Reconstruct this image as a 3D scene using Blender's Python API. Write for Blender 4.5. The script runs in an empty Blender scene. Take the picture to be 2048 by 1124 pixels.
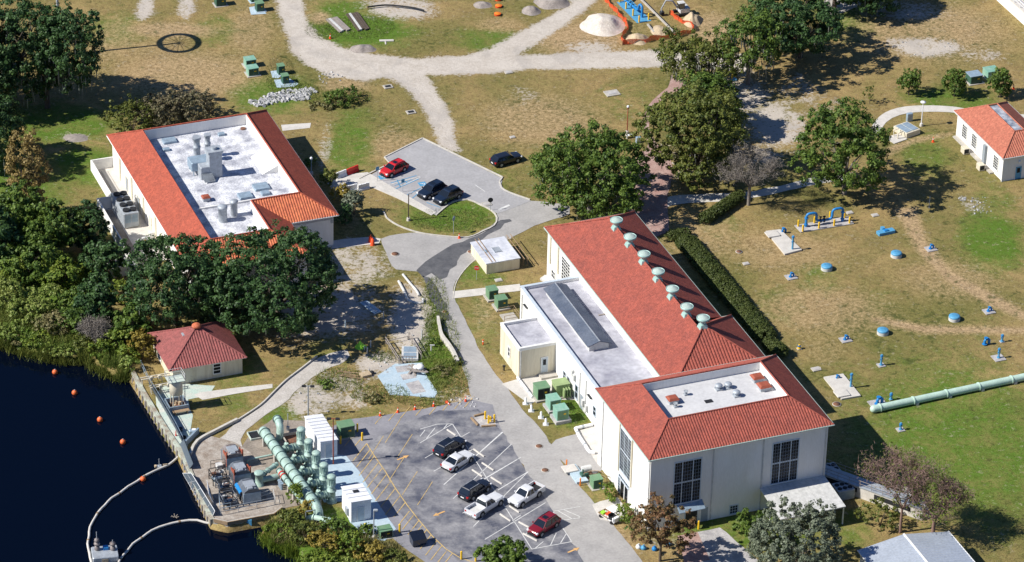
import bpy, bmesh, math, random
import numpy as np
from mathutils import Vector, Matrix, noise
from mathutils.geometry import tessellate_polygon
R=math.radians
SC=bpy.context.scene; COL=SC.collection
# ---------------- camera, sky, sun, exposure ----------------
FPX=7566.; PIT=R(30.5236); ROL=R(1.4545); HD=R(21.775); CH=265.; PW,PH=2048.,1124.
_fw=Vector((0,math.cos(PIT),-math.sin(PIT))); _rt=Vector((1,0,0)); _up=_rt.cross(_fw)
CX=_rt*math.cos(ROL)+_up*math.sin(ROL); CY=_up*math.cos(ROL)-_rt*math.sin(ROL); CZ=_fw
CAM=Vector((0,-CH/math.tan(PIT),CH))
cd=bpy.data.cameras.new('camera'); co=bpy.data.objects.new('camera',cd); COL.objects.link(co)
cd.sensor_width=36; cd.lens=FPX/PW*36; cd.clip_start=1; cd.clip_end=6000
m=Matrix((CX,CY,-CZ)).transposed().to_4x4(); m.translation=CAM; co.matrix_world=m
SC.camera=co
SUN_EL=R(41.5); SH=R(16)            # shadows run towards SH (from +x, counter-clockwise)
w=bpy.data.worlds.new('World'); SC.world=w; w.use_nodes=True
nt=w.node_tree; sky=nt.nodes.new('ShaderNodeTexSky'); sky.sky_type='NISHITA'; sky.sun_disc=False
sky.ozone_density=3.5; sky.dust_density=.3; sky.sun_elevation=SUN_EL; sky.sun_rotation=math.atan2(-math.cos(SH),-math.sin(SH))
bg=nt.nodes['Background']; bg.inputs['Strength'].default_value=0.05
tn=nt.nodes.new('ShaderNodeMix'); tn.data_type='RGBA'; tn.blend_type='MULTIPLY'; tn.inputs[0].default_value=1; tn.inputs[7].default_value=(.80,1.0,1.35,1); nt.links.new(sky.outputs[0],tn.inputs[6]); nt.links.new(tn.outputs[2],bg.inputs[0])
sl=bpy.data.lights.new('sun','SUN'); sl.energy=5.0; sl.angle=R(0.5); sl.color=(1,.955,.88)
so=bpy.data.objects.new('sun',sl); COL.objects.link(so)
sd=Vector((math.cos(SH)*math.cos(SUN_EL),math.sin(SH)*math.cos(SUN_EL),-math.sin(SUN_EL)))
so.rotation_euler=sd.to_track_quat('-Z','Y').to_euler()
vs=SC.view_settings; vs.view_transform='Standard'; vs.look='None'; vs.gamma=1; vs.use_curve_mapping=False; vs.exposure=0.43

# ---------------- coordinates ----------------
UA=Vector((math.cos(HD),math.sin(HD),0)); VB=Vector((-math.sin(HD),math.cos(HD),0))
def g(px,py,z=0.):
    d=CX*((px-PW/2)/FPX)-CY*((py-PH/2)/FPX)+CZ
    return CAM+d*((z-CAM.z)/d.z)
def ab(a,b,z=0.): return UA*a+VB*b+Vector((0,0,z))
def sc(px,py): return FPX/((g(px,py)-CAM).dot(CZ))
def gp(px,py,yw):            # point on the ray at world y = yw (height of things standing at that y)
    d=CX*((px-PW/2)/FPX)-CY*((py-PH/2)/FPX)+CZ
    return CAM+d*((yw-CAM.y)/d.y)
# ---------------- materials ----------------
def mat(name,c,rough=.7,metal=0,var=.25,scale=1.2,bump=.0,c2=None,spec=.4,fine=.12,world=False,streak=0):
    m=bpy.data.materials.new(name); m.use_nodes=True; n=m.node_tree; p=n.nodes['Principled BSDF']; L=n.links.new
    p.inputs['Roughness'].default_value=rough; p.inputs['Metallic'].default_value=metal
    p.inputs['Specular IOR Level'].default_value=spec
    tc=n.nodes.new('ShaderNodeTexCoord') if not world else n.nodes.new('ShaderNodeNewGeometry')
    src=tc.outputs['Position'] if world else tc.outputs['Object']
    if streak:
        mp=n.nodes.new('ShaderNodeMapping'); mp.inputs['Scale'].default_value=(1,1,streak); L(src,mp.inputs['Vector']); src=mp.outputs[0]
    n1=n.nodes.new('ShaderNodeTexNoise'); n1.inputs['Scale'].default_value=scale; n1.inputs['Detail'].default_value=6; n1.inputs['Roughness'].default_value=.65
    L(src,n1.inputs['Vector'])
    rp=n.nodes.new('ShaderNodeMapRange'); rp.inputs[1].default_value=.35; rp.inputs[2].default_value=.68; L(n1.outputs[0],rp.inputs[0])
    mx=n.nodes.new('ShaderNodeMix'); mx.data_type='RGBA'
    cc=c2 if c2 else tuple(x*(1-var) for x in c)
    mx.inputs[6].default_value=(*c,1); mx.inputs[7].default_value=(*cc,1); L(rp.outputs[0],mx.inputs[0])
    n2=n.nodes.new('ShaderNodeTexNoise'); n2.inputs['Scale'].default_value=scale*9; n2.inputs['Detail'].default_value=4; L(src,n2.inputs['Vector'])
    hv=n.nodes.new('ShaderNodeHueSaturation'); mr=n.nodes.new('ShaderNodeMapRange')
    mr.inputs[1].default_value=.3; mr.inputs[2].default_value=.7; mr.inputs[3].default_value=1-fine; mr.inputs[4].default_value=1+fine
    L(n2.outputs[0],mr.inputs[0]); L(mr.outputs[0],hv.inputs['Value']); L(mx.outputs[2],hv.inputs['Color']); L(hv.outputs[0],p.inputs['Base Color'])
    if bump:
        b=n.nodes.new('ShaderNodeBump'); b.inputs['Strength'].default_value=bump; b.inputs['Distance'].default_value=.05; L(n2.outputs[0],b.inputs['Height']); L(b.outputs[0],p.inputs['Normal'])
    return m
def leafmat(name,c,c2,tr=.25):
    m=bpy.data.materials.new(name); m.use_nodes=True; n=m.node_tree; p=n.nodes['Principled BSDF']; L=n.links.new
    g_=n.nodes.new('ShaderNodeNewGeometry'); rm=n.nodes.new('ShaderNodeMix'); rm.data_type='RGBA'
    n1=n.nodes.new('ShaderNodeTexNoise'); n1.inputs['Scale'].default_value=.45; n1.inputs['Detail'].default_value=3; L(g_.outputs['Position'],n1.inputs['Vector'])
    ma=n.nodes.new('ShaderNodeMath'); ma.operation='ADD'; L(n1.outputs[0],ma.inputs[0])
    mm=n.nodes.new('ShaderNodeMath'); mm.operation='MULTIPLY_ADD'; L(g_.outputs['Random Per Island'],mm.inputs[0]); mm.inputs[1].default_value=.5; mm.inputs[2].default_value=-.25; L(mm.outputs[0],ma.inputs[1])
    mr=n.nodes.new('ShaderNodeMapRange'); mr.inputs[1].default_value=.25; mr.inputs[2].default_value=.75; L(ma.outputs[0],mr.inputs[0])
    rm.inputs[6].default_value=(*c,1); rm.inputs[7].default_value=(*c2,1); L(mr.outputs[0],rm.inputs[0]); L(rm.outputs[2],p.inputs['Base Color'])
    p.inputs['Roughness'].default_value=.55; p.inputs['Specular IOR Level'].default_value=.3
    if tr:
        t=n.nodes.new('ShaderNodeBsdfTranslucent'); L(rm.outputs[2],t.inputs['Color']); ms=n.nodes.new('ShaderNodeMixShader'); ms.inputs[0].default_value=tr
        L(p.outputs[0],ms.inputs[1]); L(t.outputs[0],ms.inputs[2]); L(ms.outputs[0],n.nodes['Material Output'].inputs[0])
    return m
MT={}
def M_(k,*a,**kw):
    MT[k]=mat(k,*a,**kw); return MT[k]
M_('stucco',(.80,.79,.76),.85,scale=.8,fine=.04,c2=(.74,.72,.67),streak=.2)
M_('stucco_white',(.80,.79,.76),.85,scale=.8,fine=.04,c2=(.72,.71,.68),streak=.2)
M_('cream',(.72,.66,.52),.85,scale=1.5,fine=.05,c2=(.55,.49,.36),streak=.12)
M_('tile_main',(.345,.084,.056),.82,var=.3,scale=.7,fine=.2,c2=(.26,.068,.050))
M_('tile_orange',(.41,.092,.052),.82,var=.25,scale=.8,fine=.16,c2=(.32,.075,.045))
M_('tile_clay',(.60,.18,.075),.75,var=.25,scale=.8,fine=.2,c2=(.45,.11,.055))
M_('tile_pink',(.30,.088,.08),.8,var=.3,scale=1.2,fine=.2,c2=(.23,.075,.068))
M_('tile_salmon',(.46,.16,.10),.8,var=.25,scale=1.2,fine=.14,c2=(.38,.12,.075))
M_('membrane',(.70,.71,.74),.8,var=.4,scale=.28,fine=.1,c2=(.42,.44,.50))
M_('membrane_stain',(.74,.75,.77),.8,scale=.5,fine=.3,c2=(.24,.25,.30))
M_('roof_grey',(.50,.50,.54),.85,scale=.3,fine=.12,c2=(.22,.22,.26))
M_('roof_annex',(.50,.50,.54),.85,scale=.16,fine=.14,c2=(.21,.21,.26))
M_('roof_slate',(.065,.085,.125),.8,scale=.5,fine=.18,c2=(.12,.14,.18))
M_('gutter',(.42,.52,.47),.6,var=.2)
M_('glass',(.006,.011,.02),.2,var=.3,spec=.25)
M_('muntin',(.16,.20,.25),.6,var=.15)
M_('glass_car',(.01,.014,.02),.05,var=.1,spec=.8)
M_('frame_blue',(.55,.62,.68),.6,var=.15)
M_('frame_white',(.78,.78,.76),.6,var=.1)
M_('door_blue',(.22,.36,.52),.5,var=.1)
M_('door_grey',(.3,.34,.38),.5,var=.15)
M_('dark',(.02,.022,.026),.7,var=.3)
M_('rubber',(.018,.018,.02),.85,var=.3)
M_('metal',(.55,.56,.57),.4,.7,var=.25,scale=2)
M_('steel_dark',(.17,.19,.22),.5,.3,var=.4,scale=2)
M_('galv',(.46,.50,.54),.55,.3,var=.3,scale=1.5)
M_('steel_blue',(.33,.43,.52),.5,.2,var=.3,scale=1.5)
M_('vent_green',(.30,.50,.46),.45,.2,var=.3,scale=2,c2=(.45,.60,.55))
M_('pipe_teal',(.38,.53,.48),.5,scale=1.3,c2=(.26,.35,.29),fine=.25,bump=.1)
M_('flange_teal',(.20,.29,.26),.6,var=.3)
M_('pipe_dark',(.10,.17,.15),.6,var=.3)
M_('pipe_pale',(.50,.66,.56),.5,var=.2,scale=.8,c2=(.40,.54,.46))
M_('blue',(.02,.22,.55),.4,var=.25,scale=3)
M_('blue_light',(.10,.34,.56),.45,var=.25,scale=3)
M_('cab_green',(.12,.24,.13),.6,var=.25,scale=1.2,c2=(.17,.27,.16))
M_('cab_teal',(.17,.36,.27),.6,var=.3,scale=1.2,c2=(.27,.42,.34))
M_('cab_olive',(.27,.36,.16),.5,var=.2)
M_('cab_dark',(.045,.12,.085),.5,var=.3)
M_('yellow',(.80,.50,.02),.5,var=.12)
M_('orange',(.80,.22,.02),.6,var=.15)
M_('cone',(.85,.09,.02),.6,var=.1)
M_('buoy',(.75,.15,.04),.5,var=.2,scale=2)
M_('red',(.62,.03,.02),.45,var=.15)
M_('red_rust',(.35,.09,.05),.7,var=.3,scale=3)
M_('rust',(.22,.10,.055),.85,var=.5,scale=3,c2=(.10,.055,.04))
M_('white',(.80,.80,.80),.5,var=.08)
M_('white_old',(.62,.62,.60),.7,var=.3,scale=2)
M_('concrete',(.47,.44,.39),.9,var=.25,scale=.9,fine=.14,bump=.1)
M_('concrete_pale',(.60,.57,.52),.9,var=.2,scale=.9,fine=.1)
M_('concrete_blue',(.36,.47,.55),.9,var=.2,scale=.5,fine=.1,c2=(.44,.53,.58))
M_('concrete_mint',(.40,.52,.46),.9,scale=.7,fine=.15,c2=(.55,.54,.48))
M_('concrete_dark',(.20,.17,.14),.9,scale=.5,fine=.2,c2=(.34,.29,.24))
M_('concrete_slab',(.50,.48,.46),.9,scale=.7,fine=.2,c2=(.27,.26,.27))
M_('kerb',(.58,.55,.49),.9,var=.25,scale=1.5)
M_('bark',(.11,.085,.065),.95,var=.4,scale=3)
M_('bark_pale',(.25,.22,.19),.95,var=.4,scale=3)
M_('wood',(.36,.25,.15),.85,var=.35,scale=3)
M_('wood_grey',(.33,.29,.26),.85,var=.35,scale=3)
M_('rock',(.50,.50,.50),.9,var=.4,scale=1.5,bump=.2)
M_('sandpile',(.66,.60,.53),.95,scale=.8,fine=.2,c2=(.5,.44,.37),bump=.4)
M_('dirtpile',(.33,.29,.26),.95,scale=.8,fine=.25,c2=(.22,.19,.17),bump=.4)
M_('sandpile_tan',(.52,.41,.27),.95,scale=.8,fine=.2,bump=.3)
M_('paint_white',(.72,.72,.72),.7,var=.25,scale=2,world=True)
M_('roof_metal',(.50,.55,.62),.4,.3,var=.12,scale=.4)
M_('shed_white',(.78,.79,.82),.5,var=.08,scale=.5)
M_('bag_green',(.35,.75,.05),.6,var=.2)
M_('tank_cream',(.66,.60,.47),.6,var=.2,scale=1.5)
M_('truck_white',(.62,.63,.65),.25,var=.02,fine=.01,spec=.6)
M_('car_black',(.012,.016,.028),.18,var=.02,fine=.01,spec=.7)
M_('car_navy',(.012,.022,.045),.18,var=.02,fine=.01,spec=.7)
M_('car_red',(.52,.018,.022),.2,var=.02,fine=.01,spec=.6)
M_('car_maroon',(.20,.012,.022),.2,var=.02,fine=.01,spec=.6)
M_('lamp_red',(.4,.01,.01),.2,var=.02)
M_('lamp_clear',(.75,.77,.8),.1,var=.02,spec=.8)
# ---------------- mesh builder ----------------
class MB:
    def __init__(s,off=(0,0,0)): s.v=[]; s.f=[]; s.sm=[]; s.M=Matrix.Translation(off); s.base=s.M.copy()
    def at(s,loc,rz=0): s.M=s.base@Matrix.Translation(loc)@Matrix.Rotation(rz,4,'Z'); return s
    def reset(s): s.M=s.base.copy(); return s
    def add(s,vs,fs,sm=False):
        o=len(s.v); s.v+= [tuple(s.M@Vector(p)) for p in vs]; s.f+=[tuple(i+o for i in f) for f in fs]; s.sm+=[sm]*len(fs); return s
    def box(s,x0,x1,y0,y1,z0,z1,bv=0):
        if bv<=0: return s.add([(x0,y0,z0),(x1,y0,z0),(x1,y1,z0),(x0,y1,z0),(x0,y0,z1),(x1,y0,z1),(x1,y1,z1),(x0,y1,z1)],[(0,3,2,1),(4,5,6,7),(0,1,5,4),(1,2,6,5),(2,3,7,6),(3,0,4,7)])
        b=bv; pts=[(x0+b,y0),(x1-b,y0),(x1,y0+b),(x1,y1-b),(x1-b,y1),(x0+b,y1),(x0,y1-b),(x0,y0+b)]
        cx,cy=(x0+x1)/2,(y0+y1)/2
        vs=[(x,y,z0) for x,y in pts]+[(x,y,z1-b) for x,y in pts]+[(x+(b if x<cx else -b)*.7,y+(b if y<cy else -b)*.7,z1) for x,y in pts]
        fs=[tuple(range(7,-1,-1)),tuple(range(16,24))]
        for k in (0,8):
            for i in range(8): j=(i+1)%8; fs.append((k+i,k+j,k+8+j,k+8+i))
        return s.add(vs,fs)
    def prism(s,poly,z0,z1):
        n=len(poly)
        A=sum(poly[i][0]*poly[(i+1)%n][1]-poly[(i+1)%n][0]*poly[i][1] for i in range(n))
        if A<0: poly=poly[::-1]
        tr=tessellate_polygon([[Vector((x,y,0)) for x,y in poly]])
        vs=[(x,y,z0) for x,y in poly]+[(x,y,z1) for x,y in poly]; fs=[]
        for a,b,c in tr:
            p=[poly[i] for i in (a,b,c)]
            ar=(p[1][0]-p[0][0])*(p[2][1]-p[0][1])-(p[2][0]-p[0][0])*(p[1][1]-p[0][1])
            if ar<0: a,b,c=a,c,b
            fs.append((a+n,b+n,c+n)); fs.append((c,b,a))
        for i in range(n): j=(i+1)%n; fs.append((i,j,j+n,i+n))
        return s.add(vs,fs)
    def cyl(s,p0,p1,r,r2=None,n=12,sm=True):
        p0=Vector(p0);p1=Vector(p1); r2=r if r2 is None else r2
        d=(p1-p0).normalized(); u=d.orthogonal().normalized(); v=d.cross(u)
        a=[p0+(u*math.cos(2*math.pi*i/n)+v*math.sin(2*math.pi*i/n))*r for i in range(n)]
        b=[p1+(u*math.cos(2*math.pi*i/n)+v*math.sin(2*math.pi*i/n))*r2 for i in range(n)]
        s.add(a+b,[(i,(i+1)%n,(i+1)%n+n,i+n) for i in range(n)],sm)
        s.add(a,[tuple(range(n-1,-1,-1))]); return s.add(b,[tuple(range(n))])
    def tube(s,pts,r,n=8,r2=None):
        pts=[Vector(p) for p in pts]; N=len(pts); rings=[]; u=None
        for i,p in enumerate(pts):
            d=(pts[min(i+1,N-1)]-pts[max(i-1,0)]).normalized()
            u=d.orthogonal().normalized() if u is None else (u-d*u.dot(d)).normalized()
            v=d.cross(u); rr=r if r2 is None else r+(r2-r)*i/(N-1)
            rings+=[p+(u*math.cos(2*math.pi*k/n)+v*math.sin(2*math.pi*k/n))*rr for k in range(n)]
        fs=[]
        for i in range(N-1):
            for k in range(n): j=(k+1)%n; fs.append((i*n+k,i*n+j,(i+1)*n+j,(i+1)*n+k))
        s.add(rings,fs,True); s.add(rings[:n],[tuple(range(n-1,-1,-1))]); return s.add(rings[-n:],[tuple(range(n))])
    def lathe(s,prof,n=16,c=(0,0,0)):
        c=Vector(c); vs=[]; fs=[]
        for r,z in prof: vs+=[c+Vector((r*math.cos(2*math.pi*k/n),r*math.sin(2*math.pi*k/n),z)) for k in range(n)]
        for i in range(len(prof)-1):
            for k in range(n): j=(k+1)%n; fs.append((i*n+k,i*n+j,(i+1)*n+j,(i+1)*n+k))
        s.add(vs,fs,True); s.add(vs[:n],[tuple(range(n-1,-1,-1))]); return s.add(vs[-n:],[tuple(range(n))])
    def sph(s,c,r,sz=1,n=12):
        pr=[(max(r*math.sin(t),.001),-r*sz*math.cos(t)) for t in [math.pi*i/8 for i in range(9)]]
        return s.lathe(pr,n,c)
    def build(s,name,m,parent=None,loc=None,rz=0):
        me=bpy.data.meshes.new(name); me.from_pydata(s.v,[],s.f); me.polygons.foreach_set('use_smooth',s.sm); me.update()
        if isinstance(m,str): m=MT[m]
        me.materials.append(m); o=bpy.data.objects.new(name,me); COL.objects.link(o)
        if parent: o.parent=parent
        if loc is not None: o.location=loc
        if rz: o.rotation_euler.z=rz
        return o
def tag(o,label=None,cat=None,group=None,kind=None):
    if label: o['label']=label
    if cat: o['category']=cat
    if group: o['group']=group
    if kind: o['kind']=kind
    return o
def thing(name,label,cat,loc,rz=HD,group=None):
    o=bpy.data.objects.new(name,None); COL.objects.link(o); o.location=loc; o.rotation_euler.z=rz; o.empty_display_size=.2
    return tag(o,label,cat,group)
def children(o,_c={}): return [c for c in bpy.data.objects if c.parent==o]
def dup(root,loc,rz=None,label=None,group=None):
    r=root.copy(); COL.objects.link(r); r.location=loc
    if rz is not None: r.rotation_euler.z=rz
    if label: r['label']=label
    if group: r['group']=group
    for ch in children(root):
        c=ch.copy(); COL.objects.link(c); c.parent=r
        for h in children(ch):
            d=h.copy(); COL.objects.link(d); d.parent=c
    return r
def smooth(pts,step=1.0,closed=True):
    n=len(pts); out=[]
    rng=range(n) if closed else range(n-1)
    for i in rng:
        P=[pts[(i-1)%n] if closed else pts[max(i-1,0)],pts[i],pts[(i+1)%n] if closed else pts[i+1],pts[(i+2)%n] if closed else pts[min(i+2,n-1)]]
        k=max(1,int((P[2]-P[1]).length/step))
        for j in range(k):
            t=j/k
            out.append(.5*((2*P[1])+(P[2]-P[0])*t+(2*P[0]-5*P[1]+4*P[2]-P[3])*t*t+(3*P[1]-P[0]-3*P[2]+P[3])*t**3))
    if not closed: out.append(pts[-1])
    return out
def densify(pts,step,closed=True):
    out=[]; n=len(pts)
    for i in range(n if closed else n-1):
        a,b=pts[i],pts[(i+1)%n]; k=max(1,int((b-a).length/step))
        out+=[a+(b-a)*(j/k) for j in range(k)]
    return out
def sheet(name,px,m,z,curve=True,jit=0.,thick=0.,parent=None,raw=False,seed=1):
    pts=[Vector(p) if raw else g(*p) for p in px]
    pts=smooth(pts,1.2) if curve else densify(pts,1.2)
    if jit:
        for i,p in enumerate(pts):
            q=p*.9; p.x+=jit*noise.noise(q+Vector((seed*7,0,0)))*2; p.y+=jit*noise.noise(q+Vector((0,seed*9,3)))*2
    mb=MB()
    if thick: mb.prism([(p.x,p.y) for p in pts],z-thick,z)
    else:
        tr=tessellate_polygon([[Vector((p.x,p.y,0)) for p in pts]]); fs=[]
        for a,b,c in tr:
            ar=(pts[b].x-pts[a].x)*(pts[c].y-pts[a].y)-(pts[c].x-pts[a].x)*(pts[b].y-pts[a].y)
            fs.append((a,b,c) if ar>0 else (a,c,b))
        mb.add([(p.x,p.y,z) for p in pts],fs)
    o=mb.build(name,m,parent)
    if not parent: o['kind']='structure'
    return o
def strip(mb,p0,p1,w,z):
    d=(p1-p0); d.z=0; d.normalize(); n=Vector((-d.y,d.x,0))*w/2
    mb.add([(q.x,q.y,z) for q in (p0-n,p1-n,p1+n,p0+n)],[(0,1,2,3)])
def ribbon(mb,pts,w,z0,z1):
    """solid low wall / kerb following points"""
    N=len(pts); L=[];Rr=[]
    for i,p in enumerate(pts):
        d=(pts[min(i+1,N-1)]-pts[max(i-1,0)]); d.z=0; d.normalize(); n=Vector((-d.y,d.x,0))*w/2
        L.append(p+n); Rr.append(p-n)
    vs=[]
    for l,r in zip(L,Rr): vs+=[(r.x,r.y,z0),(l.x,l.y,z0),(l.x,l.y,z1),(r.x,r.y,z1)]
    fs=[(0,3,2,1),(4*N-4,4*N-3,4*N-2,4*N-1)]
    for i in range(N-1):
        for k in range(4): j=(k+1)%4; fs.append((4*i+k,4*i+j,4*i+4+j,4*i+4+k))
    mb.add(vs,fs)
# ---------------- ground ----------------
WATER=[(-60,690),(0,672),(45,690),(130,708),(175,702),(195,722),(240,742),(262,742),(287,781),(330,850),(360,896),(392,965),(428,1040),(455,1046),(545,1030),(560,1040),(530,1058),(545,1075),(600,1095),(622,1124),(640,1180),(640,1400),(-200,1400),(-400,1000),(-300,690)]
wpoly=np.array([(g(*p).x,g(*p).y) for p in WATER])
def sdist(P,poly):           # >0 inside
    n=len(poly); ins=np.zeros(len(P),bool); dm=np.full(len(P),1e9)
    for i in range(n):
        a=poly[i]; b=poly[(i+1)%n]; e=b-a; w_=P-a
        t=np.clip((w_@e)/(e@e),0,1); dm=np.minimum(dm,np.hypot(*(w_-t[:,None]*e).T))
        c=(a[1]>P[:,1])!=(b[1]>P[:,1])
        with np.errstate(divide='ignore',invalid='ignore'): xx=(b[0]-a[0])*(P[:,1]-a[1])/(b[1]-a[1])+a[0]
        ins^=c&(P[:,0]<xx)
    return np.where(ins,dm,-dm)
def mask(P,px,soft=1.5):
    poly=np.array([(g(*p).x,g(*p).y) for p in px]); return np.clip(.5+sdist(P,poly)/(2*soft),0,1)
def ell(P,x,y,rx,ry,s=1.):
    c=g(x,y); k=sc(x,y); ax=rx/k; ay=(g(x,y-ry)-c).length
    d=np.sqrt(((P[:,0]-c.x)/ax)**2+((P[:,1]-c.y)/ay)**2); return s*np.clip(1.6-1.2*d,0,1)
def axis(lo,hi,st,out):
    a=list(np.arange(lo,hi+st/2,st)); s_=st; x=hi
    b=[];
    while x<out: s_*=1.5; x+=s_; b.append(x)
    s_=st; x=lo; c=[]
    while x>-out: s_*=1.5; x-=s_; c.append(x)
    return np.array(c[::-1]+a+b)
xs=axis(-90,100,.55,2500); ys=axis(-80,105,.55,2500)
X,Y=np.meshgrid(xs,ys); P=np.stack([X.ravel(),Y.ravel()],1)
sd_=sdist(P,wpoly); Z=-np.clip(sd_-.15,0,1)*2.6
far=np.clip((np.hypot(P[:,0],P[:,1])-150)/200,0,1)
def mx_(*a): return np.maximum.reduce(a)
SAND=mx_(
 mask(P,[(548,-30),(560,30),(575,70),(585,100),(615,130),(665,155),(730,160),(770,154),(800,165),(840,205),(865,250),(880,290),(915,305),(905,245),(885,200),(860,165),(850,150),(950,148),(1060,138),(1200,137),(1345,133),(1500,145),(1500,110),(1345,100),(1180,105),(1032,112),(1090,75),(1150,35),(1225,-30),(1165,-30),(1140,10),(1060,55),(985,95),(930,112),(830,118),(740,108),(680,95),(640,75),(615,50),(596,-30)],1.3)*1.3,
 ell(P,1850,95,90,22,.8),ell(P,1800,85,40,12,.6),ell(P,1960,110,60,20,.5),ell(P,1550,250,80,58,.75),ell(P,1600,180,60,40,.5),ell(P,1520,310,60,25,.6),ell(P,1480,190,80,50,.7),ell(P,1800,20,110,25,.6),
 ell(P,820,640,50,85,.9),ell(P,640,620,150,70,.75),ell(P,760,730,60,30,.8),ell(P,700,530,110,60,.62),ell(P,620,800,60,50,.75),ell(P,680,760,70,30,.6),
 ell(P,800,15,90,30,.75),ell(P,290,15,22,30,.8),ell(P,372,15,22,30,.75),ell(P,1180,95,60,15,.7),ell(P,900,790,60,20,.5),ell(P,940,805,40,18,.8),ell(P,1950,410,30,20,.5),
 ell(P,650,290,18,60,.55),ell(P,1050,190,45,18,.45),ell(P,870,850,30,10,.0),ell(P,1340,330,60,50,.5),ell(P,640,860,30,20,.5),ell(P,710,800,40,25,.7),ell(P,1640,210,60,30,.4),ell(P,1330,1090,60,30,.35),ell(P,230,150,60,40,.2),ell(P,150,275,40,12,.5))
GREEN=mx_(
 ell(P,720,60,120,42,1.),ell(P,545,190,100,45,.8),ell(P,690,20,80,25,.8),ell(P,1150,20,80,30,.2),ell(P,980,80,90,30,.65),ell(P,1920,880,240,190,.75),ell(P,1985,480,80,70,.85),ell(P,1990,400,60,40,.5),
 ell(P,900,430,120,45,.8),ell(P,960,548,70,45,.6),ell(P,960,640,45,80,.45),ell(P,700,290,60,90,.7),ell(P,870,680,60,130,.85),ell(P,230,60,70,40,.6),ell(P,430,60,60,40,.5),
 ell(P,170,330,90,50,.8),ell(P,120,250,140,50,.8),ell(P,220,420,40,90,.5),ell(P,480,745,60,40,.6),ell(P,450,800,70,40,.5),ell(P,560,830,60,30,.7),ell(P,580,780,60,20,.5),ell(P,1150,340,120,60,.55),ell(P,1000,360,40,30,.5),
 ell(P,1140,820,60,40,.9),ell(P,1190,990,40,30,.5),ell(P,1500,1060,200,60,.7),ell(P,1700,1060,60,50,.6),ell(P,1900,200,120,30,.7),ell(P,1850,310,60,60,.55),ell(P,1640,560,60,40,.45),ell(P,1560,610,80,60,.35),ell(P,1440,450,60,40,.4),
 ell(P,1760,600,60,40,.3),ell(P,1700,760,60,50,.35),ell(P,1960,660,60,40,.3),ell(P,1250,200,90,50,.35),ell(P,1700,20,80,60,.8),ell(P,660,700,60,60,.5),ell(P,750,820,60,20,.4),ell(P,60,600,140,120,1.),ell(P,0,430,160,160,.8),ell(P,650,1070,120,60,1.))
MUD=mx_(
 mask(P,[(1792,418),(1830,415),(1850,480),(1900,540),(1990,590),(2060,630),(2060,645),(1980,610),(1890,560),(1835,500)],1.2)*1.,
 mask(P,[(1740,630),(1850,650),(2060,655),(2060,668),(1850,668),(1740,645)],1.)*.8,
 mask(P,[(1735,310),(1820,275),(1910,262),(1910,270),(1830,288),(1745,330)],.7)*.6,
 ell(P,340,60,120,18,.6),ell(P,370,150,170,55,.55),ell(P,230,80,60,60,.4),ell(P,1400,470,110,60,.4),ell(P,1080,240,140,60,.5),ell(P,1850,60,190,70,.55),ell(P,1160,80,110,40,.6),ell(P,1000,50,60,20,.4),ell(P,1650,620,160,60,.45),ell(P,1900,560,120,50,.4),ell(P,1560,500,140,50,.4),ell(P,790,290,60,40,.45),ell(P,500,60,60,60,.4),ell(P,970,620,30,50,.4),ell(P,1430,60,60,40,.6),ell(P,560,60,10,10,.0),ell(P,540,85,50,35,.15),ell(P,1250,35,0.1+90,60,.25),ell(P,300,115,100,50,.35),ell(P,690,170,60,20,.5),ell(P,720,790,60,40,.3),ell(P,1650,700,50,40,.3),ell(P,1720,520,90,30,.2),ell(P,640,35,25,15,.6),ell(P,1230,1090,50,50,.5),ell(P,540,880,40,30,.0),ell(P,700,430,30,40,.4))
SHL=np.clip(1+sd_/3,0,1)*(sd_<0)   # damp rim along the bank
nx,ny=len(xs),len(ys)
me=bpy.data.meshes.new('ground'); nv=nx*ny
me.vertices.add(nv); me.vertices.foreach_set('co',np.stack([P[:,0],P[:,1],Z],1).astype('f').ravel())
I=np.arange(nv).reshape(ny,nx); q=np.stack([I[:-1,:-1],I[:-1,1:],I[1:,1:],I[1:,:-1]],-1).reshape(-1,4)
me.loops.add(q.size); me.loops.foreach_set('vertex_index',q.ravel().astype('i')); me.polygons.add(len(q))
me.polygons.foreach_set('loop_start',np.arange(0,q.size,4,dtype='i')); me.polygons.foreach_set('loop_total',np.full(len(q),4,'i')); me.update(calc_edges=True)
at=me.color_attributes.new('cover','FLOAT_COLOR','POINT')
at.data.foreach_set('color',np.stack([np.clip(SAND,0,1),np.clip(GREEN,0,1),np.clip(MUD,0,1),np.ones(nv)],1).astype('f').ravel())
gm=bpy.data.materials.new('ground_soil'); gm.use_nodes=True; n=gm.node_tree; L=n.links.new; p=n.nodes['Principled BSDF']; p.inputs['Roughness'].default_value=.95; p.inputs['Specular IOR Level'].default_value=.1
geo=n.nodes.new('ShaderNodeNewGeometry'); attr=n.nodes.new('ShaderNodeVertexColor'); attr.layer_name='cover'; sep=n.nodes.new('ShaderNodeSeparateColor'); L(attr.outputs[0],sep.inputs[0])
def nz(s,d=6,r=.65,dist=0):
    t=n.nodes.new('ShaderNodeTexNoise'); t.inputs['Scale'].default_value=s; t.inputs['Detail'].default_value=d; t.inputs['Roughness'].default_value=r; t.inputs['Distortion'].default_value=dist; L(geo.outputs['Position'],t.inputs['Vector']); return t.outputs[0]
def mrg(x,a,b,c=0,d=1):
    t=n.nodes.new('ShaderNodeMapRange'); t.inputs[1].default_value=a; t.inputs[2].default_value=b; t.inputs[3].default_value=c; t.inputs[4].default_value=d; L(x,t.inputs[0]); return t.outputs[0]
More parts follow.
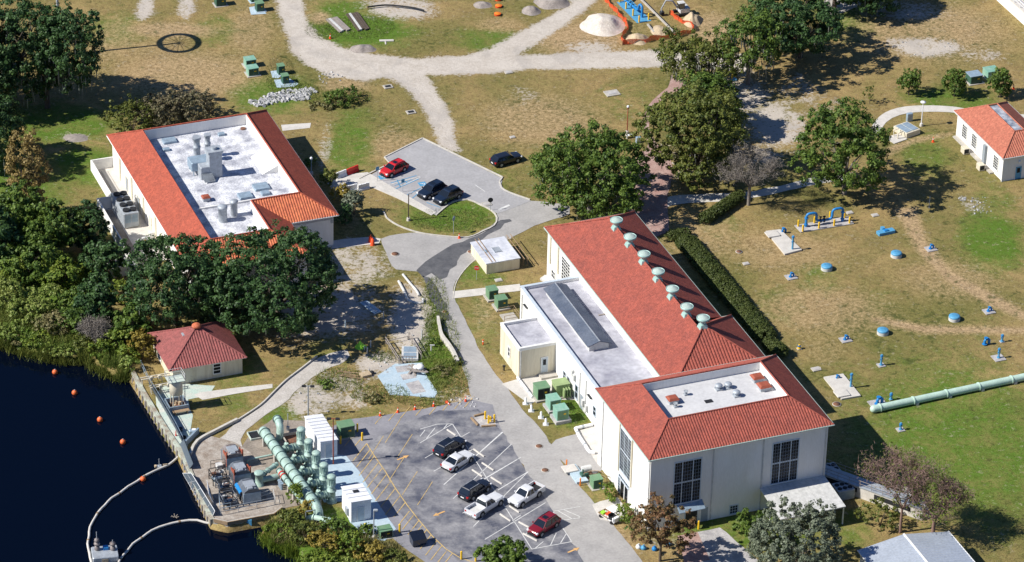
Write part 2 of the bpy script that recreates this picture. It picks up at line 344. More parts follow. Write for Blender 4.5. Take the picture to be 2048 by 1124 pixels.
def mth(op,a,b):
    t=n.nodes.new('ShaderNodeMath'); t.operation=op
    for i,x in enumerate((a,b)):
        if isinstance(x,(int,float)): t.inputs[i].default_value=x
        else: L(x,t.inputs[i])
    return t.outputs[0]
def mixc(f,a,b):
    t=n.nodes.new('ShaderNodeMix'); t.data_type='RGBA'; L(f,t.inputs[0])
    for i,x in ((6,a),(7,b)):
        if isinstance(x,tuple): t.inputs[i].default_value=(*x,1)
        else: L(x,t.inputs[i])
    return t.outputs[2]
nA=nz(.055,5,.6,.4); nB=nz(.3,8,.78,.5); nC=nz(1.7,7,.8,.4); nD=nz(6,5,.8)
dry=mixc(mrg(nB,.38,.62),(.43,.30,.135),(.25,.175,.075))
base=mixc(mrg(nA,.40,.62),dry,(.19,.17,.055))
base=mixc(mrg(nC,.42,.66,0,.65),base,(.115,.11,.036))
gf=mrg(mth('ADD',sep.outputs[1],mth('MULTIPLY',mth('SUBTRACT',nB,.5),1.6)),.25,.85)
grn=mixc(mrg(nC,.35,.65),(.13,.20,.028),(.060,.125,.016))
base=mixc(gf,base,grn)
mf=mrg(mth('ADD',sep.outputs[2],mth('MULTIPLY',mth('SUBTRACT',nC,.5),1.2)),.2,.7)
base=mixc(mf,base,(.38,.27,.15))
fl=mrg(mth('ADD',nz(1.3,5,.7),mth('MULTIPLY',mth('SUBTRACT',nB,.5),.6)),.59,.68,0,.5)
base=mixc(fl,base,(.38,.32,.22))
fk=mrg(mth('ADD',nz(.8,6,.7,.6),mth('MULTIPLY',mth('SUBTRACT',nA,.5),.5)),.57,.68,0,.7)
base=mixc(fk,base,(.060,.075,.020))
hv=n.nodes.new('ShaderNodeHueSaturation'); L(mrg(mth('ADD',mth('MULTIPLY',nD,.45),mth('MULTIPLY',nC,.55)),.41,.59,.46,1.5),hv.inputs['Value']); L(base,hv.inputs['Color']); base=hv.outputs[0]
s1=mrg(mth('ADD',mth('MULTIPLY',mth('SUBTRACT',nB,.5),1.5),mth('ADD',sep.outputs[0],mth('MULTIPLY',mth('SUBTRACT',nC,.5),2.2))),.42,.75)
snd=mixc(mrg(nB,.35,.65),(.64,.59,.53),(.48,.43,.37)); snd=mixc(mrg(nC,.40,.60,0,.5),snd,(.36,.31,.25)); snd=mixc(mrg(nz(.12,3,.5,1.5),.5,.62,0,.45),snd,(.36,.33,.30))
base=mixc(s1,base,snd)
L(base,p.inputs['Base Color'])
bp=n.nodes.new('ShaderNodeBump'); bp.inputs['Strength'].default_value=.55; bp.inputs['Distance'].default_value=.2; L(mth('ADD',nC,mth('MULTIPLY',nD,.5)),bp.inputs['Height']); L(bp.outputs[0],p.inputs['Normal'])
me.materials.append(gm); go=bpy.data.objects.new('ground',me); COL.objects.link(go); go['kind']='structure'
# water
wm=bpy.data.materials.new('lake_water'); wm.use_nodes=True; n=wm.node_tree; L=n.links.new; p=n.nodes['Principled BSDF']; p.inputs['Base Color'].default_value=(.0006,.0022,.008,1); p.inputs['Roughness'].default_value=.06; p.inputs['IOR'].default_value=1.33; p.inputs['Specular IOR Level'].default_value=.22
geo=n.nodes.new('ShaderNodeNewGeometry'); a_=nz(.9,4,.6); b_=n.nodes.new('ShaderNodeBump'); b_.inputs['Strength'].default_value=.10; b_.inputs['Distance'].default_value=.1; L(a_,b_.inputs['Height']); L(b_.outputs[0],p.inputs['Normal'])
mb=MB(); pts=[g(*q_) for q_ in WATER]; mb.add([(-400,-400,-1.1),(-22,-400,-1.1),(-22,60,-1.1),(-400,60,-1.1)],[(0,1,2,3)]); mb.build('water',wm)['kind']='structure'

# ---------------- paved surfaces ----------------
def asph(name,c1,c2,c3,s=.25):
    m=mat(name,c1,.92,var=.3,scale=s,fine=.09,c2=c2,world=True,bump=.08); n=m.node_tree; L=n.links.new
    hv=[x for x in n.nodes if x.type=='HUE_SAT'][0]; p=n.nodes['Principled BSDF']; ge=[x for x in n.nodes if x.type=='NEW_GEOMETRY'][0]
    t=n.nodes.new('ShaderNodeTexVoronoi'); t.feature='DISTANCE_TO_EDGE'; t.inputs['Scale'].default_value=.16; 
    nn=n.nodes.new('ShaderNodeTexNoise'); nn.inputs['Scale'].default_value=.8; nn.inputs['Detail'].default_value=4
    L(ge.outputs['Position'],nn.inputs['Vector']); va=n.nodes.new('ShaderNodeVectorMath'); va.operation='MULTIPLY_ADD'; L(nn.outputs[1],va.inputs[0]); va.inputs[1].default_value=(2.5,2.5,2.5); L(ge.outputs['Position'],va.inputs[2]); L(va.outputs[0],t.inputs['Vector'])
    mr=n.nodes.new('ShaderNodeMapRange'); mr.inputs[1].default_value=0; mr.inputs[2].default_value=.008; mr.inputs[3].default_value=.4; mr.inputs[4].default_value=0; L(t.outputs['Distance'],mr.inputs[0])
    mx=n.nodes.new('ShaderNodeMix'); mx.data_type='RGBA'; L(mr.outputs[0],mx.inputs[0]); L(hv.outputs[0],mx.inputs[6]); mx.inputs[7].default_value=(*c3,1); L(mx.outputs[2],p.inputs['Base Color'])
    return m
ROADM=asph('road_worn',(.385,.37,.355),(.30,.29,.28),(.22,.21,.2),.35)
LOTM=asph('lot_upper',(.37,.365,.37),(.31,.305,.31),(.24,.24,.24),.3)
OLDM=asph('lot_old',(.27,.265,.285),(.19,.19,.21),(.12,.12,.12),.35)
DARKM=asph('lot_sealed',(.070,.076,.105),(.30,.295,.30),(.32,.31,.30),.34)
WETM=mat('damp_asphalt',(.07,.072,.08),.75,var=.3,scale=.6,world=True,c2=(.14,.14,.145))
BRICKM=mat('brick_paver',(.32,.19,.165),.9,scale=.6,fine=.2,c2=(.42,.30,.26),world=True)
SAND_CL=mat('crushed_shell',(.50,.47,.43),.95,scale=.5,fine=.18,c2=(.40,.37,.33),world=True)
ROAD=[(764,478),(775,510),(791,539),(835,543),(850,560),(880,640),(905,690),(935,760),(945,797),(1000,860),(1069,969),(1108,1028),(1180,1150),(1300,1160),(1235,1060),(1190,1008),(1130,935),(1108,895),(1075,850),(1045,820),(1010,770),(985,740),(960,700),(935,650),(913,605),(905,582),(912,562),(945,525),(1000,488),(1045,465),(1070,452),(1112,437),(1140,428),(1140,412),(1057,402),(1035,413),(995,425),(990,445),(966,461),(936,473),(889,471),(838,465),(797,468)]
sheet('road',ROAD,ROADM,.03,jit=.12)
sheet('path',[(1095,895),(1112,880),(1150,868),(1196,845),(1204,940),(1160,965),(1137,935)],ROADM,.022,curve=False,jit=.1)
sheet('parking_lot',[(845,278),(770,315),(780,328),(742,350),(870,430),(905,405),(936,400),(980,419),(995,428),(1035,413),(1062,402),(1010,382),(1003,370),(1005,357)],LOTM,.045,curve=False)
LOT=sheet('parking_lot',[(640,868),(690,840),(755,832),(850,818),(940,799),(985,810),(1003,862),(1069,969),(1108,1028),(1180,1150),(900,1150),(850,1124),(800,1090),(770,1060),(740,1000),(700,930),(655,900)],OLDM,.04,curve=False,jit=.1)
sheet('parking_lot_new_asphalt',[(700,925),(730,890),(800,850),(880,822),(955,820),(1003,862),(1069,969),(1108,1028),(1172,1130),(930,1130),(890,1100),(820,1050),(770,990),(735,950)],DARKM,.052,curve=False,jit=.25,parent=LOT,seed=4)
sheet('damp_patch',[(832,541),(868,515),(906,488),(950,475),(985,452),(1020,437),(1020,443),(956,485),(933,505),(915,522),(900,540),(880,560),(868,547),(850,555)],WETM,.037,jit=.35,seed=3)['kind']='structure'
sheet('damp_patch',[(846,552),(862,556),(880,590),(905,640),(880,640),(862,600)],WETM,.037,jit=.3,seed=6)['kind']='structure'
sheet('pavement',[(655,367),(690,350),(735,345),(777,370),(872,425),(863,431),(797,398),(737,372),(722,383),(665,382)],MT['concrete_pale'],.07,curve=False,thick=.1)
sheet('path',[(905,583),(1040,568),(1040,582),(908,597)],MT['concrete_pale'],.035,curve=False)
sheet('path',[(1740,262),(1760,232),(1795,216),(1845,211),(1912,214),(1975,226),(2100,232),(2100,245),(1975,240),(1912,226),(1845,224),(1800,230),(1772,245),(1752,275)],MT['concrete_pale'],.03)
sheet('path',[(1320,420),(1330,395),(1400,388),(1480,385),(1560,372),(1625,355),(1700,345),(1700,357),(1625,370),(1560,385),(1480,400),(1400,405),(1345,410)],MT['concrete_pale'],.024,jit=.1)
sheet('path',[(1345,150),(1375,165),(1350,185),(1318,205),(1300,230),(1300,262),(1315,290),(1340,320),(1345,350),(1335,400),(1335,465),(1290,470),(1262,440),(1248,390),(1262,330),(1296,290),(1285,262),(1288,230),(1305,200),(1335,175)],BRICKM,.03,jit=.15)
sheet('path',[(1690,-20),(1780,-20),(1700,20),(1650,35),(1640,10)],SAND_CL,.02,jit=.3)
MT['deck_concrete']=mat('deck_concrete',(.42,.38,.33),.9,scale=.8,fine=.25,c2=(.22,.17,.13),bump=.1)
# lower left drive
DR=sheet('road',[(692,700),(700,712),(680,728),(640,745),(600,775),(570,805),(545,820),(505,850),(480,880),(488,905),(470,925),(400,915),(388,905),(430,885),(470,848),(520,815),(545,790),(570,765),(600,740),(640,714)],SAND_CL,.03,jit=.12)
sheet('path',[(388,790),(400,785),(470,776),(545,768),(545,776),(470,788),(405,800)],MT['concrete_pale'],.034,curve=False)
sheet('path',[(310,790),(330,770),(375,768),(430,772),(420,790),(375,800),(385,830),(380,870),(372,905),(352,880),(320,830)],MT['concrete_mint'],.028,curve=False,jit=.15)
sheet('pavement',[(497,872),(545,838),(620,845),(660,880),(640,930),(620,960),(600,1010),(560,1020),(520,1000),(492,960),(470,920)],MT['concrete_dark'],.036,curve=False,jit=.15)
sheet('pavement',[(640,905),(692,912),(720,945),(745,990),(775,1035),(792,1058),(770,1082),(748,1082),(700,1045),(683,1003),(648,1005),(625,960)],MT['concrete_blue'],.06,curve=False,thick=.08)
sheet('pavement',[(372,912),(405,868),(470,885),(500,905),(545,950),(565,1015),(545,1028),(450,1042),(428,1038),(395,968)],MT['deck_concrete'],.05,curve=False,thick=.5)
sheet('pavement',[(755,752),(790,728),(845,726),(852,750),(875,785),(868,796),(820,792),(780,790)],MT['concrete_blue'],.06,curve=False,thick=.1)
for q_ in ([(790,734),(817,731),(822,742),(795,746)],[(800,750),(828,746),(833,756),(806,761)],[(811,768),(837,761),(852,784),(826,789)]): sheet('slab_patch',q_,MT['concrete_slab'],.068,curve=False)
sheet('path',[(636,486),(690,478),(742,474),(762,478),(758,487),(700,494),(660,498)],MT['concrete_pale'],.04,curve=False)
sheet('path',[(562,250),(622,246),(620,256),(565,262)],MT['concrete_pale'],.03,curve=False)
sheet('path',[(1003,768),(1060,751),(1125,742),(1160,800),(1075,800),(1060,810)],MT['concrete_pale'],.034,curve=False)
sheet('path',[(1155,862),(1200,850),(1205,938),(1192,925),(1170,890)],MT['concrete_pale'],.037,curve=False)
sheet('path',[(1184,1010),(1200,1003),(1235,995),(1262,1030),(1240,1045),(1200,1040)],MT['concrete_pale'],.034,curve=False)
sheet('path',[(1366,1070),(1440,1055),(1520,1124),(1430,1160),(1390,1124)],MT['concrete_slab'],.026,curve=False,jit=.1)
sheet('path',[(1355,1072),(1395,1064),(1420,1120),(1370,1130)],BRICKM,.034,curve=False)
# kerbs
def kerb(px,w=.2,z=.15,mt='kerb',name='kerb',curve=True,jit=0):
    pts=[g(*q_) for q_ in px]; pts=smooth(pts,.9,False) if curve else pts
    mb=MB(); ribbon(mb,pts,w,-.02,z); o=mb.build(name,mt); o['kind']='structure'; return o
kerb([(767,424),(773,436),(797,452),(838,466),(889,473),(936,475),(966,463),(988,452),(994,436),(982,421),(960,410),(936,400),(905,405),(872,431)])
kerb([(845,277),(769,315)],curve=False); kerb([(769,315),(780,328),(718,358)],curve=False)
kerb([(845,277),(925,316),(1005,355)],curve=False); kerb([(1005,355),(999,364),(1003,376),(1020,386),(1060,400)])
kerb([(906,598),(914,562),(945,524),(1000,487),(1022,477)],.12,.08)
kerb([(380,912),(395,885),(440,860),(475,842)],.35,.45); kerb([(475,842),(520,812),(548,785),(572,762),(606,736),(634,714)],.18,.25)
kerb([(640,845),(660,838)],.2,.1)
# painted lines
wh=MB(); yl=MB(); G=lambda *a: g(*a)
c_=lambda x,y: g(840+x/3.469,800+y/3.469)
def wl(*pts,w=.10):
    for a_,b_ in zip(pts,pts[1:]): strip(wh,c_(*a_),c_(*b_),w,.062)
for l in ([(225,168),(775,1037)],[(35,405),(345,225)],[(95,497),(365,345)],[(165,590),(570,225)],[(230,687),(635,308)],[(295,788),(440,700)],[(370,880),(750,500)],[(435,555),(690,405)],[(450,970),(870,715)],[(225,168),(120,170),(0,205)],[(0,300),(225,168)],[(45,270),(105,195)],[(0,255),(35,210)],[(160,205),(190,170)],
          [(925,780),(970,840)],[(925,775),(1110,742)],[(970,840),(1110,820)],[(775,1037),(1053,985),(990,890)],[(800,1030),(855,985)],[(905,1012),(945,925)],[(975,995),(1015,930)],[(720,940),(780,900)],[(640,840),(700,800)],[(955,770),(1060,830)],[(1000,765),(1110,812)]): wl(*l)
strip(wh,c_(165,590),c_(575,225),.12,.0625); strip(wh,c_(440,555),c_(700,400),.12,.063); strip(wh,c_(540,628),c_(750,500),.12,.0635)
d_=lambda x,y: g(500+x/2.958,744+y/2.958)
for a_,b_ in zip([(690,425),(730,490),(800,590),(860,690),(930,790),(1000,880),(1080,975),(1160,1050),(1240,1100),(1310,1124)],[(730,490),(800,590),(860,690),(930,790),(1000,880),(1080,975),(1160,1050),(1240,1100),(1310,1124),(1340,1130)]): strip(yl,d_(*a_),d_(*b_),.13,.066)
edgeR=[(690,425),(710,462),(735,500),(758,540),(782,572),(806,610),(832,650),(860,690),(888,735),(918,775),(943,825),(968,848),(1000,880),(1020,905),(1045,935),(1072,965),(1104,1002),(1135,1030),(1168,1055),(1200,1072)]
for i,(x_,y_) in enumerate(edgeR):
    if i<2: ln=105
    elif i<9: ln=115
    else: ln=85
    strip(yl,d_(x_-ln*.78,y_+ln),d_(x_,y_),.11,.0665)
for x_,y_ in [(540,330),(600,330),(720,200),(800,180),(870,165),(960,150),(1040,145),(1120,120),(1190,110),(1250,100)]: strip(yl,d_(x_+20,y_+110),d_(x_+75,y_+45),.1,.067)
for x_,y_ in [(760,430),(860,330),(930,420),(880,560),(960,640),(1050,700)]: strip(yl,d_(x_-60,y_+90),d_(x_+30,y_-50),.08,.0672)
FAD=mat('faded_yellow',(.62,.44,.17),.8,world=True,scale=1.5)
def fade(m,lo,hi,s=1.3):
    n=m.node_tree; L=n.links.new; p=n.nodes['Principled BSDF']; ge=n.nodes.new('ShaderNodeNewGeometry'); t=n.nodes.new('ShaderNodeTexNoise'); t.inputs['Scale'].default_value=s; t.inputs['Detail'].default_value=8; t.inputs['Roughness'].default_value=.8; L(ge.outputs['Position'],t.inputs['Vector'])
    r=n.nodes.new('ShaderNodeMapRange'); r.inputs[1].default_value=lo; r.inputs[2].default_value=hi; L(t.outputs[0],r.inputs[0]); L(r.outputs[0],p.inputs['Alpha'])
fade(FAD,.36,.48); WHP=mat('line_white',(.70,.70,.68),.8,world=True,scale=2); fade(WHP,.28,.42)
wh.build('white_markings',WHP,LOT); yl.build('yellow_markings',FAD,LOT)
ar=MB()
for x_,y_,s_ in ((806,916,1),(878,1028,-1),(1147,1101,1)):
    c=g(x_,y_); ar.M=Matrix.Translation((c.x,c.y,.069))@Matrix.Rotation(R(38)+(math.pi if s_<0 else 0),4,'Z'); ar.add([(-.9,-.12,0),(.2,-.12,0),(.2,-.35,0),(.95,0,0),(.2,.35,0),(.2,.12,0),(-.9,.12,0)],[tuple(range(7))])
ar.build('arrow_markings',mat('arrow_paint',(.72,.42,.16),.8,world=True),LOT)
# upper lot blue bay marks
bl=MB(); wh2=MB(); e_=lambda x,y: g(500+x/2.958,y/2.958)
for a_,b_ in [((775,1075),(985,995)),((800,1100),(1005,1045)),((850,1125),(1010,1050)),((800,1100),(775,1075))]: strip(wh2,e_(*a_),e_(*b_),.12,.062)
for a_,b_ in [((830,1085),(985,1040)),((860,1120),(1000,1060)),((900,1060),(930,1085)),((870,1065),(890,1110))]: strip(bl,e_(*a_),e_(*b_),.14,.0625)
f_=lambda x,y: g(500+x/2.958,370+y/2.958)
for a_,b_ in [((855,5),(960,-30)),((930,60),(1010,20)),((960,80),(990,55)),((1045,105),(1125,135))]: strip(bl,f_(*a_),f_(*b_),.14,.0625)
for x_,y_ in ((785,1050),(1020,1090)):
    c=e_(x_,y_); bl.add([(c.x+math.cos(HD+k*math.pi/2+.8)*.8,c.y+math.sin(HD+k*math.pi/2+.8)*.8,.061) for k in range(4)],[(0,1,2,3)])
strip(wh2,f_(1470,150),f_(1535,120),.4,.062); strip(wh2,f_(1330,0),f_(1390,40),.1,.062)
PL2=[o for o in bpy.data.objects if o.name.startswith('parking_lot')][0]
wh2.build('white_markings',WHP,PL2); bl.build('blue_markings','blue_light',PL2)
wi=MB()
for cx_,cy_ in ((785,1050),(1020,1090)):   # wheelchair symbol in each blue square
    c=e_(cx_,cy_); 
    T=Matrix.Translation((c.x,c.y,.0635))@Matrix.Rotation(HD+.8,4,'Z'); wi.M=T
    for i in range(9):
        a0=R(-160+i*26);a1=R(-160+(i+1)*26); wi.add([(.3*math.cos(a0),.3*math.sin(a0)-.12,0),(.3*math.cos(a1),.3*math.sin(a1)-.12,0),(.2*math.cos(a1),.2*math.sin(a1)-.12,0),(.2*math.cos(a0),.2*math.sin(a0)-.12,0)],[(0,1,2,3)])
    wi.add([(-.06,0,.001),(.04,0,.001),(.04,.35,.001),(-.06,.35,.001)],[(0,1,2,3)]); wi.add([(0,.02,.002),(.22,.02,.002),(.34,-.25,.002),(.24,-.28,.002),(.15,-.06,.002),(0,-.06,.002)],[tuple(range(6))])
wi.build('wheelchair_symbols',WHP,PL2)
# ---------------- building helpers ----------------
def tile_slope(mb,poly3,e0,e1,per=.27,h=.06):
    """barrel-tiled roof plane: poly3 = corners, e0->e1 the eave (counter-clockwise seen from outside)"""
    e0=Vector(e0);e1=Vector(e1); P3=[Vector(p) for p in poly3]
    nrm=Vector((0,0,0))
    for i in range(1,len(P3)-1): nrm+=(P3[i]-P3[0]).cross(P3[i+1]-P3[0])
    nrm.normalize()
    if nrm.z<0: nrm=-nrm
    al=(e1-e0).normalized(); up=nrm.cross(al)
    if up.z<0: up=-up
    q=[((p-e0).dot(al),(p-e0).dot(up)) for p in P3]; x0=min(a for a,_ in q); x1=max(a for a,_ in q)
    n=int((x1-x0)/per)*4; xs_=[x0+1e-4+(x1-x0-2e-4)*i/n for i in range(n+1)]
    vs=[];fs=[]
    for i,x in enumerate(xs_):
        ss=[]
        for k in range(len(q)):
            (a,b),(c,d)=q[k],q[(k+1)%len(q)]
            if (a-x)*(c-x)<=0 and a!=c: ss.append(b+(d-b)*(x-a)/(c-a))
        lo,hi=(min(ss),max(ss)) if ss else (0,0)
        hh=h*[0,.75,1,.75][i%4]
        vs+=[e0+al*x+up*lo+nrm*hh,e0+al*x+up*hi+nrm*hh]
    for i in range(n): fs.append((2*i,2*i+2,2*i+3,2*i+1))
    if (vs[2]-vs[0]).cross(vs[1]-vs[0]).dot(nrm)<0: fs=[f[::-1] for f in fs]
    mb.add(vs,fs)
def tilemat(key):
    """add tile courses and per-tile tone to a roof material"""
    m=MT[key]; n=m.node_tree; L=n.links.new; p=n.nodes['Principled BSDF']; hv=[x for x in n.nodes if x.type=='HUE_SAT'][0]
    ge=n.nodes.new('ShaderNodeTexCoord'); v=n.nodes.new('ShaderNodeTexVoronoi'); v.inputs['Scale'].default_value=4.2; L(ge.outputs['Object'],v.inputs['Vector'])
    s=n.nodes.new('ShaderNodeSeparateColor'); L(v.outputs['Color'],s.inputs[0])
    mr=n.nodes.new('ShaderNodeMapRange'); mr.inputs[3].default_value=.80; mr.inputs[4].default_value=1.14; L(s.outputs[0],mr.inputs[0])
    h2=n.nodes.new('ShaderNodeHueSaturation'); L(mr.outputs[0],h2.inputs['Value']); L(hv.outputs[0],h2.inputs['Color']); L(h2.outputs[0],p.inputs['Base Color'])
    b=n.nodes.new('ShaderNodeBump'); b.inputs['Strength'].default_value=.35; b.inputs['Distance'].default_value=.04; L(s.outputs[1],b.inputs['Height']); L(b.outputs[0],p.inputs['Normal'])
for k in ('tile_main','tile_orange','tile_clay','tile_pink','tile_salmon'): tilemat(k)
def faceM(side,x,y):   # wall frame: X along wall, -Y outwards
    if side=='b': return Matrix(((1,0,0,x),(0,1,0,y),(0,0,1,0),(0,0,0,1)))      # faces -b
    if side=='a': return Matrix(((0,1,0,x),(-1,0,0,y),(0,0,1,0),(0,0,0,1)))     # faces -a, X runs -b
def window(par,off,side,pos,s0,s1,z0,z1,nx,nz_,mull=None,frame='frame_blue',name='window',mid=None,bar=.045,label=None,slim=False):
    """s along wall (a for 'b' walls; -b for 'a' walls)"""
    T=Matrix.Translation(off)@(faceM('b',0,pos) if side=='b' else faceM('a',pos,0))
    f=MB(); f.M=T; o=.09
    f.box(s0-.08,s0+.04,-o,.0,z0-.08,z1+.08); f.box(s1-.04,s1+.08,-o,.0,z0-.08,z1+.08); f.box(s0+.04,s1-.04,-o,.0,z1-.04,z1+.08); f.box(s0+.04,s1-.04,-o-.05,.0,z0-.1,z0+.04)
    W_=s1-s0
    mm=MB(); mm.M=T
    for i in range(1,nx):
        x=s0+W_*i/nx; big=mull and i in mull; b=bar*(2.6 if big else 1); (f if big or not mull else mm).box(x-b/2,x+b/2,-.032 if slim else -.065,-.022,z0+.04,z1-.04)
    for j in range(1,nz_):
        z=z0+(z1-z0)*j/nz_; b=bar*(4.5 if mid==j else 1); (f if mid==j or not mull else mm).box(s0+.04,s1-.04,-.030 if slim else -.060,-.024,z-b/2,z+b/2)
    w_=f.build(name,frame,par)
    if label: w_['label']=label
    if mull: mm.build('glazing_bars','muntin' if side=='b' else 'frame_blue',w_)
    gl=MB(); gl.M=T; gl.box(s0+.02,s1-.02,-.02,.0-.001,z0+.02,z1-.02); gl.build('pane','glass',w_)
    return w_
def door(par,off,side,pos,s0,s1,h,m,glassy=False,name='door',frame='frame_white',z=0.):
    T=Matrix.Translation(off+Vector((0,0,z)))@(faceM('b',0,pos) if side=='b' else faceM('a',pos,0))
    d=MB(); d.M=T; d.box(s0,s1,-.05,0,0.02,h); o=d.build(name,m,par)
    f=MB(); f.M=T; f.box(s0-.1,s0,-.08,0,0,h+.1); f.box(s1,s1+.1,-.08,0,0,h+.1); f.box(s0,s1,-.08,0,h,h+.1); f.build('frame',frame,o)
    if glassy:
        gl=MB(); gl.M=T; gl.box(s0+(s1-s0)*.25,s1-(s1-s0)*.25,-.062,-.05,h*.5,h*.88); gl.build('pane','glass',o)
    k=MB(); k.M=T; k.box(s1-.16,s1-.1,-.1,-.05,h*.45,h*.5); k.build('handle','metal',o)
    return o
def ring_roof(par,off,out,inn,ze,zi,mt,name='roof',front=None,cap=.11):
    """hipped tile ring round a sunken flat roof; out/inn=(a0,a1,b0,b1)"""
    a0,a1,b0,b1=out; c0,c1,d0,d1=inn
    O=[(a0,b0,ze),(a1,b0,ze),(a1,b1,ze),(a0,b1,ze)]; I_=[(c0,d0,zi),(c1,d0,zi),(c1,d1,zi),(c0,d1,zi)]
    mb=MB(off)
    for i in range(4):
        j=(i+1)%4; tile_slope(mb,[O[i],O[j],I_[j],I_[i]],O[i],O[j],per=.36 if i==0 else .27,h=.085 if i==0 else .055)
    r=mb.build(name,mt,par)
    c=MB(off)
    for i in range(4):
        j=(i+1)%4; c.cyl((O[i][0],O[i][1],O[i][2]+.04),(I_[i][0],I_[i][1],I_[i][2]+.05),cap,n=6); c.cyl((*I_[i][:2],zi+.05),(*I_[j][:2],zi+.05),cap,n=6)
    c.build('ridge_cap',mt,r)
    return r
def gutter(par,off,pts,r=.09,mt='gutter',closed=True):
    mb=MB(off); n=len(pts)
    for i in range(n if closed else n-1):
        p,q=Vector(pts[i]),Vector(pts[(i+1)%n]); mb.cyl(p,q,r,n=6)
    return mb.build('gutter',mt,par)

# ---------------- main building: front block, long hall, annexes ----------------
O0=Vector((6,-30,0)); off=-O0
mainb=thing('pump_hall_building','large white pump hall complex with red tiled roofs and seven green ridge ventilators','building',ab(*O0))
w=MB(off)
FB=(-6.1,17.9,-62.8,-46.3)       # front block
w.box(FB[0],FB[1],FB[2],FB[3],-1,11.0); w.build('front_block_wall','stucco',mainb)
u=MB(off); u.box(-6.4,18.2,-63.1,-46.1,10.95,11.03); u.build('soffit','stucco_white',mainb)
rf=ring_roof(mainb,off,(-6.6,18.4,-63.3,-45.8),(-2.3,14.1,-58.9,-50.2),11.05,13.5,'tile_main')
fl=MB(off); fl.box(-2.3,14.1,-58.9,-50.2,11.5,12.35); flo=fl.build('flat_roof','roof_annex' if 0 else mat('membrane_grey',(.56,.56,.56),.85,var=.2,scale=.3,fine=.08,c2=(.48,.48,.49)),mainb)
pa=MB(off)
pa.box(-2.32,-2.15,-58.9,-50.2,12.35,13.46); pa.box(13.95,14.12,-58.9,-50.2,12.35,13.46); pa.box(-2.15,13.95,-58.92,-58.75,12.35,13.46); pa.box(-2.15,13.95,-50.35,-50.18,12.35,13.46)
pa.build('parapet','stucco_white',flo)
gutter(mainb,off,[(-6.65,-63.35,11.0),(18.45,-63.35,11.0),(18.45,-45.75,11.0),(-6.65,-45.75,11.0)])
# roof equipment of the block
def roofvent(off,a,b,z,par,r=.38,h=.8,m='galv'):
    v=MB(off+Vector((a,b,z))); v.box(-r,r,-r,r,0,.18); v.lathe([(r*.7,.18),(r*.7,.45),(r*1.15,.5),(r*1.2,.62),(r*.9,h*.95),(r*.2,h)],12); return v.build('roof_vent',m,par)
cc=lambda x,y:(1180+x/3.306,740+y/3.306)
def onroof(x,y,z): p=g(*cc(x,y),z); return p.dot(UA),p.dot(VB)
for x,y in ((850,128),(912,118),(968,172)): roofvent(off,*onroof(x,y,12.35),12.35,flo,.42)
for x,y in ((632,165),(565,245)): roofvent(off,*onroof(x,y,12.35),12.35,flo,.24,.5)
def redhood(off,a,b,z,par,s=.75):
    v=MB(off+Vector((a,b,z))); v.box(-s*.8,s*.8,-s*.7,s*.7,0,.55); o=v.build('vent_box','galv',par)
    h=MB(off+Vector((a,b,z))); h.add([(-s,-s*.9,.55),(s,-s*.9,.55),(s,s*.9,.55),(-s,s*.9,.55),(-s*.7,-s*.6,.8),(s*.7,-s*.6,.8),(s*.7,s*.6,.8),(-s*.7,s*.6,.8)],[(0,1,5,4),(1,2,6,5),(2,3,7,6),(3,0,4,7),(4,5,6,7),(3,2,1,0)]); h.build('hood','red_rust',o); return o
for x,y,s in ((1105,68,.8),(1150,125,.85),(545,212,.75)): redhood(off,*onroof(x,y,12.35),12.35,flo,s)
gr=MB(off); a_,b_=onroof(785,207,12.36); gr.box(a_-.5,a_+.5,b_-.35,b_+.35,12.35,12.41); 
gr.build('roof_grille','dark',flo)
# front windows
window(mainb,off,'b',-62.8,-2.9,.7,3.45,9.6,10,12,(3,7),mid=6)
window(mainb,off,'b',-62.8,10.4,13.95,3.6,9.6,10,12,(3,7),mid=6)
window(mainb,off,'b',-62.8,4.97,6.05,.3,1.5,3,3)
window(mainb,off,'a',-6.1,53.4,56.9,3.7,9.75,9,12,(3,6),mid=6,bar=.04,slim=True)
door(mainb,off,'b',-62.8,-1.1,.5,2.4,'dark',name='garage_door',frame='frame_blue'); door(mainb,off,'b',-62.8,1.0,1.95,2.1,'door_grey')
door(mainb,off,'a',-6.1,54.0,55.1,2.3,'glass'); door(mainb,off,'a',-6.1,55.3,56.3,2.3,'glass')
window(mainb,off,'a',-6.1,53.2,53.8,.3,2.4,2,5); window(mainb,off,'a',-6.1,53.3,56.6,2.5,2.95,6,1)
aw=MB(off); aw.add([(-2.4,-62.8,3.4),(1.1,-62.8,3.4),(1.1,-63.9,2.7),(-2.4,-63.9,2.7),(-2.4,-62.8,3.3),(1.1,-62.8,3.3),(1.1,-63.9,2.6),(-2.4,-63.9,2.6)],[(3,2,1,0),(4,5,6,7),(3,7,6,2),(1,2,6,5),(0,4,7,3)])
aw.build('awning','steel_blue',mainb)
cn=MB(off); cn.add([(8.9,-62.8,3.35),(17.8,-62.8,3.35),(17.8,-69.3,2.75),(8.9,-69.3,2.75),(8.9,-62.8,3.25),(17.8,-62.8,3.25),(17.8,-69.3,2.6),(8.9,-69.3,2.6)],[(3,2,1,0),(4,5,6,7),(3,7,6,2),(1,2,6,5),(0,4,7,3)])
for i in range(1,6): x=8.9+i*8.9/6; cn.add([(x-.04,-62.8,3.38),(x+.04,-62.8,3.38),(x+.04,-69.3,2.78),(x-.04,-69.3,2.78)],[(3,2,1,0)])
cno=cn.build('canopy','white_old',mainb)
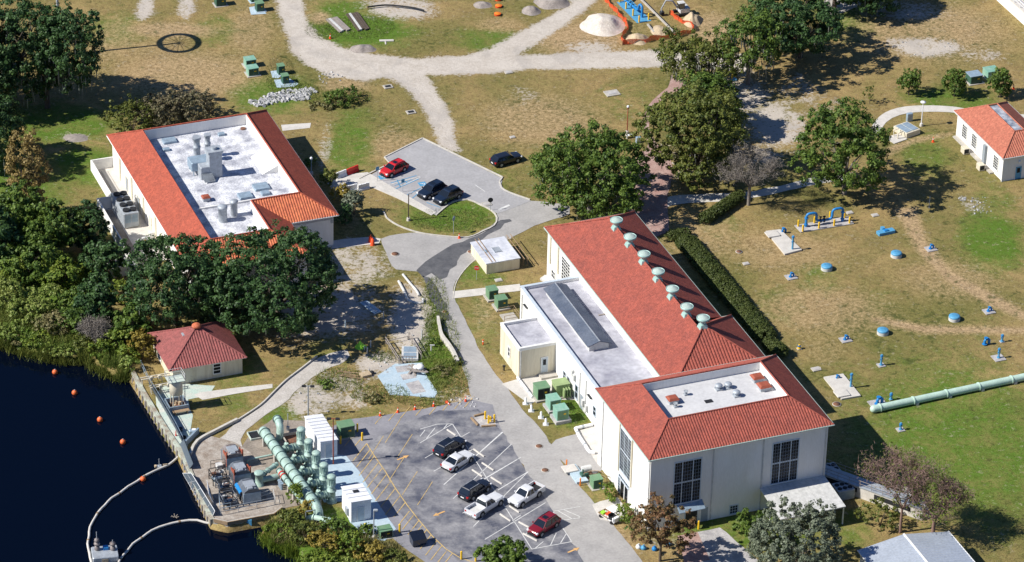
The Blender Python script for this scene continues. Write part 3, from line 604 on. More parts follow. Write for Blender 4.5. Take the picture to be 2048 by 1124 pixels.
for x,y in ((9.1,-69.1),(13.3,-69.1),(17.6,-69.1),(9.1,-65.9)):
    pp=MB(off); pp.box(x-.07,x+.07,y-.07,y+.07,-.2,2.75 if y<-68 else 3.0); pp.build('post','frame_white',cno)
for x,y,s in ((2.3,-62.86,0),(9.1,-62.86,0),(17.6,-62.86,0),(-6.17,-62.6,1),(-6.17,-47.6,1)):
    ds=MB(off); ds.box(x-.07,x+.07,y-.07,y+.05,.1,10.9); ds.build('downspout','white_old',mainb)
for s_ in (53.05,57.1):
    ds=MB(off); ds.box(-6.28,-6.1,-s_-.12,-s_+.12,3.2,10.2); ds.build('pilaster','cream',mainb)
# long hall
w=MB(off); w.box(5.1,17.7,-46.3,-.1,-1,7.45); w.build('hall_wall','stucco',mainb)
w=MB(off); w.box(15,19.2,-44.2,-29.9,-1,7.42); w.build('hall_end_wall','stucco',mainb)
h=MB(off); ze,zr=7.5,11.3; L0,R0,F0,K0=4.7,18.1,-40.,.25; mid=11.4
tile_slope(h,[(L0,-37,ze),(L0,K0,ze),(mid,K0-6.7,zr),(mid,-37,zr)],(L0,-37,ze),(L0,K0,ze))
tile_slope(h,[(R0,-29.6,ze),(R0,K0,ze),(mid,K0-6.7,zr),(mid,-34.5,zr),(R0,-29.6,ze)][:4],(R0,-29.6,ze),(R0,K0,ze))
tile_slope(h,[(L0,K0,ze),(R0,K0,ze),(mid,K0-6.7,zr)],(L0,K0,ze),(R0,K0,ze))
ax,ay,az=12.1,-37.,11.68
tile_slope(h,[(4.7,-44.4,ze),(4.7,-36.8,ze),(ax-.6,ay+.2,az-.3),(ax,ay,az)],(4.7,-44.4,ze),(4.7,-36.8,ze))
tile_slope(h,[(4.7,-44.4,ze),(19.5,-44.4,ze),(ax,ay,az)],(4.7,-44.4,ze),(19.5,-44.4,ze),per=.42,h=.1)
tile_slope(h,[(19.5,-44.4,ze),(19.5,-29.6,ze),(ax,ay,az)],(19.5,-44.4,ze),(19.5,-29.6,ze))
tile_slope(h,[(19.5,-29.6,ze),(R0-1.2,-29.6,ze),(ax,ay,az)],(R0-1.2,-29.6,ze),(19.5,-29.6,ze))
hr=h.build('hall_roof','tile_main',mainb)
c=MB(off)
for p_,q_ in (((mid,K0-6.7,zr),(mid,-36.4,zr)),((L0,K0,ze),(mid,K0-6.7,zr)),((R0,K0,ze),(mid,K0-6.7,zr)),((4.7,-44.4,ze),(ax,ay,az)),((19.5,-44.4,ze),(ax,ay,az)),((19.5,-29.6,ze),(ax,ay,az))):
    c.cyl(Vector(p_)+Vector((0,0,.06)),Vector(q_)+Vector((0,0,.08)),.13,n=6)
c.build('ridge_cap','tile_clay' if 0 else 'tile_main',hr)
u=MB(off); u.box(4.75,18.05,-29.6,.2,7.4,7.47); u.box(4.75,19.45,-44.35,-29.65,7.4,7.47); u.build('soffit','stucco_white',mainb)
gutter(mainb,off,[(4.65,-44.4,7.45),(4.65,.3,7.45),(18.15,.3,7.45),(18.15,-29.5,7.45),(19.55,-29.5,7.45),(19.55,-44.4,7.45)],closed=False)
# ventilators
for i,(a_,b_,z_) in enumerate([(mid,-9.0,zr),(mid,-13.8,zr),(mid,-18.65,zr),(mid,-23.5,zr),(mid,-28.3,zr),(mid,-33.1,zr),(12.0,-37.,11.68)]):
    v=MB(off+Vector((a_,b_,z_)))
    vs=[(-.62,-.6,-.42),(.62,-.6,-.42),(.62,.6,-.42),(-.62,.6,-.42),(-.4,-.4,.25),(.4,-.4,.25),(.4,.4,.25),(-.4,.4,.25)]
    v.add(vs,[(0,1,5,4),(1,2,6,5),(2,3,7,6),(3,0,4,7),(4,5,6,7)])
    v.cyl((0,0,.2),(0,0,.85),.36,.34,14); vo=v.build('ventilator','vent_green',hr)
    d=MB(off+Vector((a_,b_,z_))); d.lathe([(.5,.72),(.62,.8),(.86,.95),(.88,1.25),(.80,1.27),(.80,1.18)],20); d.build('ventilator_ring','vent_green',hr)
    d=MB(off+Vector((a_,b_,z_))); d.lathe([(.80,1.2),(.7,1.28),(.35,1.42),(.05,1.5)],20); d.build('ventilator_cap',MT['gutter'],hr)
# hall windows on the side wall
window(mainb,off,'a',5.1,5.6,8.4,2.2,6.2,4,8,frame='frame_white',bar=.09); window(mainb,off,'a',5.1,2.0,3.2,.9,2.1,2,2,frame='frame_white',bar=.09)
for s_ in (1.3,4.2): ds=MB(off); ds.box(4.95,5.1,-s_-.2,-s_+.2,2.6,6.9); ds.build('pilaster','cream',mainb)
# annex with monitor roof
w=MB(off); w.box(-3.2,5.1,-46.3,-11.2,-1,5.5); 
AN=(-3.2,5.1,-46.3,-11.2)
w.build('annex_wall','stucco_white',mainb)
ar=MB(off); ar.box(-2.95,5.09,-46.3,-11.45,5.4,5.56); aro=ar.build('annex_roof','roof_annex',mainb)
pa=MB(off); pa.box(-3.22,-2.9,-46.29,-11.18,5.5,6.0); pa.box(-2.9,5.09,-11.5,-11.18,5.5,6.0); pa.build('parapet','stucco_white',aro)
cp=MB(off); cp.box(-3.3,-2.85,-46.29,-11.1,6.0,6.08); cp.box(-2.85,5.09,-11.55,-11.1,6.0,6.08); cp.build('coping','frame_blue',aro)
mo=MB(off); mo.box(-.45,2.3,-29.0,-13.5,5.56,6.45); mo.add([(-.45,-29.,6.45),(2.3,-29.,6.45),(.93,-29.,6.95),(-.45,-13.5,6.45),(2.3,-13.5,6.45),(.93,-13.5,6.95)],[(0,1,2),(5,4,3)])
mo=mo.build('monitor_wall','white_old',mainb)
m2=MB(off); z1,z2=6.42,6.98
m2.add([(-.75,-29.2,z1),(-.75,-13.3,z1),(.93,-13.3,z2),(.93,-29.2,z2),(2.6,-29.2,z1),(2.6,-13.3,z1),(-.75,-29.2,z1-.1),(-.75,-13.3,z1-.1),(.93,-13.3,z2-.1),(.93,-29.2,z2-.1),(2.6,-29.2,z1-.1),(2.6,-13.3,z1-.1)],[(0,3,2,1),(3,4,5,2),(0,6,9,3),(3,9,10,4),(0,1,7,6),(4,10,11,5),(1,2,8,7),(2,5,11,8)])
m2.build('monitor_roof','roof_slate',mo); m3=MB(off); m3.box(.86,1.0,-29.2,-13.3,6.96,7.02); m3.build('ridge_strip','galv',mo)
rh=MB(off); p_=g(1204,630,5.56); rh.at((p_.dot(UA),p_.dot(VB),5.56)); rh.box(-.5,.5,-.1,.1,0,.12); rh.build('roof_scrap','wood_grey',aro)
for s_,z0,z1 in ((27.2,.9,2.2),(28.6,.9,2.2),(31.4,.5,2.6),(37.6,1.6,3.0),(39.8,1.6,3.0),(14.0,1.2,2.4)): window(mainb,off,'a',-3.2,s_,s_+.85,z0,z1,1,2,frame='frame_blue',bar=.07)
door(mainb,off,'a',-3.2,33.2,34.2,2.2,'door_grey')
for s_ in (12.,35.,32.9): ds=MB(off); ds.box(-3.34,-3.2,-s_-.06,-s_+.06,.2,5.2); ds.build('downspout','white_old',mainb)
for s_,z_ in ((13.5,4.2),(36.5,3.6)):
    ds=MB(off); ds.box(-3.5,-3.2,-s_-.6,-s_+.6,z_,z_+.1); ds.build('lamp_bracket','dark',mainb)
for s_,z_ in ((30.6,3.4),(31.2,3.0),(34.4,1.0),(35.6,.9)):
    ds=MB(off); ds.box(-3.55,-3.2,-s_-.25,-s_+.25,z_,z_+.9); ds.build('wall_unit','white_old',mainb)
# small annex
w=MB(off); w.box(-8.35,-3.2,-24.1,-17.2,-1,4.3); w.build('small_annex_wall','cream',mainb)
ar=MB(off); ar.box(-8.1,-3.21,-23.85,-17.45,4.2,4.36); aro=ar.build('small_annex_roof','roof_grey',mainb)
pa=MB(off); pa.box(-8.37,-8.1,-24.12,-17.18,4.3,4.7); pa.box(-8.1,-3.2,-24.12,-23.85,4.3,4.7); pa.box(-8.1,-3.2,-17.45,-17.18,4.3,4.7); pa.build('parapet','stucco_white',aro)
cp=MB(off); cp.box(-8.42,-8.05,-24.17,-17.13,4.7,4.76); cp.box(-8.05,-3.2,-24.17,-23.8,4.7,4.76); cp.box(-8.05,-3.2,-17.5,-17.13,4.7,4.76); cp.build('coping','frame_white',aro)
door(mainb,off,'b',-24.1,-5.15,-4.3,2.3,'frame_blue',True,z=.35)
window(mainb,off,'a',-8.35,20.3,20.9,1.5,2.9,1,2,frame='frame_white',bar=.08)
st=MB(off); st.box(-5.6,-3.25,-25.4,-24.1,0,.3); st.box(-5.6,-5.2,-25.4,-24.1,.3,.34); st.build('step','concrete',mainb)
ds=MB(off); ds.box(-8.2,-8.05,-24.24,-24.1,0,4.3); ds.build('downspout','white_old',mainb)

# ---------------- concrete vault beside the hall ----------------
p=g(1008,500); a0,b0=p.dot(UA),p.dot(VB)
O1=Vector((-2.6,2.5,0)); off=-O1
vb=thing('concrete_vault','low cream walled vault with grey flat top beside the far end of the hall','vault',ab(*O1))
w=MB(off); w.box(-2.7,2.2,2.85,9.0,0,1.6); w.build('wall','cream',vb)
w=MB(off); w.box(-2.8,2.3,2.75,9.1,1.6,1.75); w.build('lid','membrane',vb)
w=MB(off); w.box(-.6,.5,5.2,6.6,1.75,1.79); w.box(-.6,-.5,5.2,6.6,1.79,1.87); w.box(-.5,.5,5.2,5.3,1.79,1.87); w.build('hatch','galv',vb)
for a_ in (-1.9,-1.4): 
    w=MB(off); w.cyl((a_,2.9,1.82),(a_,9.6,1.82),.05,n=6); w.build('pipe','wood',vb)
w=MB(off); w.lathe([(.35,1.76),(.35,1.84),(.02,1.86)],12,(-1.65,6.0,0)); w.build('manhole_lid','steel_blue',vb)
for i,(a_,b_) in enumerate(((3.2,3.2),(3.2,9.2),(2.6,9.4),(-2.9,9.6))):
    pass
rl=thing('pipe_rack','rust orange pipe rails over soil between the vault and the hall','rail',ab(3.4,6.5))
r_=MB(); 
for x in (-.4,.2): r_.cyl((x,-3.6,1.3),(x,3.6,1.3),.05,n=6)
for y in (-3,0,3): r_.cyl((-.4,y,0),(-.4,y,1.3),.05,n=6); r_.cyl((.2,y,0),(.2,y,1.3),.05,n=6)
r_.build('rail','wood',rl)

# ---------------- left building ----------------
O2=Vector((-32,30,0)); off=-O2
lb=thing('office_building','white building with orange red tiled hip roof around a stained white flat roof','building',ab(*O2))
w=MB(off); w.box(-43.0,-26.9,8.6,49.0,-.5,4.95); w.box(-26.9,-20.1,17.35,49.0,-.5,4.94); w.build('wall','stucco',lb)
ze,zi=5.0,7.35; h=MB(off)
O=[(-43.6,8.),(-26.6,8.),(-26.4,16.8),(-19.5,16.8),(-19.5,49.6),(-43.6,49.6)]; I_=[(-39.5,12.1),(-31.,12.1),(-31.,20.6),(-23.9,20.6),(-23.9,45.2),(-39.5,45.2)]
clay=MB(off)
for i in range(6):
    j=(i+1)%6; e0=(*O[i],ze); e1=(*O[j],ze); pl=[e0,e1,(*I_[j],zi),(*I_[i],zi)]
    tile_slope(clay if i in (0,2) else h,pl,e0,e1,per=.36 if i in (0,2) else .27,h=.09 if i in (0,2) else .05)
hr2=h.build('roof','tile_orange',lb); clay.build('front_roof_slope','tile_clay',hr2)
c=MB(off)
for i in range(6):
    j=(i+1)%6
    if i!=2: c.cyl((*O[i],ze+.05),(*I_[i],zi+.06),.12,n=6)
    c.cyl((*I_[i],zi+.06),(*I_[j],zi+.06),.12,n=6)
c.build('ridge_cap','tile_orange',hr2)
fz=5.75
fl=MB(off); fl.prism(I_,5.2,fz); flo=fl.build('flat_roof','membrane_stain',lb)
pw=MB(off)
for i in range(6):
    j=(i+1)%6; p_=Vector((*I_[i],0));q_=Vector((*I_[j],0)); d=(q_-p_).normalized(); nn_=Vector((-d.y,d.x,0))
    pw.prism([tuple((p_)[:2]),tuple(q_[:2]),tuple((q_+nn_*.16)[:2]),tuple((p_+nn_*.16)[:2])],fz,zi-.02-.002*i)
pw.build('parapet','stucco_white',flo)
gutter(lb,off,[(x,y,ze-.06) for x,y in O],mt='frame_white')
pq=lambda x,y,z=fz: (lambda p:(p.dot(UA),p.dot(VB)))(g(180+x/3.407,210+y/3.407,z))
pr=lambda x,y,z=fz: (lambda p:(p.dot(UA),p.dot(VB)))(g(460+x/3.625,210+y/3.625,z))
# low seam walls and roof gear
sm=MB(off); A1=pq(735,715);A2=pq(954,680); sm.box(A1[0],A2[0]+4,A1[1]-.1,A1[1]+.1,fz,fz+.25); sm.build('roof_seam','stucco_white',flo)
a_,b_=pq(745,445); un=MB(off+Vector((a_,b_,fz))); un.box(-1.5,1.6,-1.3,.9,.7,2.0,.1); un.cyl((-1.2,-1.3,0),(-1.2,-1.3,.7),.08,n=6); un.cyl((1.7,-1.3,0),(1.7,-1.3,.7),.08,n=6);un.cyl((-1.2,.8,0),(-1.2,.8,.7),.08,n=6); un.build('air_handler','steel_blue',flo)
un=MB(off+Vector((a_,b_-2.2,fz))); un.box(-.6,1.0,-.6,1.6,0,1.9,.08); un.add([(-.6,-.6,1.0),(1.0,-.6,1.0),(1.2,-1.9,.2),(-.4,-1.9,.2)],[(0,1,2,3),(3,2,1,0)]); un.build('duct','galv',flo)
for x,y,hh,r_ in ((730,385,4.0,.5),(803,350,3.6,.43)):
    a_,b_=pq(x,y); s=MB(off+Vector((a_,b_,fz))); s.lathe([(r_*1.15,0),(r_*1.15,.4),(r_,.45),(r_,hh*.55),(r_*1.12,hh*.56),(r_*1.12,hh*.62),(r_*.9,hh*.64),(r_*.9,hh*.9),(r_*1.25,hh*.91),(r_*1.2,hh)],14); s.build('exhaust_stack','galv',flo)
a_,b_=pq(848,478); s=MB(off+Vector((a_,b_,fz))); s.box(-.95,.95,-.8,.8,0,3.9,.05); s.box(-1.1,1.1,-.95,.95,3.9,4.2); s.cyl((0,0,4.2),(0,0,4.6),.45,.4,12); s.build('vent_tower','galv',flo)
for x,y in ((900,750),):
    a_,b_=pq(x+5,y+40); s=MB(off+Vector((a_,b_,fz))); s.lathe([(.62,0),(.62,2.0),(.7,2.02),(.7,2.3),(.5,2.45),(.1,2.5)],14); s.build('exhaust_stack','galv',flo)
a_,b_=pr(30,800); s=MB(off+Vector((a_,b_,fz))); s.lathe([(.5,0),(.5,2.0),(.6,2.02),(.6,2.3),(.4,2.45),(.1,2.5)],14); s.build('exhaust_stack','galv',flo)
for x,y,s_ in ((540,250,.7),(520,310,.35),(895,205,.35)): a_,b_=pq(x,y); s=MB(off+Vector((a_,b_,fz))); s.box(-s_*1.4,s_*1.4,-s_,s_,0,.35,.05); s.build('hatch','steel_blue',flo)
for x,y,s_ in ((110,665,.8),(255,645,.5),(225,600,.9)): a_,b_=pr(x,y); s=MB(off+Vector((a_,b_,fz))); s.box(-s_*1.2,s_*1.2,-s_,s_,0,.35,.05); s.build('hatch','steel_blue',flo)
redhood(off,*pq(790,650),fz,flo,.6)
a0_,b0_=pr(235,505); a1_,b1_=pr(350,490); sk=MB(off); sk.add([(a0_,b0_,fz),(a0_,b0_+5.5,fz),(a1_,b0_+5.5,fz+1.1),(a1_,b0_,fz+1.1),(a1_,b0_,fz),(a1_,b0_+5.5,fz)],[(0,3,2,1),(0,4,3),(1,2,5),(3,4,5,2)]); sk.build('roof_wedge','stucco_white',flo)
a_,b_=pr(105,165); s=MB(off+Vector((a_-.3,b_-.3,fz))); s.lathe([(.4,0),(.4,.15),(.3,.2)],12); s.build('drain','rust',flo)
# side piers, doors
for b_ in (45.,39.,33.,27.,21.,15.):
    s=MB(off); s.box(-43.12,-43.0,b_-.35,b_+.35,0,4.8); s.build('pier','cream',lb)
for s_ in (-42.,-36,-30.,-24.5): door(lb,off,'a',-43.0,s_,s_+1.,2.2,'door_grey' if s_<-30 else 'cream',frame='cream')
s=MB(off); s.box(-20.5,-20.1,17.28,17.35,3.6,4.1); s.build('wall_unit','galv',lb)
s=MB(off); s.box(-26.4,-20.1,17.25,17.35,4.2,4.35); s.build('band','white_old',lb)

# courtyard wall + chiller
O3=Vector((-47,34,0)); off=-O3
cw=thing('courtyard_wall','white rendered yard wall along the left side of the flat roofed building','wall',ab(*O3))
w=MB(off); w.box(-46.3,-46.1,37.6,49.1,0,1.7); w.box(-46.1,-43.0,48.9,49.1,0,1.7); w.box(-48.4,-46.1,37.4,37.6,0,1.9); w.box(-48.6,-48.4,20.0,37.6,0,1.9); w.box(-48.4,-44.9,20.6,20.8,0,1.9); w.box(-48.55,-48.35,17.4,20.0,0,1.6); w.box(-51.5,-48.5,18.6,18.8,0,1.5); w.box(-51.6,-51.4,18.8,22.,0,1.5); w.build('wall','stucco_white',cw)
fl=MB(off); fl.box(-48.4,-43.0,20.8,37.4,.0,.07); fl.box(-46.1,-43.0,37.6,48.9,.0,.07); fl.build('yard_floor','concrete_pale',cw)
fl=MB(off); fl.box(-46.1,-45.2,37.6,48.4,.07,.09); fl.box(-48.0,-46.6,22.,37.0,.07,.09);fl.build('drain_strip','concrete_dark',cw)
fl=MB(off); fl.box(-45.0,-44.2,41.,48.,.07,.2); fl.build('pad','concrete_pale',cw)
fl=MB(off); fl.box(-51.4,-48.6,18.8,21.8,.9,1.0); fl.build('ledge','concrete_slab',cw)
ch=thing('rooftop_style_chiller','grey green air chiller with eight black fans in the walled yard','chiller',g(180+235/3.407,210+850/3.407),HD)
b=MB(); b.box(0,2.15,.0,6.6,.25,2.45,.05); b.build('casing','galv',ch); b=MB(); b.box(.1,2.05,.1,6.5,0,.25); b.build('base','concrete',ch)
for i in range(4):
    for j in range(2):
        f=MB((.58+j*1.0,.9+i*1.6,2.45)); f.cyl((0,0,0),(0,0,.28),.46,.5,14); f.build('fan','dark',ch)
b=MB(); b.box(.15,1.0,-.03,0,1.0,2.2); b.box(1.15,2.0,-.03,0,1.0,2.2); b.build('louvre','steel_blue',ch)
b=MB(); b.box(-.03,0,.3,6.3,.9,2.2); b.build('coil_panel','galv',ch)
for (px,py,ww,dd,hh,lab) in ((463-142,0,0,0,0,0),): pass
bx=thing('electrical_box','white pair of wall boxes by the lower end of the courtyard','cabinet',g(276,502),HD); b=MB(); b.box(0,.5,0,.4,0,1.7); b.box(.7,1.3,0,.4,0,1.9); b.build('casing','white_old',bx); b=MB(); b.box(.5,.7,.1,.3,1.2,1.3); b.box(.8,1.2,-.02,0,1.2,1.6); b.build('door','yellow',bx)
bx=thing('bench_unit','white low cabinet against the left building wall near the oak','cabinet',g(300,478),HD); b=MB(); b.box(0,1.6,0,.8,0,.9,.05); b.build('casing','white_old',bx); b=MB(); b.box(.1,1.5,-.03,0,.1,.8); b.build('door','white',bx)
bx=thing('trash_bin','small grey bin against the yard side wall of the left building','bin',g(257,382),HD); b=MB(); b.box(0,.6,0,.6,0,1.0,.05); b.build('body','door_grey',bx); b=MB(); b.box(-.03,.63,-.03,.63,1.0,1.1); b.build('lid','dark',bx)

# ---------------- waterside house ----------------
O4=Vector((-47,-6,0)); off=-O4
hs=thing('waterside_house','small cream house with pinkish red pyramid tile roof at the lake edge','building',ab(*O4))
w=MB(off); w.box(-51.8,-42.3,-10.8,-1.6,-1,2.45); w.build('wall','cream',hs)
h=MB(off); Q=[(-52.4,-11.2),(-41.75,-11.2),(-41.75,-1.1),(-52.4,-1.1)]; ap=(-47.1,-6.15,5.45)
for i in range(4): j=(i+1)%4; tile_slope(h,[(*Q[i],2.5),(*Q[j],2.5),ap],(*Q[i],2.5),(*Q[j],2.5),per=.36 if i==0 else .27,h=.09 if i==0 else .05)
hr3=h.build('roof','tile_pink',hs)
c=MB(off); 
for i in range(4): c.cyl((*Q[i],2.56),(ap[0],ap[1],ap[2]+.05),.11,n=6)
c.build('ridge_cap','tile_pink',hr3)
c=MB(off); c.sph((ap[0],ap[1],ap[2]+.15),.65,.55); c.build('finial','tile_clay',hr3)
c=MB(off); p_=g(370,672,4.2); c.at((p_.dot(UA),p_.dot(VB),4.1)); c.box(-.4,.4,-.4,.4,0,.45); c.build('skylight','galv',hr3)
c=MB(off); c.box(-52.3,-41.8,-11.1,-1.2,2.4,2.47); c.build('soffit','stucco_white',hs)
window(hs,off,'b',-10.8,-46.3,-45.3,.7,2.2,1,3,frame='frame_white',bar=.08)
window(hs,off,'a',-51.8,4.,5.4,.6,2.1,2,3,frame='frame_white',bar=.08)
door(hs,off,'b',-10.8,-50.2,-49.2,2.1,'cream',frame='cream')

# ---------------- right building ----------------
O5=Vector((80,10,0)); off=-O5
rb=thing('right_brickless_house','cream building with salmon tile roof and dark skylight strip at the right edge','building',ab(*O5))
rb.name='service_building'
w=MB(off); w.box(77.6,85.4,3.45,18.3,-.5,3.95); w.build('wall','stucco',rb)
h=MB(off)
r_=ring_roof(rb,off,(77.15,85.9,3.1,18.7),(80.7,82.3,6.7,15.2),4.,6.05,'tile_salmon')
c=MB(off); c.box(80.7,82.3,6.7,15.2,5.5,5.95); c.build('skylight',mat('skylight_glazing',(.10,.13,.18),.3,scale=.8,c2=(.55,.58,.62)),r_)
gutter(rb,off,[(77.1,3.05,3.95),(85.95,3.05,3.95),(85.95,18.75,3.95),(77.1,18.75,3.95)],mt='white_old')
p3=lambda x,y:(1880+x/5.917,190+y/5.917)
for s_ in (-16.4,-13.3,-6.4): window(rb,off,'a',77.6,s_,s_+1.35,.9,3.0,3,5,frame='frame_white',bar=.06)
s=MB(off); s.box(77.2,77.6,8.6,9.3,.3,3.2); s.build('duct','door_grey',rb)
door(rb,off,'b',3.45,79.6,80.6,2.1,'blue_light',True)
s=MB(off); s.sph((80.1,3.4,2.9),.22); s.build('lamp','white',rb)
s=MB(off); s.box(77.45,77.6,3.4,3.6,0,3.9); s.build('downspout','frame_white',rb)
s=MB(off); s.box(76.9,77.6,6.,18.,0,.2); s.build('footing','concrete',rb)
for i,(x,y,lab) in enumerate(((345,700,'upper'),(530,895,'lower'))):
    t=thing('condenser_unit','cream condenser unit by the wall of the right building, %s of the two'%lab,'air conditioner',g(*p3(x,y)),HD,'condensers by the right building'); b=MB(); b.box(-.9,0,0,1.1,.05,.95,.05); b.build('casing','tank_cream',t); b=MB(); b.box(-.8,-.1,-.03,0,.2,.85); b.build('grille','dark',t)

# ---------------- bottom right metal shed ----------------
pA=g(1714.6,1100.6,3.0); a0,b1=pA.dot(UA),pA.dot(VB); pC=g(1897,1062.4,3.0); a1=pC.dot(UA); am=(a0+a1)/2; 
O6=Vector((am,b1-5,0)); off=-O6
ms=thing('metal_shed','grey corrugated metal roofed shed at the bottom right corner','shed',ab(*O6))
w=MB(off); w.box(a0+.3,a1-.3,b1-12,b1-.3,-.5,2.95); w.add([(a0+.3,b1-.3,2.95),(a1-.3,b1-.3,2.95),(am,b1-.3,3.9)],[(2,1,0)]); w.build('wall','white_old',ms)
h=MB(off)
tile_slope(h,[(a0,b1-12.3,3.),(a0,b1,3.),(am,b1,4.0),(am,b1-12.3,4.)],(a0,b1-12.3,3.),(a0,b1,3.),per=.5,h=.05); tile_slope(h,[(a1,b1-12.3,3.),(a1,b1,3.),(am,b1,4.0),(am,b1-12.3,4.)],(a1,b1-12.3,3.),(a1,b1,3.),per=.5,h=.05)
h=h.build('roof','roof_metal',ms); c=MB(off); c.box(am-.12,am+.12,b1-12.3,b1+.02,4.0,4.08); c.box(a0-.05,a0+.05,b1-12.3,b1+.02,2.93,3.06); c.box(a1-.05,a1+.05,b1-12.3,b1+.02,2.93,3.06); c.build('trim','frame_white',h)

# ---------------- top right terrace building ----------------
O7=g(2030,60); a0,b0=g(2013,22).dot(UA),g(2013,22).dot(VB); 
tb=thing('terrace_building','white terrace block with pale railing at the top right corner','building',O7)
off=Vector((-O7.dot(UA),-O7.dot(VB),0))
w=MB(off); w.box(a0+.3,a0+8,b0-12,b0+4,0,2.2); w.build('wall','stucco',tb)
w=MB(off); w.box(a0,a0+8.3,b0-12.3,b0+4.2,2.2,2.4); w.build('deck','concrete_pale',tb)
w=MB(off)
for i in range(9): w.box(a0+.1,a0+.2,b0-12+i*2,b0-11.9+i*2,2.4,3.4)
w.box(a0+.08,a0+.22,b0-12,b0+4.1,3.4,3.5); w.box(a0+.1,a0+.2,b0-12,b0+4.1,2.9,2.97); w.build('railing','white',tb)
# ---------------- small sheds, walls by the lot ----------------
def shed(name,label,a0,a1,b0,b1,h,slope,ribs,unit=False):
    O=Vector(((a0+a1)/2,b0,0)); off=-O; t=thing(name,label,'shed',ab(*O))
    w=MB(off); w.add([(a0,b0,0),(a1,b0,0),(a1,b1,0),(a0,b1,0),(a0,b0,h),(a1,b0,h-slope),(a1,b1,h-slope),(a0,b1,h)],[(0,3,2,1),(0,1,5,4),(1,2,6,5),(2,3,7,6),(3,0,4,7),(4,5,6,7)]); w.build('wall','shed_white',t)
    r=MB(off); o=.12; z=lambda a:h+.02-slope*(a-a0)/(a1-a0)
    r.add([(a0-o,b0-o,z(a0-o)),(a1+o,b0-o,z(a1+o)),(a1+o,b1+o,z(a1+o)),(a0-o,b1+o,z(a0-o))]+[(a0-o,b0-o,z(a0-o)+.09),(a1+o,b0-o,z(a1+o)+.09),(a1+o,b1+o,z(a1+o)+.09),(a0-o,b1+o,z(a0-o)+.09)],[(0,3,2,1),(4,5,6,7),(0,1,5,4),(1,2,6,5),(2,3,7,6),(3,0,4,7)]); ro=r.build('roof','shed_white',t)
    q=MB(off)
    for i in range(1,ribs):
        b=b0+(b1-b0)*i/ribs; q.add([(a0-o,b-.03,z(a0-o)+.13),(a1+o,b-.03,z(a1+o)+.13),(a1+o,b+.03,z(a1+o)+.13),(a0-o,b+.03,z(a0-o)+.13),(a0-o,b-.03,z(a0-o)+.09),(a1+o,b-.03,z(a1+o)+.09),(a1+o,b+.03,z(a1+o)+.09),(a0-o,b+.03,z(a0-o)+.09)],[(0,1,2,3),(0,4,5,1),(3,2,6,7)])
    q.build('seam','galv',ro)
    am=(a0+a1)/2; door(t,off,'b',b0,am-.45,am+.35,min(2.05,h-.5),'frame_blue',frame='frame_white')
    return t,off,ro
t,off,ro=shed('equipment_shed','larger white flat roofed shed with ribbed roof behind the pumps',-39.15,-36.9,-33.8,-27.6,2.6,.15,8)
t,off,ro=shed('equipment_shed','smaller white square shed with roof grille standing on blue slab by the lot',-40.15,-37.55,-48.75,-45.2,3.05,.1,4)
q=MB(off); q.box(-39.2,-38.5,-47.0,-46.4,3.1,3.2); q.build('roof_grille','dark',ro)
q=MB(off); q.box(-40.45,-40.15,-47.9,-47.2,.6,1.6); q.build('wall_unit','galv',t)
# ---------------- cabinets ----------------
def cabinet(px,py,w,d,h,m,label,top=None,front=None,pad=.25,padm='concrete',fins=0,group=None,name='transformer_cabinet',cat='electrical cabinet'):
    p=g(px,py); t=thing(name,label,cat,p,HD,group)
    if pad: b=MB(); b.box(-.25,w+.3,-.3,d+.3,-.02,pad); b.build('pad',padm,t)
    b=MB(); b.box(0,w,0,d,pad,pad+h,.03); b.build('casing',m,t)
    b=MB(); b.box(-.06,w+.06,-.06,d+.06,pad+h,pad+h+.08,.02); b.build('lid',top or m,t)
    b=MB(); b.box(.08,w/2-.03,-.035,0,pad+.12,pad+h-.1); b.build('door',front or m,t)
    b=MB(); b.box(w/2+.03,w-.08,-.035,0,pad+.12,pad+h-.1); b.build('door',front or m,t)
    b=MB(); b.box(w*.55,w*.75,-.05,-.035,pad+h*.55,pad+h*.7); b.build('warning_label','yellow',t)
    for i in range(fins): b=MB(); x=w*.45+i*w*.19; b.box(x,x+w*.1,-.75,-.05,pad+.1,pad+h*.8,.02); b.build('cooling_fin','cab_olive',t)
    return t
GR='green electrical cabinets'
cabinet(1075,804,1.75,1.7,1.65,'cab_green','open fronted green cabinet nearest the small annex door',front='dark',group=GR)
cabinet(1112,798,1.9,1.6,1.7,'cab_olive','olive green transformer with cooling fins against the annex wall',fins=3,group=GR)
cabinet(1100,826,1.5,1.7,1.4,'cab_teal','pale teal cabinet, rear one of two on a dark slab near white bollards',front='cab_green',pad=.35,padm='concrete_slab',group=GR)
cabinet(1114,848,1.6,1.6,1.45,'cab_teal','pale teal cabinet, front one of two on a dark slab near white bollards',front='cab_green',pad=.45,padm='concrete_slab',group=GR)
cabinet(1186.5,980,1.3,1.3,1.25,'cab_green','single green cabinet beside the round bush at the hall entrance',front='cab_dark',pad=.08,group=GR)
cabinet(681,879,1.95,1.6,1.6,'cab_green','dark green cabinet between white shed and yellow bollards',front='cab_dark',pad=.1,group=GR)
cabinet(761,1079,1.6,1.3,1.0,'cab_green','green cabinet with open dark front near the dumpster',front='dark',pad=.05,group=GR)
cabinet(978,603,1.35,1.4,1.3,'cab_green','green cabinet on the lawn by the footpath, rear of the pair',front='cab_dark',group=GR)
cabinet(995.5,622,1.45,1.4,1.35,'cab_green','green cabinet on the lawn by orange railing, front of the pair',front='cab_dark',group=GR)
cabinet(492.5,137,1.6,1.4,1.15,'cab_teal','pale topped green cabinet above the riprap, rear left of four',front='cab_dark',pad=.1,group=GR)
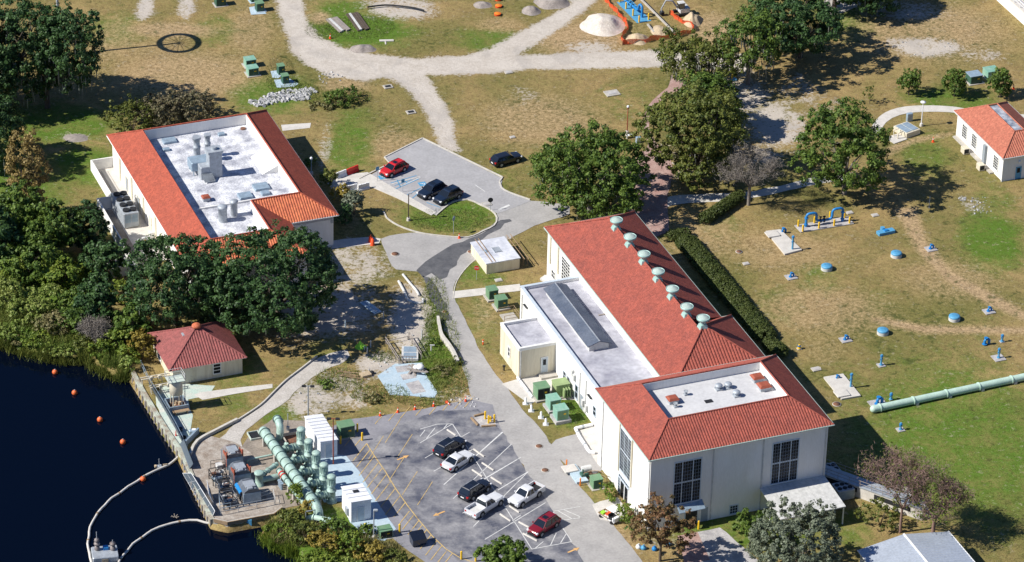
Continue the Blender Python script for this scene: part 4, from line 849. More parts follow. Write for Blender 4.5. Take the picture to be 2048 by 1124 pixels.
cabinet(497.5,154,1.6,1.4,1.15,'cab_teal','pale topped green cabinet above the riprap, front left of four',front='cab_dark',pad=.1,group=GR)
cabinet(557.5,151,1.0,1.1,1.35,'cab_dark','tall dark green cabinet on a white pad, rear of two',top='cab_green',pad=.08,padm='concrete_blue',group=GR)
cabinet(566,169,1.0,1.1,1.2,'cab_dark','tall dark green cabinet on a white pad beside the riprap, front of two',top='cab_green',pad=.08,padm='concrete_blue',group=GR)
cabinet(433,14,1.6,1.3,1.3,'cab_dark','dark green cabinet at the top edge, left of the sandy road',top='cab_green',pad=.05,group=GR)
cabinet(514,25,1.2,1.2,1.3,'cab_dark','dark green cabinet on a wide white pad beside the sandy road',top='cab_green',pad=.1,padm='concrete_blue',group=GR)
cabinet(503,6,1.2,1.2,1.3,'cab_dark','dark green cabinet cut by the top edge behind another by the sandy road',top='cab_green',pad=.1,padm='concrete_blue',group=GR)
cabinet(1941,170,2.0,1.8,1.2,'cab_dark','blue topped green cabinet between young trees at the right',top='steel_blue',pad=.1,group=GR)
cabinet(1975,160,2.0,1.8,1.15,'cab_teal','bright green cabinet half behind the rightmost young tree',pad=.1,group=GR)
for q_ in ([(541,143),(560,140),(566,150),(556,157),(545,156)],[(548,160),(580,158),(597,168),(588,174),(554,176)],[(498,15),(520,11),(533,28),(502,30)]): sheet('slab_patch',q_,MT['concrete_blue'],.05,curve=False)
# dumpster
t=thing('dumpster','dark navy dumpster standing on yellow hatching at the lot edge','dumpster',g(826,1096),HD)
b=MB(); b.add([(0,0,.15),(1.7,0,.15),(1.7,1.2,.15),(0,1.2,.15),(-.05,-.15,1.1),(1.75,-.15,1.1),(1.75,1.3,1.5),(-.05,1.3,1.5)],[(0,3,2,1),(0,1,5,4),(1,2,6,5),(2,3,7,6),(3,0,4,7)]); b.build('bin','blue' if 0 else 'car_navy',t)
for k in range(2): b=MB(); b.add([(k*.86-.07,-.2,1.1),(k*.86+.8,-.2,1.1),(k*.86+.8,1.33,1.52),(k*.86-.07,1.33,1.52),(k*.86-.07,-.2,1.16),(k*.86+.8,-.2,1.16),(k*.86+.8,1.33,1.58),(k*.86-.07,1.33,1.58)],[(0,3,2,1),(4,5,6,7),(0,1,5,4),(1,2,6,5),(2,3,7,6),(3,0,4,7)]); b.build('lid','car_black',t)
for x in (.2,1.5): b=MB(); b.cyl((x,.3,.08),(x+.06,.3,.08),.08,n=8); b.build('wheel','rubber',t)
# ---------------- posts, cones ----------------
def bollard(px,py,label,m='yellow',h=1.1,r=.13,group='yellow bollards'):
    t=thing('bollard',label,'bollard',g(px,py),0,group); b=MB(); b.cyl((0,0,0),(0,0,h-.08),r,n=10); b.build('post',m,t); b=MB(); b.sph((0,0,h-.08),r*1.02,.6,10); b.build('cap',m,t); return t
for px,py,lab in ((714.6,863.5,'yellow bollard farther from the dark green cabinet, behind its neighbour'),(724.3,881,'tall yellow bollard at the top corner of the yellow hatching'),(681,888,'yellow bollard in front of the dark green cabinet by the shed'),(799.3,1065,'yellow bollard between green cabinet and dumpster'),(730,1063,'yellow bollard at the slab corner near the bank shrubs'),(922.6,1119,'yellow bollard at the bottom edge of the lot, left of two'),(951.3,1123,'yellow bollard at the bottom edge of the lot, right of two'),
  (970.3,838.5,'yellow bollard left of the yellow hydrant'),(977,847,'yellow bollard in front of the yellow hydrant'),(988.6,845,'yellow bollard right of the yellow hydrant'),(1397,1058,'yellow bollard beside the grey door under the awning')): bollard(px,py,lab,h=1.25)
for px,py,lab in ((1133,934,'orange post at the far end of the blue concrete lid'),(1160.5,971,'orange post at the near end of the blue concrete lid')): bollard(px,py,lab,'orange',1.15,.09,'orange posts')
cone0=None
def cone(px,py,label,fallen=False):
    global cone0
    if cone0 is None:
        t=thing('traffic_cone',label,'traffic cone',g(px,py),0,'orange traffic cones'); b=MB(); b.cyl((0,0,.03),(0,0,.85),.17,.03,10); b.build('cone','cone',t); b=MB(); b.box(-.2,.2,-.2,.2,0,.04); b.build('base','cone',t); b=MB(); b.cyl((0,0,.45),(0,0,.6),.101,.073,10); b.build('band','white',t); cone0=t
    else: t=dup(cone0,g(px,py),None,label)
    if fallen: t.rotation_euler=(R(90),0,.6); t.location.z=.18
    return t
for i,(px,py) in enumerate([(760.5,832),(795.7,825),(830,819.5),(867.3,813),(893,806),(931.3,803)]):
    cone(px,py,['traffic cone nearest the dark green cabinet along the lot edge','second traffic cone from the left along the lot edge','third traffic cone along the lot edge, below the blue slab','fourth traffic cone along the lot edge, left of the toppled one','orange cone lying on its side at the lot edge','rightmost traffic cone at the lot edge beside the road'][i],i==4)
cone(918.5,476.5,'traffic cone at the kerb of the grass island'); cone(660.6,77,'traffic cone on the grass left of the stacked planks'); cone(1866,284,'traffic cone on the tyre tracks near the right building'); cone(1034,1090-1090+9999 if 0 else 1104,'x') if 0 else None
cone(2027,178,'traffic cone right of the bright green cabinet'); cone(352,870,'traffic cone on the seawall walk near the mint slab') if 0 else None
for i,(px,py) in enumerate([(1051,807.5),(1062.5,822),(1082,835.5),(1091.5,849)]):
    lab=['white bollard farthest from the teal cabinets, first of the four','white bollard second from the top of the row of four','white bollard third from the top of the row of four','white bollard lowest of the row of four'][i]
    t=thing('bollard',lab,'bollard',g(px,py),0,'white bollards'); b=MB(); b.lathe([(.34,0),(.34,.14),(.15,.22),(.15,.85),(.05,.98)],12); b.build('post','white',t); b=MB(); b.box(-.38,.38,-.38,.38,-.02,.06); b.build('base','white_old',t)
# ---------------- barriers ----------------
def barrier(x0,y0,x1,y1,m,label):
    p,q_=g(x0,y0),g(x1,y1); L_=(q_-p).length; t=thing('jersey_barrier',label,'barrier',(p+q_)/2,math.atan2(q_.y-p.y,q_.x-p.x),'water filled barriers')
    pr=[(-.3,0),(.3,0),(.3,.2),(.13,.45),(.1,.95),(-.1,.95),(-.13,.45),(-.3,.2)]; b=MB(); b.add([(-L_/2,y,z) for y,z in pr]+[(L_/2,y,z) for y,z in pr],[tuple(range(8)),tuple(range(15,7,-1))]+[(i,i+8,(i+1)%8+8,(i+1)%8) for i in range(8)]); b.build('shell',m,t)
    for k in (-1,1): b=MB(); b.cyl((k*L_/4,-.02,.9),(k*L_/4,-.02,1.0),.09,n=8); b.build('cap',m,t)
barrier(672,358,692,350,'white','white jersey barrier end to end with the red one'); barrier(694,350,716,341,'red','bright red jersey barrier by the pavement'); barrier(692,384,714,379,'white','short white barrier beside the pavement, left of the pair'); barrier(716,382,738,376,'white','short white barrier beside the pavement, right of the pair')
for i,(px,py) in enumerate(((741,484),(745,490))):
    t=thing('orange_barrel',['orange red barrel at the building corner path, rear one','orange red barrel at the building corner path, front one'][i],'barrel',g(px,py),0,'orange barrels'); b=MB(); b.lathe([(.33,0),(.3,.1),(.28,.5),(.24,.55),(.23,.95),(.1,1.02)],12); b.build('drum','cone',t); b=MB(); b.cyl((0,0,1.0),(0,0,1.12),.06,n=8); b.build('handle','cone',t)
# ---------------- signs ----------------
def text_mesh(s,size,m,par,M):
    cu=bpy.data.curves.new('lettering','FONT'); cu.body=s; cu.size=size; cu.align_x='CENTER'; cu.align_y='CENTER'; cu.extrude=.003
    o=bpy.data.objects.new('t',cu); COL.objects.link(o); dg=bpy.context.evaluated_depsgraph_get(); me=bpy.data.meshes.new_from_object(o.evaluated_get(dg)); bpy.data.objects.remove(o)
    me.transform(M); me.materials.clear(); me.materials.append(MT[m]); x=bpy.data.objects.new('lettering',me); COL.objects.link(x); x.parent=par
def sign(px,py,top,label,shape,m,face=0,textm=None,post='galv'):
    p=g(px,py); t=thing('road_sign',label,'sign',p,0); lo,hi=0,12
    for _ in range(30):
        z=(lo+hi)/2; c=p+Vector((0,0,z))-CAM; y=PH/2-FPX*c.dot(CY)/c.dot(CZ)
        if y>top: lo=z
        else: hi=z
    b=MB(); b.cyl((0,0,0),(0,0,lo),.035,n=8); b.build('post',post,t); b=MB(); r=.38
    T=Matrix.Translation((0,0,lo-r))@Matrix.Rotation(face,4,'Z'); b.M=T
    n={'oct':8,'rnd':20,'sq':4}[shape]; o=math.pi/n
    P1=[(r*math.cos(2*math.pi*i/n+o),-.05,r*math.sin(2*math.pi*i/n+o)) for i in range(n)]; P2=[(x,-.035,z) for x,_,z in P1]
    b.add(P1+P2,[tuple(range(n)),tuple(range(2*n-1,n-1,-1))]+[(i,i+n,(i+1)%n+n,(i+1)%n) for i in range(n)]); pl=b.build('plate',m,t)
    if textm: text_mesh(textm,.24,'white',pl,T@Matrix.Translation((0,-.055,0))@Matrix.Rotation(R(90),4,'X'))
    return t
sign(953,559.5,531,'red octagonal STOP sign on the grass by the vault','oct','red',R(-5),'STOP'); sign(980.5,421,395,'back of a round grey sign on the kerb at the lot exit','rnd','dark',R(10)); sign(906.8,468,432,'pale blue sign at the bottom of the grass island','rnd','steel_blue',R(60))
sign(754.6,363,332,'blue and white parking sign left of the red car','sq','blue_light',R(30)); sign(805.5,384,357,'blue parking sign between red car and dark cars','sq','blue_light',R(30)); sign(1048,806-0,798,'x','sq','white') if 0 else None
# ---------------- lamp posts ----------------
def hof(px,py,top):
    p=g(px,py); lo,hi=0,15
    for _ in range(30):
        z=(lo+hi)/2; c=p+Vector((0,0,z))-CAM; y=PH/2-FPX*c.dot(CY)/c.dot(CZ)
        if y>top: lo=z
        else: hi=z
    return lo
def lamp(px,py,top,m,label,kind,base=True):
    h=hof(px,py,top); t=thing('street_lamp',label,'street lamp',g(px,py),0)
    if base: b=MB(); b.cyl((0,0,0),(0,0,.45),.28,.24,12); b.build('base','concrete_pale',t)
    b=MB(); b.cyl((0,0,0.1),(0,0,h-.15),.09,.065,10); b.build('pole',m,t)
    if kind=='globe':
        b=MB(); b.cyl((0,0,h-.55),(0,0,h-.35),.12,.2,10); b.build('collar',m,t); b=MB(); b.sph((0,0,h-.2),.22); b.build('globe','lamp_clear',t)
    elif kind=='box':
        b=MB(); b.box(-.5,.5,-.04,.04,h-.2,h-.12); b.build('arm',m,t)
        for s in (-1,1): b=MB(); b.box(s*.55-.28,s*.55+.28,-.18,.18,h-.26,h-.08,.04); b.build('lamp_head','dark',t)
    elif kind=='one':
        b=MB(); b.box(-.05,.5,-.16,.16,h-.25,h-.06,.04); b.build('lamp_head','galv',t)
    elif kind=='disc':
        b=MB(); b.lathe([(.1,h-.25),(.42,h-.15),(.42,h-.05),(.1,h)],14); b.build('lamp_head','white',t)
    return t
lamp(816.8,441,384,'bark','brown lamp post on a round base on the grass island','one'); lamp(666.7,929,835,'red_rust','tall rust red light pole with double head by the white shed','box',False)
lamp(1254,267,211,'red_rust','reddish globe lamp post on the lawn left of the brick path','globe'); lamp(616.6,833.6,770,'door_grey','dark grey light pole at the corner of the larger shed','box',False)
lamp(1842.5,252,203,'white','white lamp post with disc head inside the curved path','disc'); lamp(622.8,349,314,'steel_blue','globe lamp in the shade beside the left building','globe'); lamp(747.5,1077,1018,'galv','thin grey light pole beside the small white shed','one')
t=thing('utility_post','thin grey post at the edge of the tree shadow on the right lawn','post',g(1858,416),0); b=MB(); b.cyl((0,0,0),(0,0,1.9),.05,n=8); b.build('post','white_old',t); b=MB(); b.box(-.1,.1,-.1,.1,0,.08); b.build('foot','concrete',t)
for i,(x,y,tp,lab) in enumerate(((613,838-62,770,''),(576,861,827,'thin pole with box on a slab beside the big pipe elbow'))):
    if not lab: continue
    t=thing('utility_post',lab,'post',g(x,y),0); h=hof(x,y,tp); b=MB(); b.cyl((0,0,0),(0,0,h),.05,n=8); b.build('post','galv',t); b=MB(); b.box(-.2,.2,-.15,.15,0,.6); b.build('box','galv',t)
# ---------------- manholes, lids ----------------
for i,(x,y,r,lab) in enumerate([(1078,893,.42,'dark iron manhole lid on the road beside the lot, upper'),(1090,941,.42,'dark iron manhole lid on the road beside the lot, lower'),(790,508.5,.5,'large dark manhole lid in the concrete pocket by the left building'),(941,504,.4,'manhole lid on the road near the damp patch'),(890,624,.35,'manhole lid in the narrow road beside the green verge'),(1478,504,.4,'brown manhole lid in the dry lawn near the hedge'),(1673.5,809,.5,'brown manhole lid in front of the lower white slab')]):
    t=thing('manhole_cover',lab,'manhole',g(x,y),0,'manhole covers'); b=MB(); b.lathe([(r+.1,.035),(r+.1,.075),(r,.08)],20); b.build('ring','concrete',t); b=MB(); b.lathe([(r,.04),(r,.095),(.01,.1)],20); b.build('lid','rust',t)
for x,y,s,lab in ((776,174,.7,'concrete box inlet with dark grate beside the sandy track'),(822,225,.7,'concrete box inlet with dark grate in the lawn above the upper lot'),(1017,145,.6,'small concrete inlet at the south edge of the sandy road'),(1224,187,1.1,'flat weathered slab lid in green grass on the upper lawn'),(1024,302+0,.0,''),(1492,528,.45,'small pale lid in the lawn right of the hedge'),(1632,739,.6,'small pale lid in the lawn behind the tiled block'),(1750,431,.5,'pale round lid in the lawn beside the blue pipe loop'),(1699,426,.5,'pale lid just behind the blue pipe loop'),(997,561,.5,'small white lid on the grass right of the stop sign'),(934+39,409,.7,'square concrete lid in the grass island'),(1025,275,.4,'small pale lid on the grass above the black car')):
    if not lab: continue
    t=thing('inlet_box',lab,'inlet',g(x,y),HD); b=MB(); b.box(-s,s,-s*.8,s*.8,-.02,.14,.03); b.build('frame','concrete',t); b=MB(); b.box(-s*.65,s*.65,-s*.45,s*.45,.14,.16); b.build('grate','dark' if 'dark' in lab else 'concrete_slab',t)

# ---------------- vehicles ----------------
def loft(b,rings,cap=True,sm=True):
    n=len(rings[0]); vs=[p for r in rings for p in r]; fs=[]
    for i in range(len(rings)-1):
        for k in range(n): j=(k+1)%n; fs.append((i*n+k,(i+1)*n+k,(i+1)*n+j,i*n+j))
    if cap: fs.append(tuple(range(n))); fs.append(tuple(range(len(vs)-1,len(vs)-n-1,-1)))
    b.add(vs,fs,False)
def car(px0,px1,kind,m,label,L_=4.75,W_=1.88,H_=1.68):
    """px0 = ground pixel of the rear, px1 = of the front"""
    p,q_=g(*px0),g(*px1); d=q_-p; yaw=math.atan2(d.y,d.x); t=thing('pickup_truck' if kind=='pickup' else 'parked_car',label,'pickup truck' if kind=='pickup' else 'car',(p+q_)/2,yaw,'cars parked outdoors')
    hl=L_/2; hw=W_/2
    if kind=='sedan': st=[(hl,.5,.72,.62),(hl-.12,.8,.80,.72),(hl-.6,.95,.86,.84),(.95,1,.92,.93),(-.9,1,.93,.95),(-hl+.5,.97,.94,.93),(-hl+.1,.85,.93,.82),(-hl,.7,.88,.74)]
    elif kind=='pickup': st=[(hl,.6,.9,.8),(hl-.12,.88,1.02,.9),(hl-.6,.97,1.08,.95),(1.05,1,1.12,1.0),(-.9,1,1.13,1.0)]
    else: st=[(hl,.55,.82,.7),(hl-.12,.82,.92,.78),(hl-.6,.95,.98,.88),(1.0,1,1.03,.95),(-1.2,1,1.05,.97),(-hl+.3,.97,1.05,.95),(-hl+.06,.9,1.0,.9),(-hl,.82,.9,.8)]
    zb=.3 if kind!='sedan' else .24
    rings=[]
    for x,wf,zt,zs in st:
        w_=hw*wf; rings.append([(x,-w_*.92,zb),(x,-w_,zb+.18),(x,-w_,zs*.82),(x,-w_*.96,zs),(x,-w_*.80,zt),(x,0,zt+.03),(x,w_*.80,zt),(x,w_*.96,zs),(x,w_,zs*.82),(x,w_,zb+.18),(x,w_*.92,zb)])
    b=MB(); loft(b,rings)
    if kind=='pickup':   # open bed
        x0=-hl; x1=-.9
        b.box(x0,x1,-hw,-hw+.12,zb+.1,1.13); b.box(x0,x1,hw-.12,hw,zb+.1,1.13); b.box(x0,x0+.1,-hw+.12,hw-.12,zb+.1,1.12); b.box(x0+.1,x1,-hw+.12,hw-.12,zb+.15,.72)
    body=b.build('body',m,t)
    if kind=='pickup':
        bb=MB(); bb.box(-hl+.1,-.92,-hw+.12,hw-.12,.72,.735); bb.build('bed_floor','dark' if 'dark bed' in label else 'white_old',t)
    # greenhouse
    if kind=='sedan': bx=(1.0,-1.65,.93); tx=(.25,-.85,H_-.06)
    elif kind=='pickup': bx=(1.15,-.85,1.10); tx=(.45,-.65,H_-.06)
    else: bx=(1.15,-hl+.15,1.02); tx=(.35,-hl+.62,H_-.06)
    w0=hw*.92; w1=hw*.72; z0,z1=bx[2],tx[2]
    gl=MB(); vs=[(bx[0],-w0*.92,z0),(bx[0],w0*.92,z0),(bx[1],w0*.92,z0),(bx[1],-w0*.92,z0),(bx[0]-.15,-w0,z0),(bx[0]-.15,w0,z0),(bx[1]+.1,w0,z0),(bx[1]+.1,-w0,z0)]
    q4=lambda x0,x1,w_,z:[(x0,-w_*.9,z),(x0,w_*.9,z),(x0-.15,w_,z),(x1+.15,w_,z),(x1,w_*.9,z),(x1,-w_*.9,z),(x1+.15,-w_,z),(x0-.15,-w_,z)]
    r0=q4(bx[0],bx[1],w0,z0-.03); r1=q4(tx[0],tx[1],w1,z1); gl.add(r0+r1,[(i,(i+1)%8,(i+1)%8+8,i+8) for i in range(8)]+[tuple(range(8,16))]); gl.build('windows','glass_car',t)
    rf_=MB(); r2=q4(tx[0]+.06,tx[1]-.06,w1+.03,z1-.02); r3=q4(tx[0]-.05,tx[1]+.03,w1-.03,z1+.06); r4=q4(tx[0]-.3,tx[1]+.3,w1-.22,z1+.09)
    rf_.add(r2+r3+r4,[(i,(i+1)%8,(i+1)%8+8,i+8) for i in range(8)]+[(i+8,(i+1)%8+8,(i+1)%8+16,i+16) for i in range(8)]+[tuple(range(16,24)),tuple(range(7,-1,-1))]); ro=rf_.build('roof',m,t)
    if 'sunroof' in label or kind=='suv': s_=MB(); s_.box(tx[0]-.95,tx[0]-.28,-.38,.38,z1+.085,z1+.097); s_.build('sunroof','glass_car',ro)
    if kind=='suv':
        s_=MB(); 
        for k in (-1,1): s_=MB(); s_.box(tx[1]+.2,tx[0]-.25,k*(w1-.1)-.025,k*(w1-.1)+.025,z1+.05,z1+.13); s_.build('roof_rail','car_black' if m!='car_black' else 'galv',ro)
    def pillar(xb,xt,wd=.07):
        for k in (-1,1):
            pl=MB()
            a_=Vector((xb,k*(w0+.012),z0)); c_2=Vector((xt,k*(w1+.015),z1)); pl.add([a_+Vector((-wd,0,0)),a_+Vector((wd,0,0)),c_2+Vector((wd*.8,0,0)),c_2+Vector((-wd*.8,0,0)),a_+Vector((-wd,-k*.06,0)),a_+Vector((wd,-k*.06,0)),c_2+Vector((wd*.8,-k*.06,0)),c_2+Vector((-wd*.8,-k*.06,0))],[(0,1,2,3),(3,2,1,0),(4,5,6,7),(0,4,5,1),(2,6,7,3),(1,5,6,2),(0,3,7,4)]); pl.build('pillar',m,t)
    pillar(bx[0]-.1,tx[0]-.02,.05); pillar((bx[0]+bx[1])/2+.05,(tx[0]+tx[1])/2,.05); pillar(bx[1]+.22,tx[1]+.12,.12 if kind!='pickup' else .08)
    if kind in('suv','hatch'): pillar(bx[1]+.95,tx[1]+.6,.05)
    # wheels
    wr=.36 if kind!='sedan' else .33
    if kind=='pickup': wr=.40
    ax=(hl-.92,-hl+1.0 if kind!='pickup' else -hl+1.2)
    for x in ax:
        for k in (-1,1):
            a=MB(); a.cyl((x,k*(hw-.02),wr+.03),(x,k*(hw+.012),wr+.03),wr+.09,n=18); a.build('wheel_arch','rubber',t)
            b=MB(); b.cyl((x,k*(hw-.2),wr),(x,k*(hw+.03),wr),wr,n=18); wo=b.build('wheel','rubber',t); b=MB(); b.cyl((x,k*(hw+.02),wr),(x,k*(hw+.045),wr),wr*.64,n=12); b.build('rim','metal' if m!='car_black' else 'galv',wo)
    for k in (-1,1):
        b=MB(); b.box(hl-.3,hl-.05,k*hw*.72-.2,k*hw*.72+.2,st[0][2]-.14,st[0][2]+.04,.03); b.build('headlight','lamp_clear',t)
        b=MB(); zz=.95 if kind!='sedan' else .82; b.box(-hl-.015,-hl+.22,k*hw*.8-.14,k*hw*.8+.14,zz-.22,zz,.02); b.build('taillight','lamp_red',t)
        b=MB(); b.box(bx[0]-.35,bx[0]-.17,k*(hw+.10)-.09,k*(hw+.10)+.09,z0,z0+.16,.03); b.build('mirror',m,t)
    b=MB(); b.box(hl-.04,hl+.05,-hw*.7,hw*.7,.3,.48); b.build('lower_grille','dark',t); b=MB(); b.box(hl-.02,hl+.03,-hw*.4,hw*.4,.5,.68); b.build('grille','dark',t)
    b=MB(); b.box(-hl-.05,-hl+.05,-hw*.8,hw*.8,.3,.5); b.build('bumper','dark' if kind!='pickup' else 'metal',t); b=MB(); b.box(-hl-.065,-hl-.05,-.26,.26,.55,.7); b.build('number_plate','white',t)
    b=MB(); b.box(-hl+.2,hl-.2,-hw*.85,hw*.85,.18,.32); b.build('underbody','rubber',t)
    return t
Z=lambda x,y:(840+x/3.469,800+y/3.469)
def carc(cx,cy,ang,*a,**k):  # centre pixel + world heading
    p=g(cx,cy); L_=1.; d=Vector((math.cos(ang),math.sin(ang),0)); 
    q0=p-d; q1=p+d
    def pj(v): c=v-CAM; return (PW/2+FPX*c.dot(CX)/c.dot(CZ),PH/2-FPX*c.dot(CY)/c.dot(CZ))
    return car(pj(q0),pj(q1),*a,**k)
s0=g(887,970);s1=g(1019,889); AH=math.atan2(s1.y-s0.y,s1.x-s0.x)
u0=g(770.5,364.5);u1=g(831.5,336.5); BH=math.atan2(u1.y-u0.y,u1.x-u0.x)
carc(787.5,345.,BH+math.pi,'suv','car_red','bright red hatchback with black roof glass on the blue accessible bay',L_=4.5,H_=1.6)
carc(863.5,388.5,BH+math.pi,'suv','car_navy','dark navy suv parked left of its twin beside the grass island',L_=4.6)
carc(895.5,399.5,BH+math.pi,'suv','car_navy','dark navy suv nearest the grass island kerb',L_=4.6)
carc(1012,325,R(33),'hatch','car_black','black car parked on the grass beside the upper lot',L_=4.7,H_=1.5)
carc(*Z(207,352),AH,'suv','car_black','black suv in the top bay of the sealed lot beside a white sedan')
carc(*Z(262,446),AH,'sedan','truck_white','white four door sedan between black suv and an empty bay',H_=1.46)
carc(*Z(380,650),AH,'suv','car_black','black suv next to the silver white pickup in the sealed lot',L_=4.7)
carc(*Z(450,758),AH,'pickup','truck_white','white pickup with pale bed facing up right beside black suv',L_=5.6,H_=1.78,W_=1.95)
carc(*Z(735,688),AH+math.pi,'pickup','truck_white','white pickup with dark bed facing down left near the road',L_=5.3,H_=1.78,W_=1.9)
carc(*Z(858,898),AH+math.pi,'suv','car_maroon','maroon suv alone in the bottom right bay',L_=4.7)
# utility cart
t=thing('utility_cart','small utility cart with white canopy and loaded bed by the hall entrance','utility cart',g(1218.5,1038),AH-R(97))
b=MB(); b.box(-1.4,.3,-.62,.62,.35,.42); b.box(-1.4,1.4,-.55,.55,.28,.36); b.box(.95,1.4,-.5,.5,.36,.85,.06); b.build('body','white',t)
b=MB(); b.box(.35,.85,-.5,.5,.42,.75); b.box(.3,.4,-.5,.5,.75,1.15); b.build('seat','dark',t)
b=MB(); b.box(.0,1.35,-.6,.6,1.85,1.92,.03); b.build('canopy','white',t)
for x,y in ((.05,-.55),(.05,.55),(1.3,-.55),(1.3,.55)): b=MB(); b.cyl((x,y,.4),(x,y,1.86),.025,n=6); b.build('canopy_post','dark',t)
for x in (-1.0,1.0):
    for y in (-.62,.62): b=MB(); b.cyl((x,y-.07,.22),(x,y+.07,.22),.22,n=12); b.build('wheel','rubber',t)
b=MB(); b.box(-1.4,-1.35,-.62,.62,.42,.62); b.box(-1.35,.25,-.62,-.57,.42,.62); b.box(-1.35,.25,.57,.62,.42,.62); b.build('cargo_bed','wood',t)
b=MB(); b.box(-1.2,-.7,-.4,.1,.42,.7); b.build('cargo','bag_green',t); b=MB(); b.box(-.6,-.2,-.1,.45,.42,.66); b.build('cargo','cone',t)
# wheel stops
for i,(x0,y0,x1,y1) in enumerate(((188,210,248,250),(372,345,445,398),(430,440,510,492),(362,488,432,535),(492,540,568,588),(620,740,688,785),(555,795,628,845),(715,930,812,982),(685,850,755,888))):
    p,q_=g(*Z(x0,y0)),g(*Z(x1,y1)); L_=(q_-p).length; 
    lab=['wheel stop at the head of the bay above the black suv','wheel stop beyond the white sedan across the white line','wheel stop in the empty bay right of the white sedan','wheel stop left of the centre line between sedan and black suv','wheel stop in the bay opposite the lower black suv','wheel stop under the nose of the white pickup near the road','wheel stop right of the pickup with pale bed','wheel stop under the nose of the maroon suv','wheel stop in the empty bay behind the maroon suv'][i]
    t=thing('wheel_stop',lab,'wheel stop',(p+q_)/2,math.atan2(q_.y-p.y,q_.x-p.x),'concrete wheel stops in the sealed lot'); b=MB(); pr=[(-.1,.05),(.1,.05),(.06,.2),(-.06,.2)]; b.add([(-L_/2,y,z) for y,z in pr]+[(L_/2,y,z) for y,z in pr],[(0,1,2,3),(7,6,5,4)]+[(i,i+4,(i+1)%4+4,(i+1)%4) for i in range(4)]); b.build('stop','concrete_pale',t)
    if 0: pass
# hydrant + frame with timber kerbs
t=thing('fire_hydrant','yellow hydrant ringed by yellow bollards at the lot corner','hydrant',g(981,843),0); b=MB(); b.lathe([(.16,0),(.16,.1),(.11,.12),(.11,.6),(.14,.62),(.12,.75),(.03,.85)],10); b.build('barrel','yellow',t); b=MB(); b.cyl((-.2,0,.45),(.2,0,.45),.06,n=8); b.build('outlet','yellow',t)
sheet('slab_patch',[Z(360,130),Z(440,110),Z(530,140),Z(525,190),Z(430,190),Z(390,175)],MT['concrete_slab'],.058,curve=False)
for i,(x0,y0,x1,y1,lab) in enumerate(((355,130,402,182,'heavy timber kerb left of the hydrant'),(425,190,525,183,'timber kerb in front of the hydrant'),(375,118,445,100,'thin timber kerb behind the hydrant'))):
    p,q_=g(*Z(x0,y0)),g(*Z(x1,y1)); L_=(q_-p).length; t=thing('timber_kerb',lab,'timber',(p+q_)/2,math.atan2(q_.y-p.y,q_.x-p.x)); b=MB(); b.box(-L_/2,L_/2,-.12,.12,.05,.28,.03); b.build('beam','wood',t)
# ---------------- pump station ----------------
C5=lambda x,y:(500+x/4.32,820+y/4.32)
h0=g(*C5(120,185),1.55); h1=g(*C5(565,830),1.35); hd=h1-h0; hd.z=0; HL=hd.length; HY=math.atan2(hd.y,hd.x); hu=hd.normalized(); hn=Vector((-hu.y,hu.x,0))
hb=Vector((h0.x,h0.y,0))
t=thing('header_pipe','thick pale teal header pipe with many flanges running past the five pumps','pipe',hb,HY)
b=MB(); b.cyl((0,0,1.55),(HL,0,1.55),.66,n=24); b.sph((0,0,1.55),.66,1,16); b.build('pipe','pipe_teal',t)
nf=13
for i in range(nf): x=.35+i*(HL-.6)/(nf-1); b=MB(); b.cyl((x-.05,0,1.55),(x+.05,0,1.55),.76,n=24); b.cyl((x-.012,0,1.55),(x+.012,0,1.55),.78,n=24); b.build('flange','flange_teal',t)
for i in range(5): x=1+i*(HL-2)/4; b=MB(); b.box(x-.2,x+.2,-.55,.55,0,1.1); b.build('saddle','concrete',t)
b=MB(); b.tube([(HL-.2,0,1.55),(HL+.5,0,1.5),(HL+1.0,0,1.1),(HL+1.2,0,.3),(HL+1.2,0,-.1)],.6,18); b.build('down_bend','pipe_teal',t)
PX=[C5(705-65.3*k,789-103*k) for k in range(5)]
hts=[]
ordn=['nearest the small white shed','second from the small white shed','middle','fourth from the small white shed','farthest, beside the larger white shed']
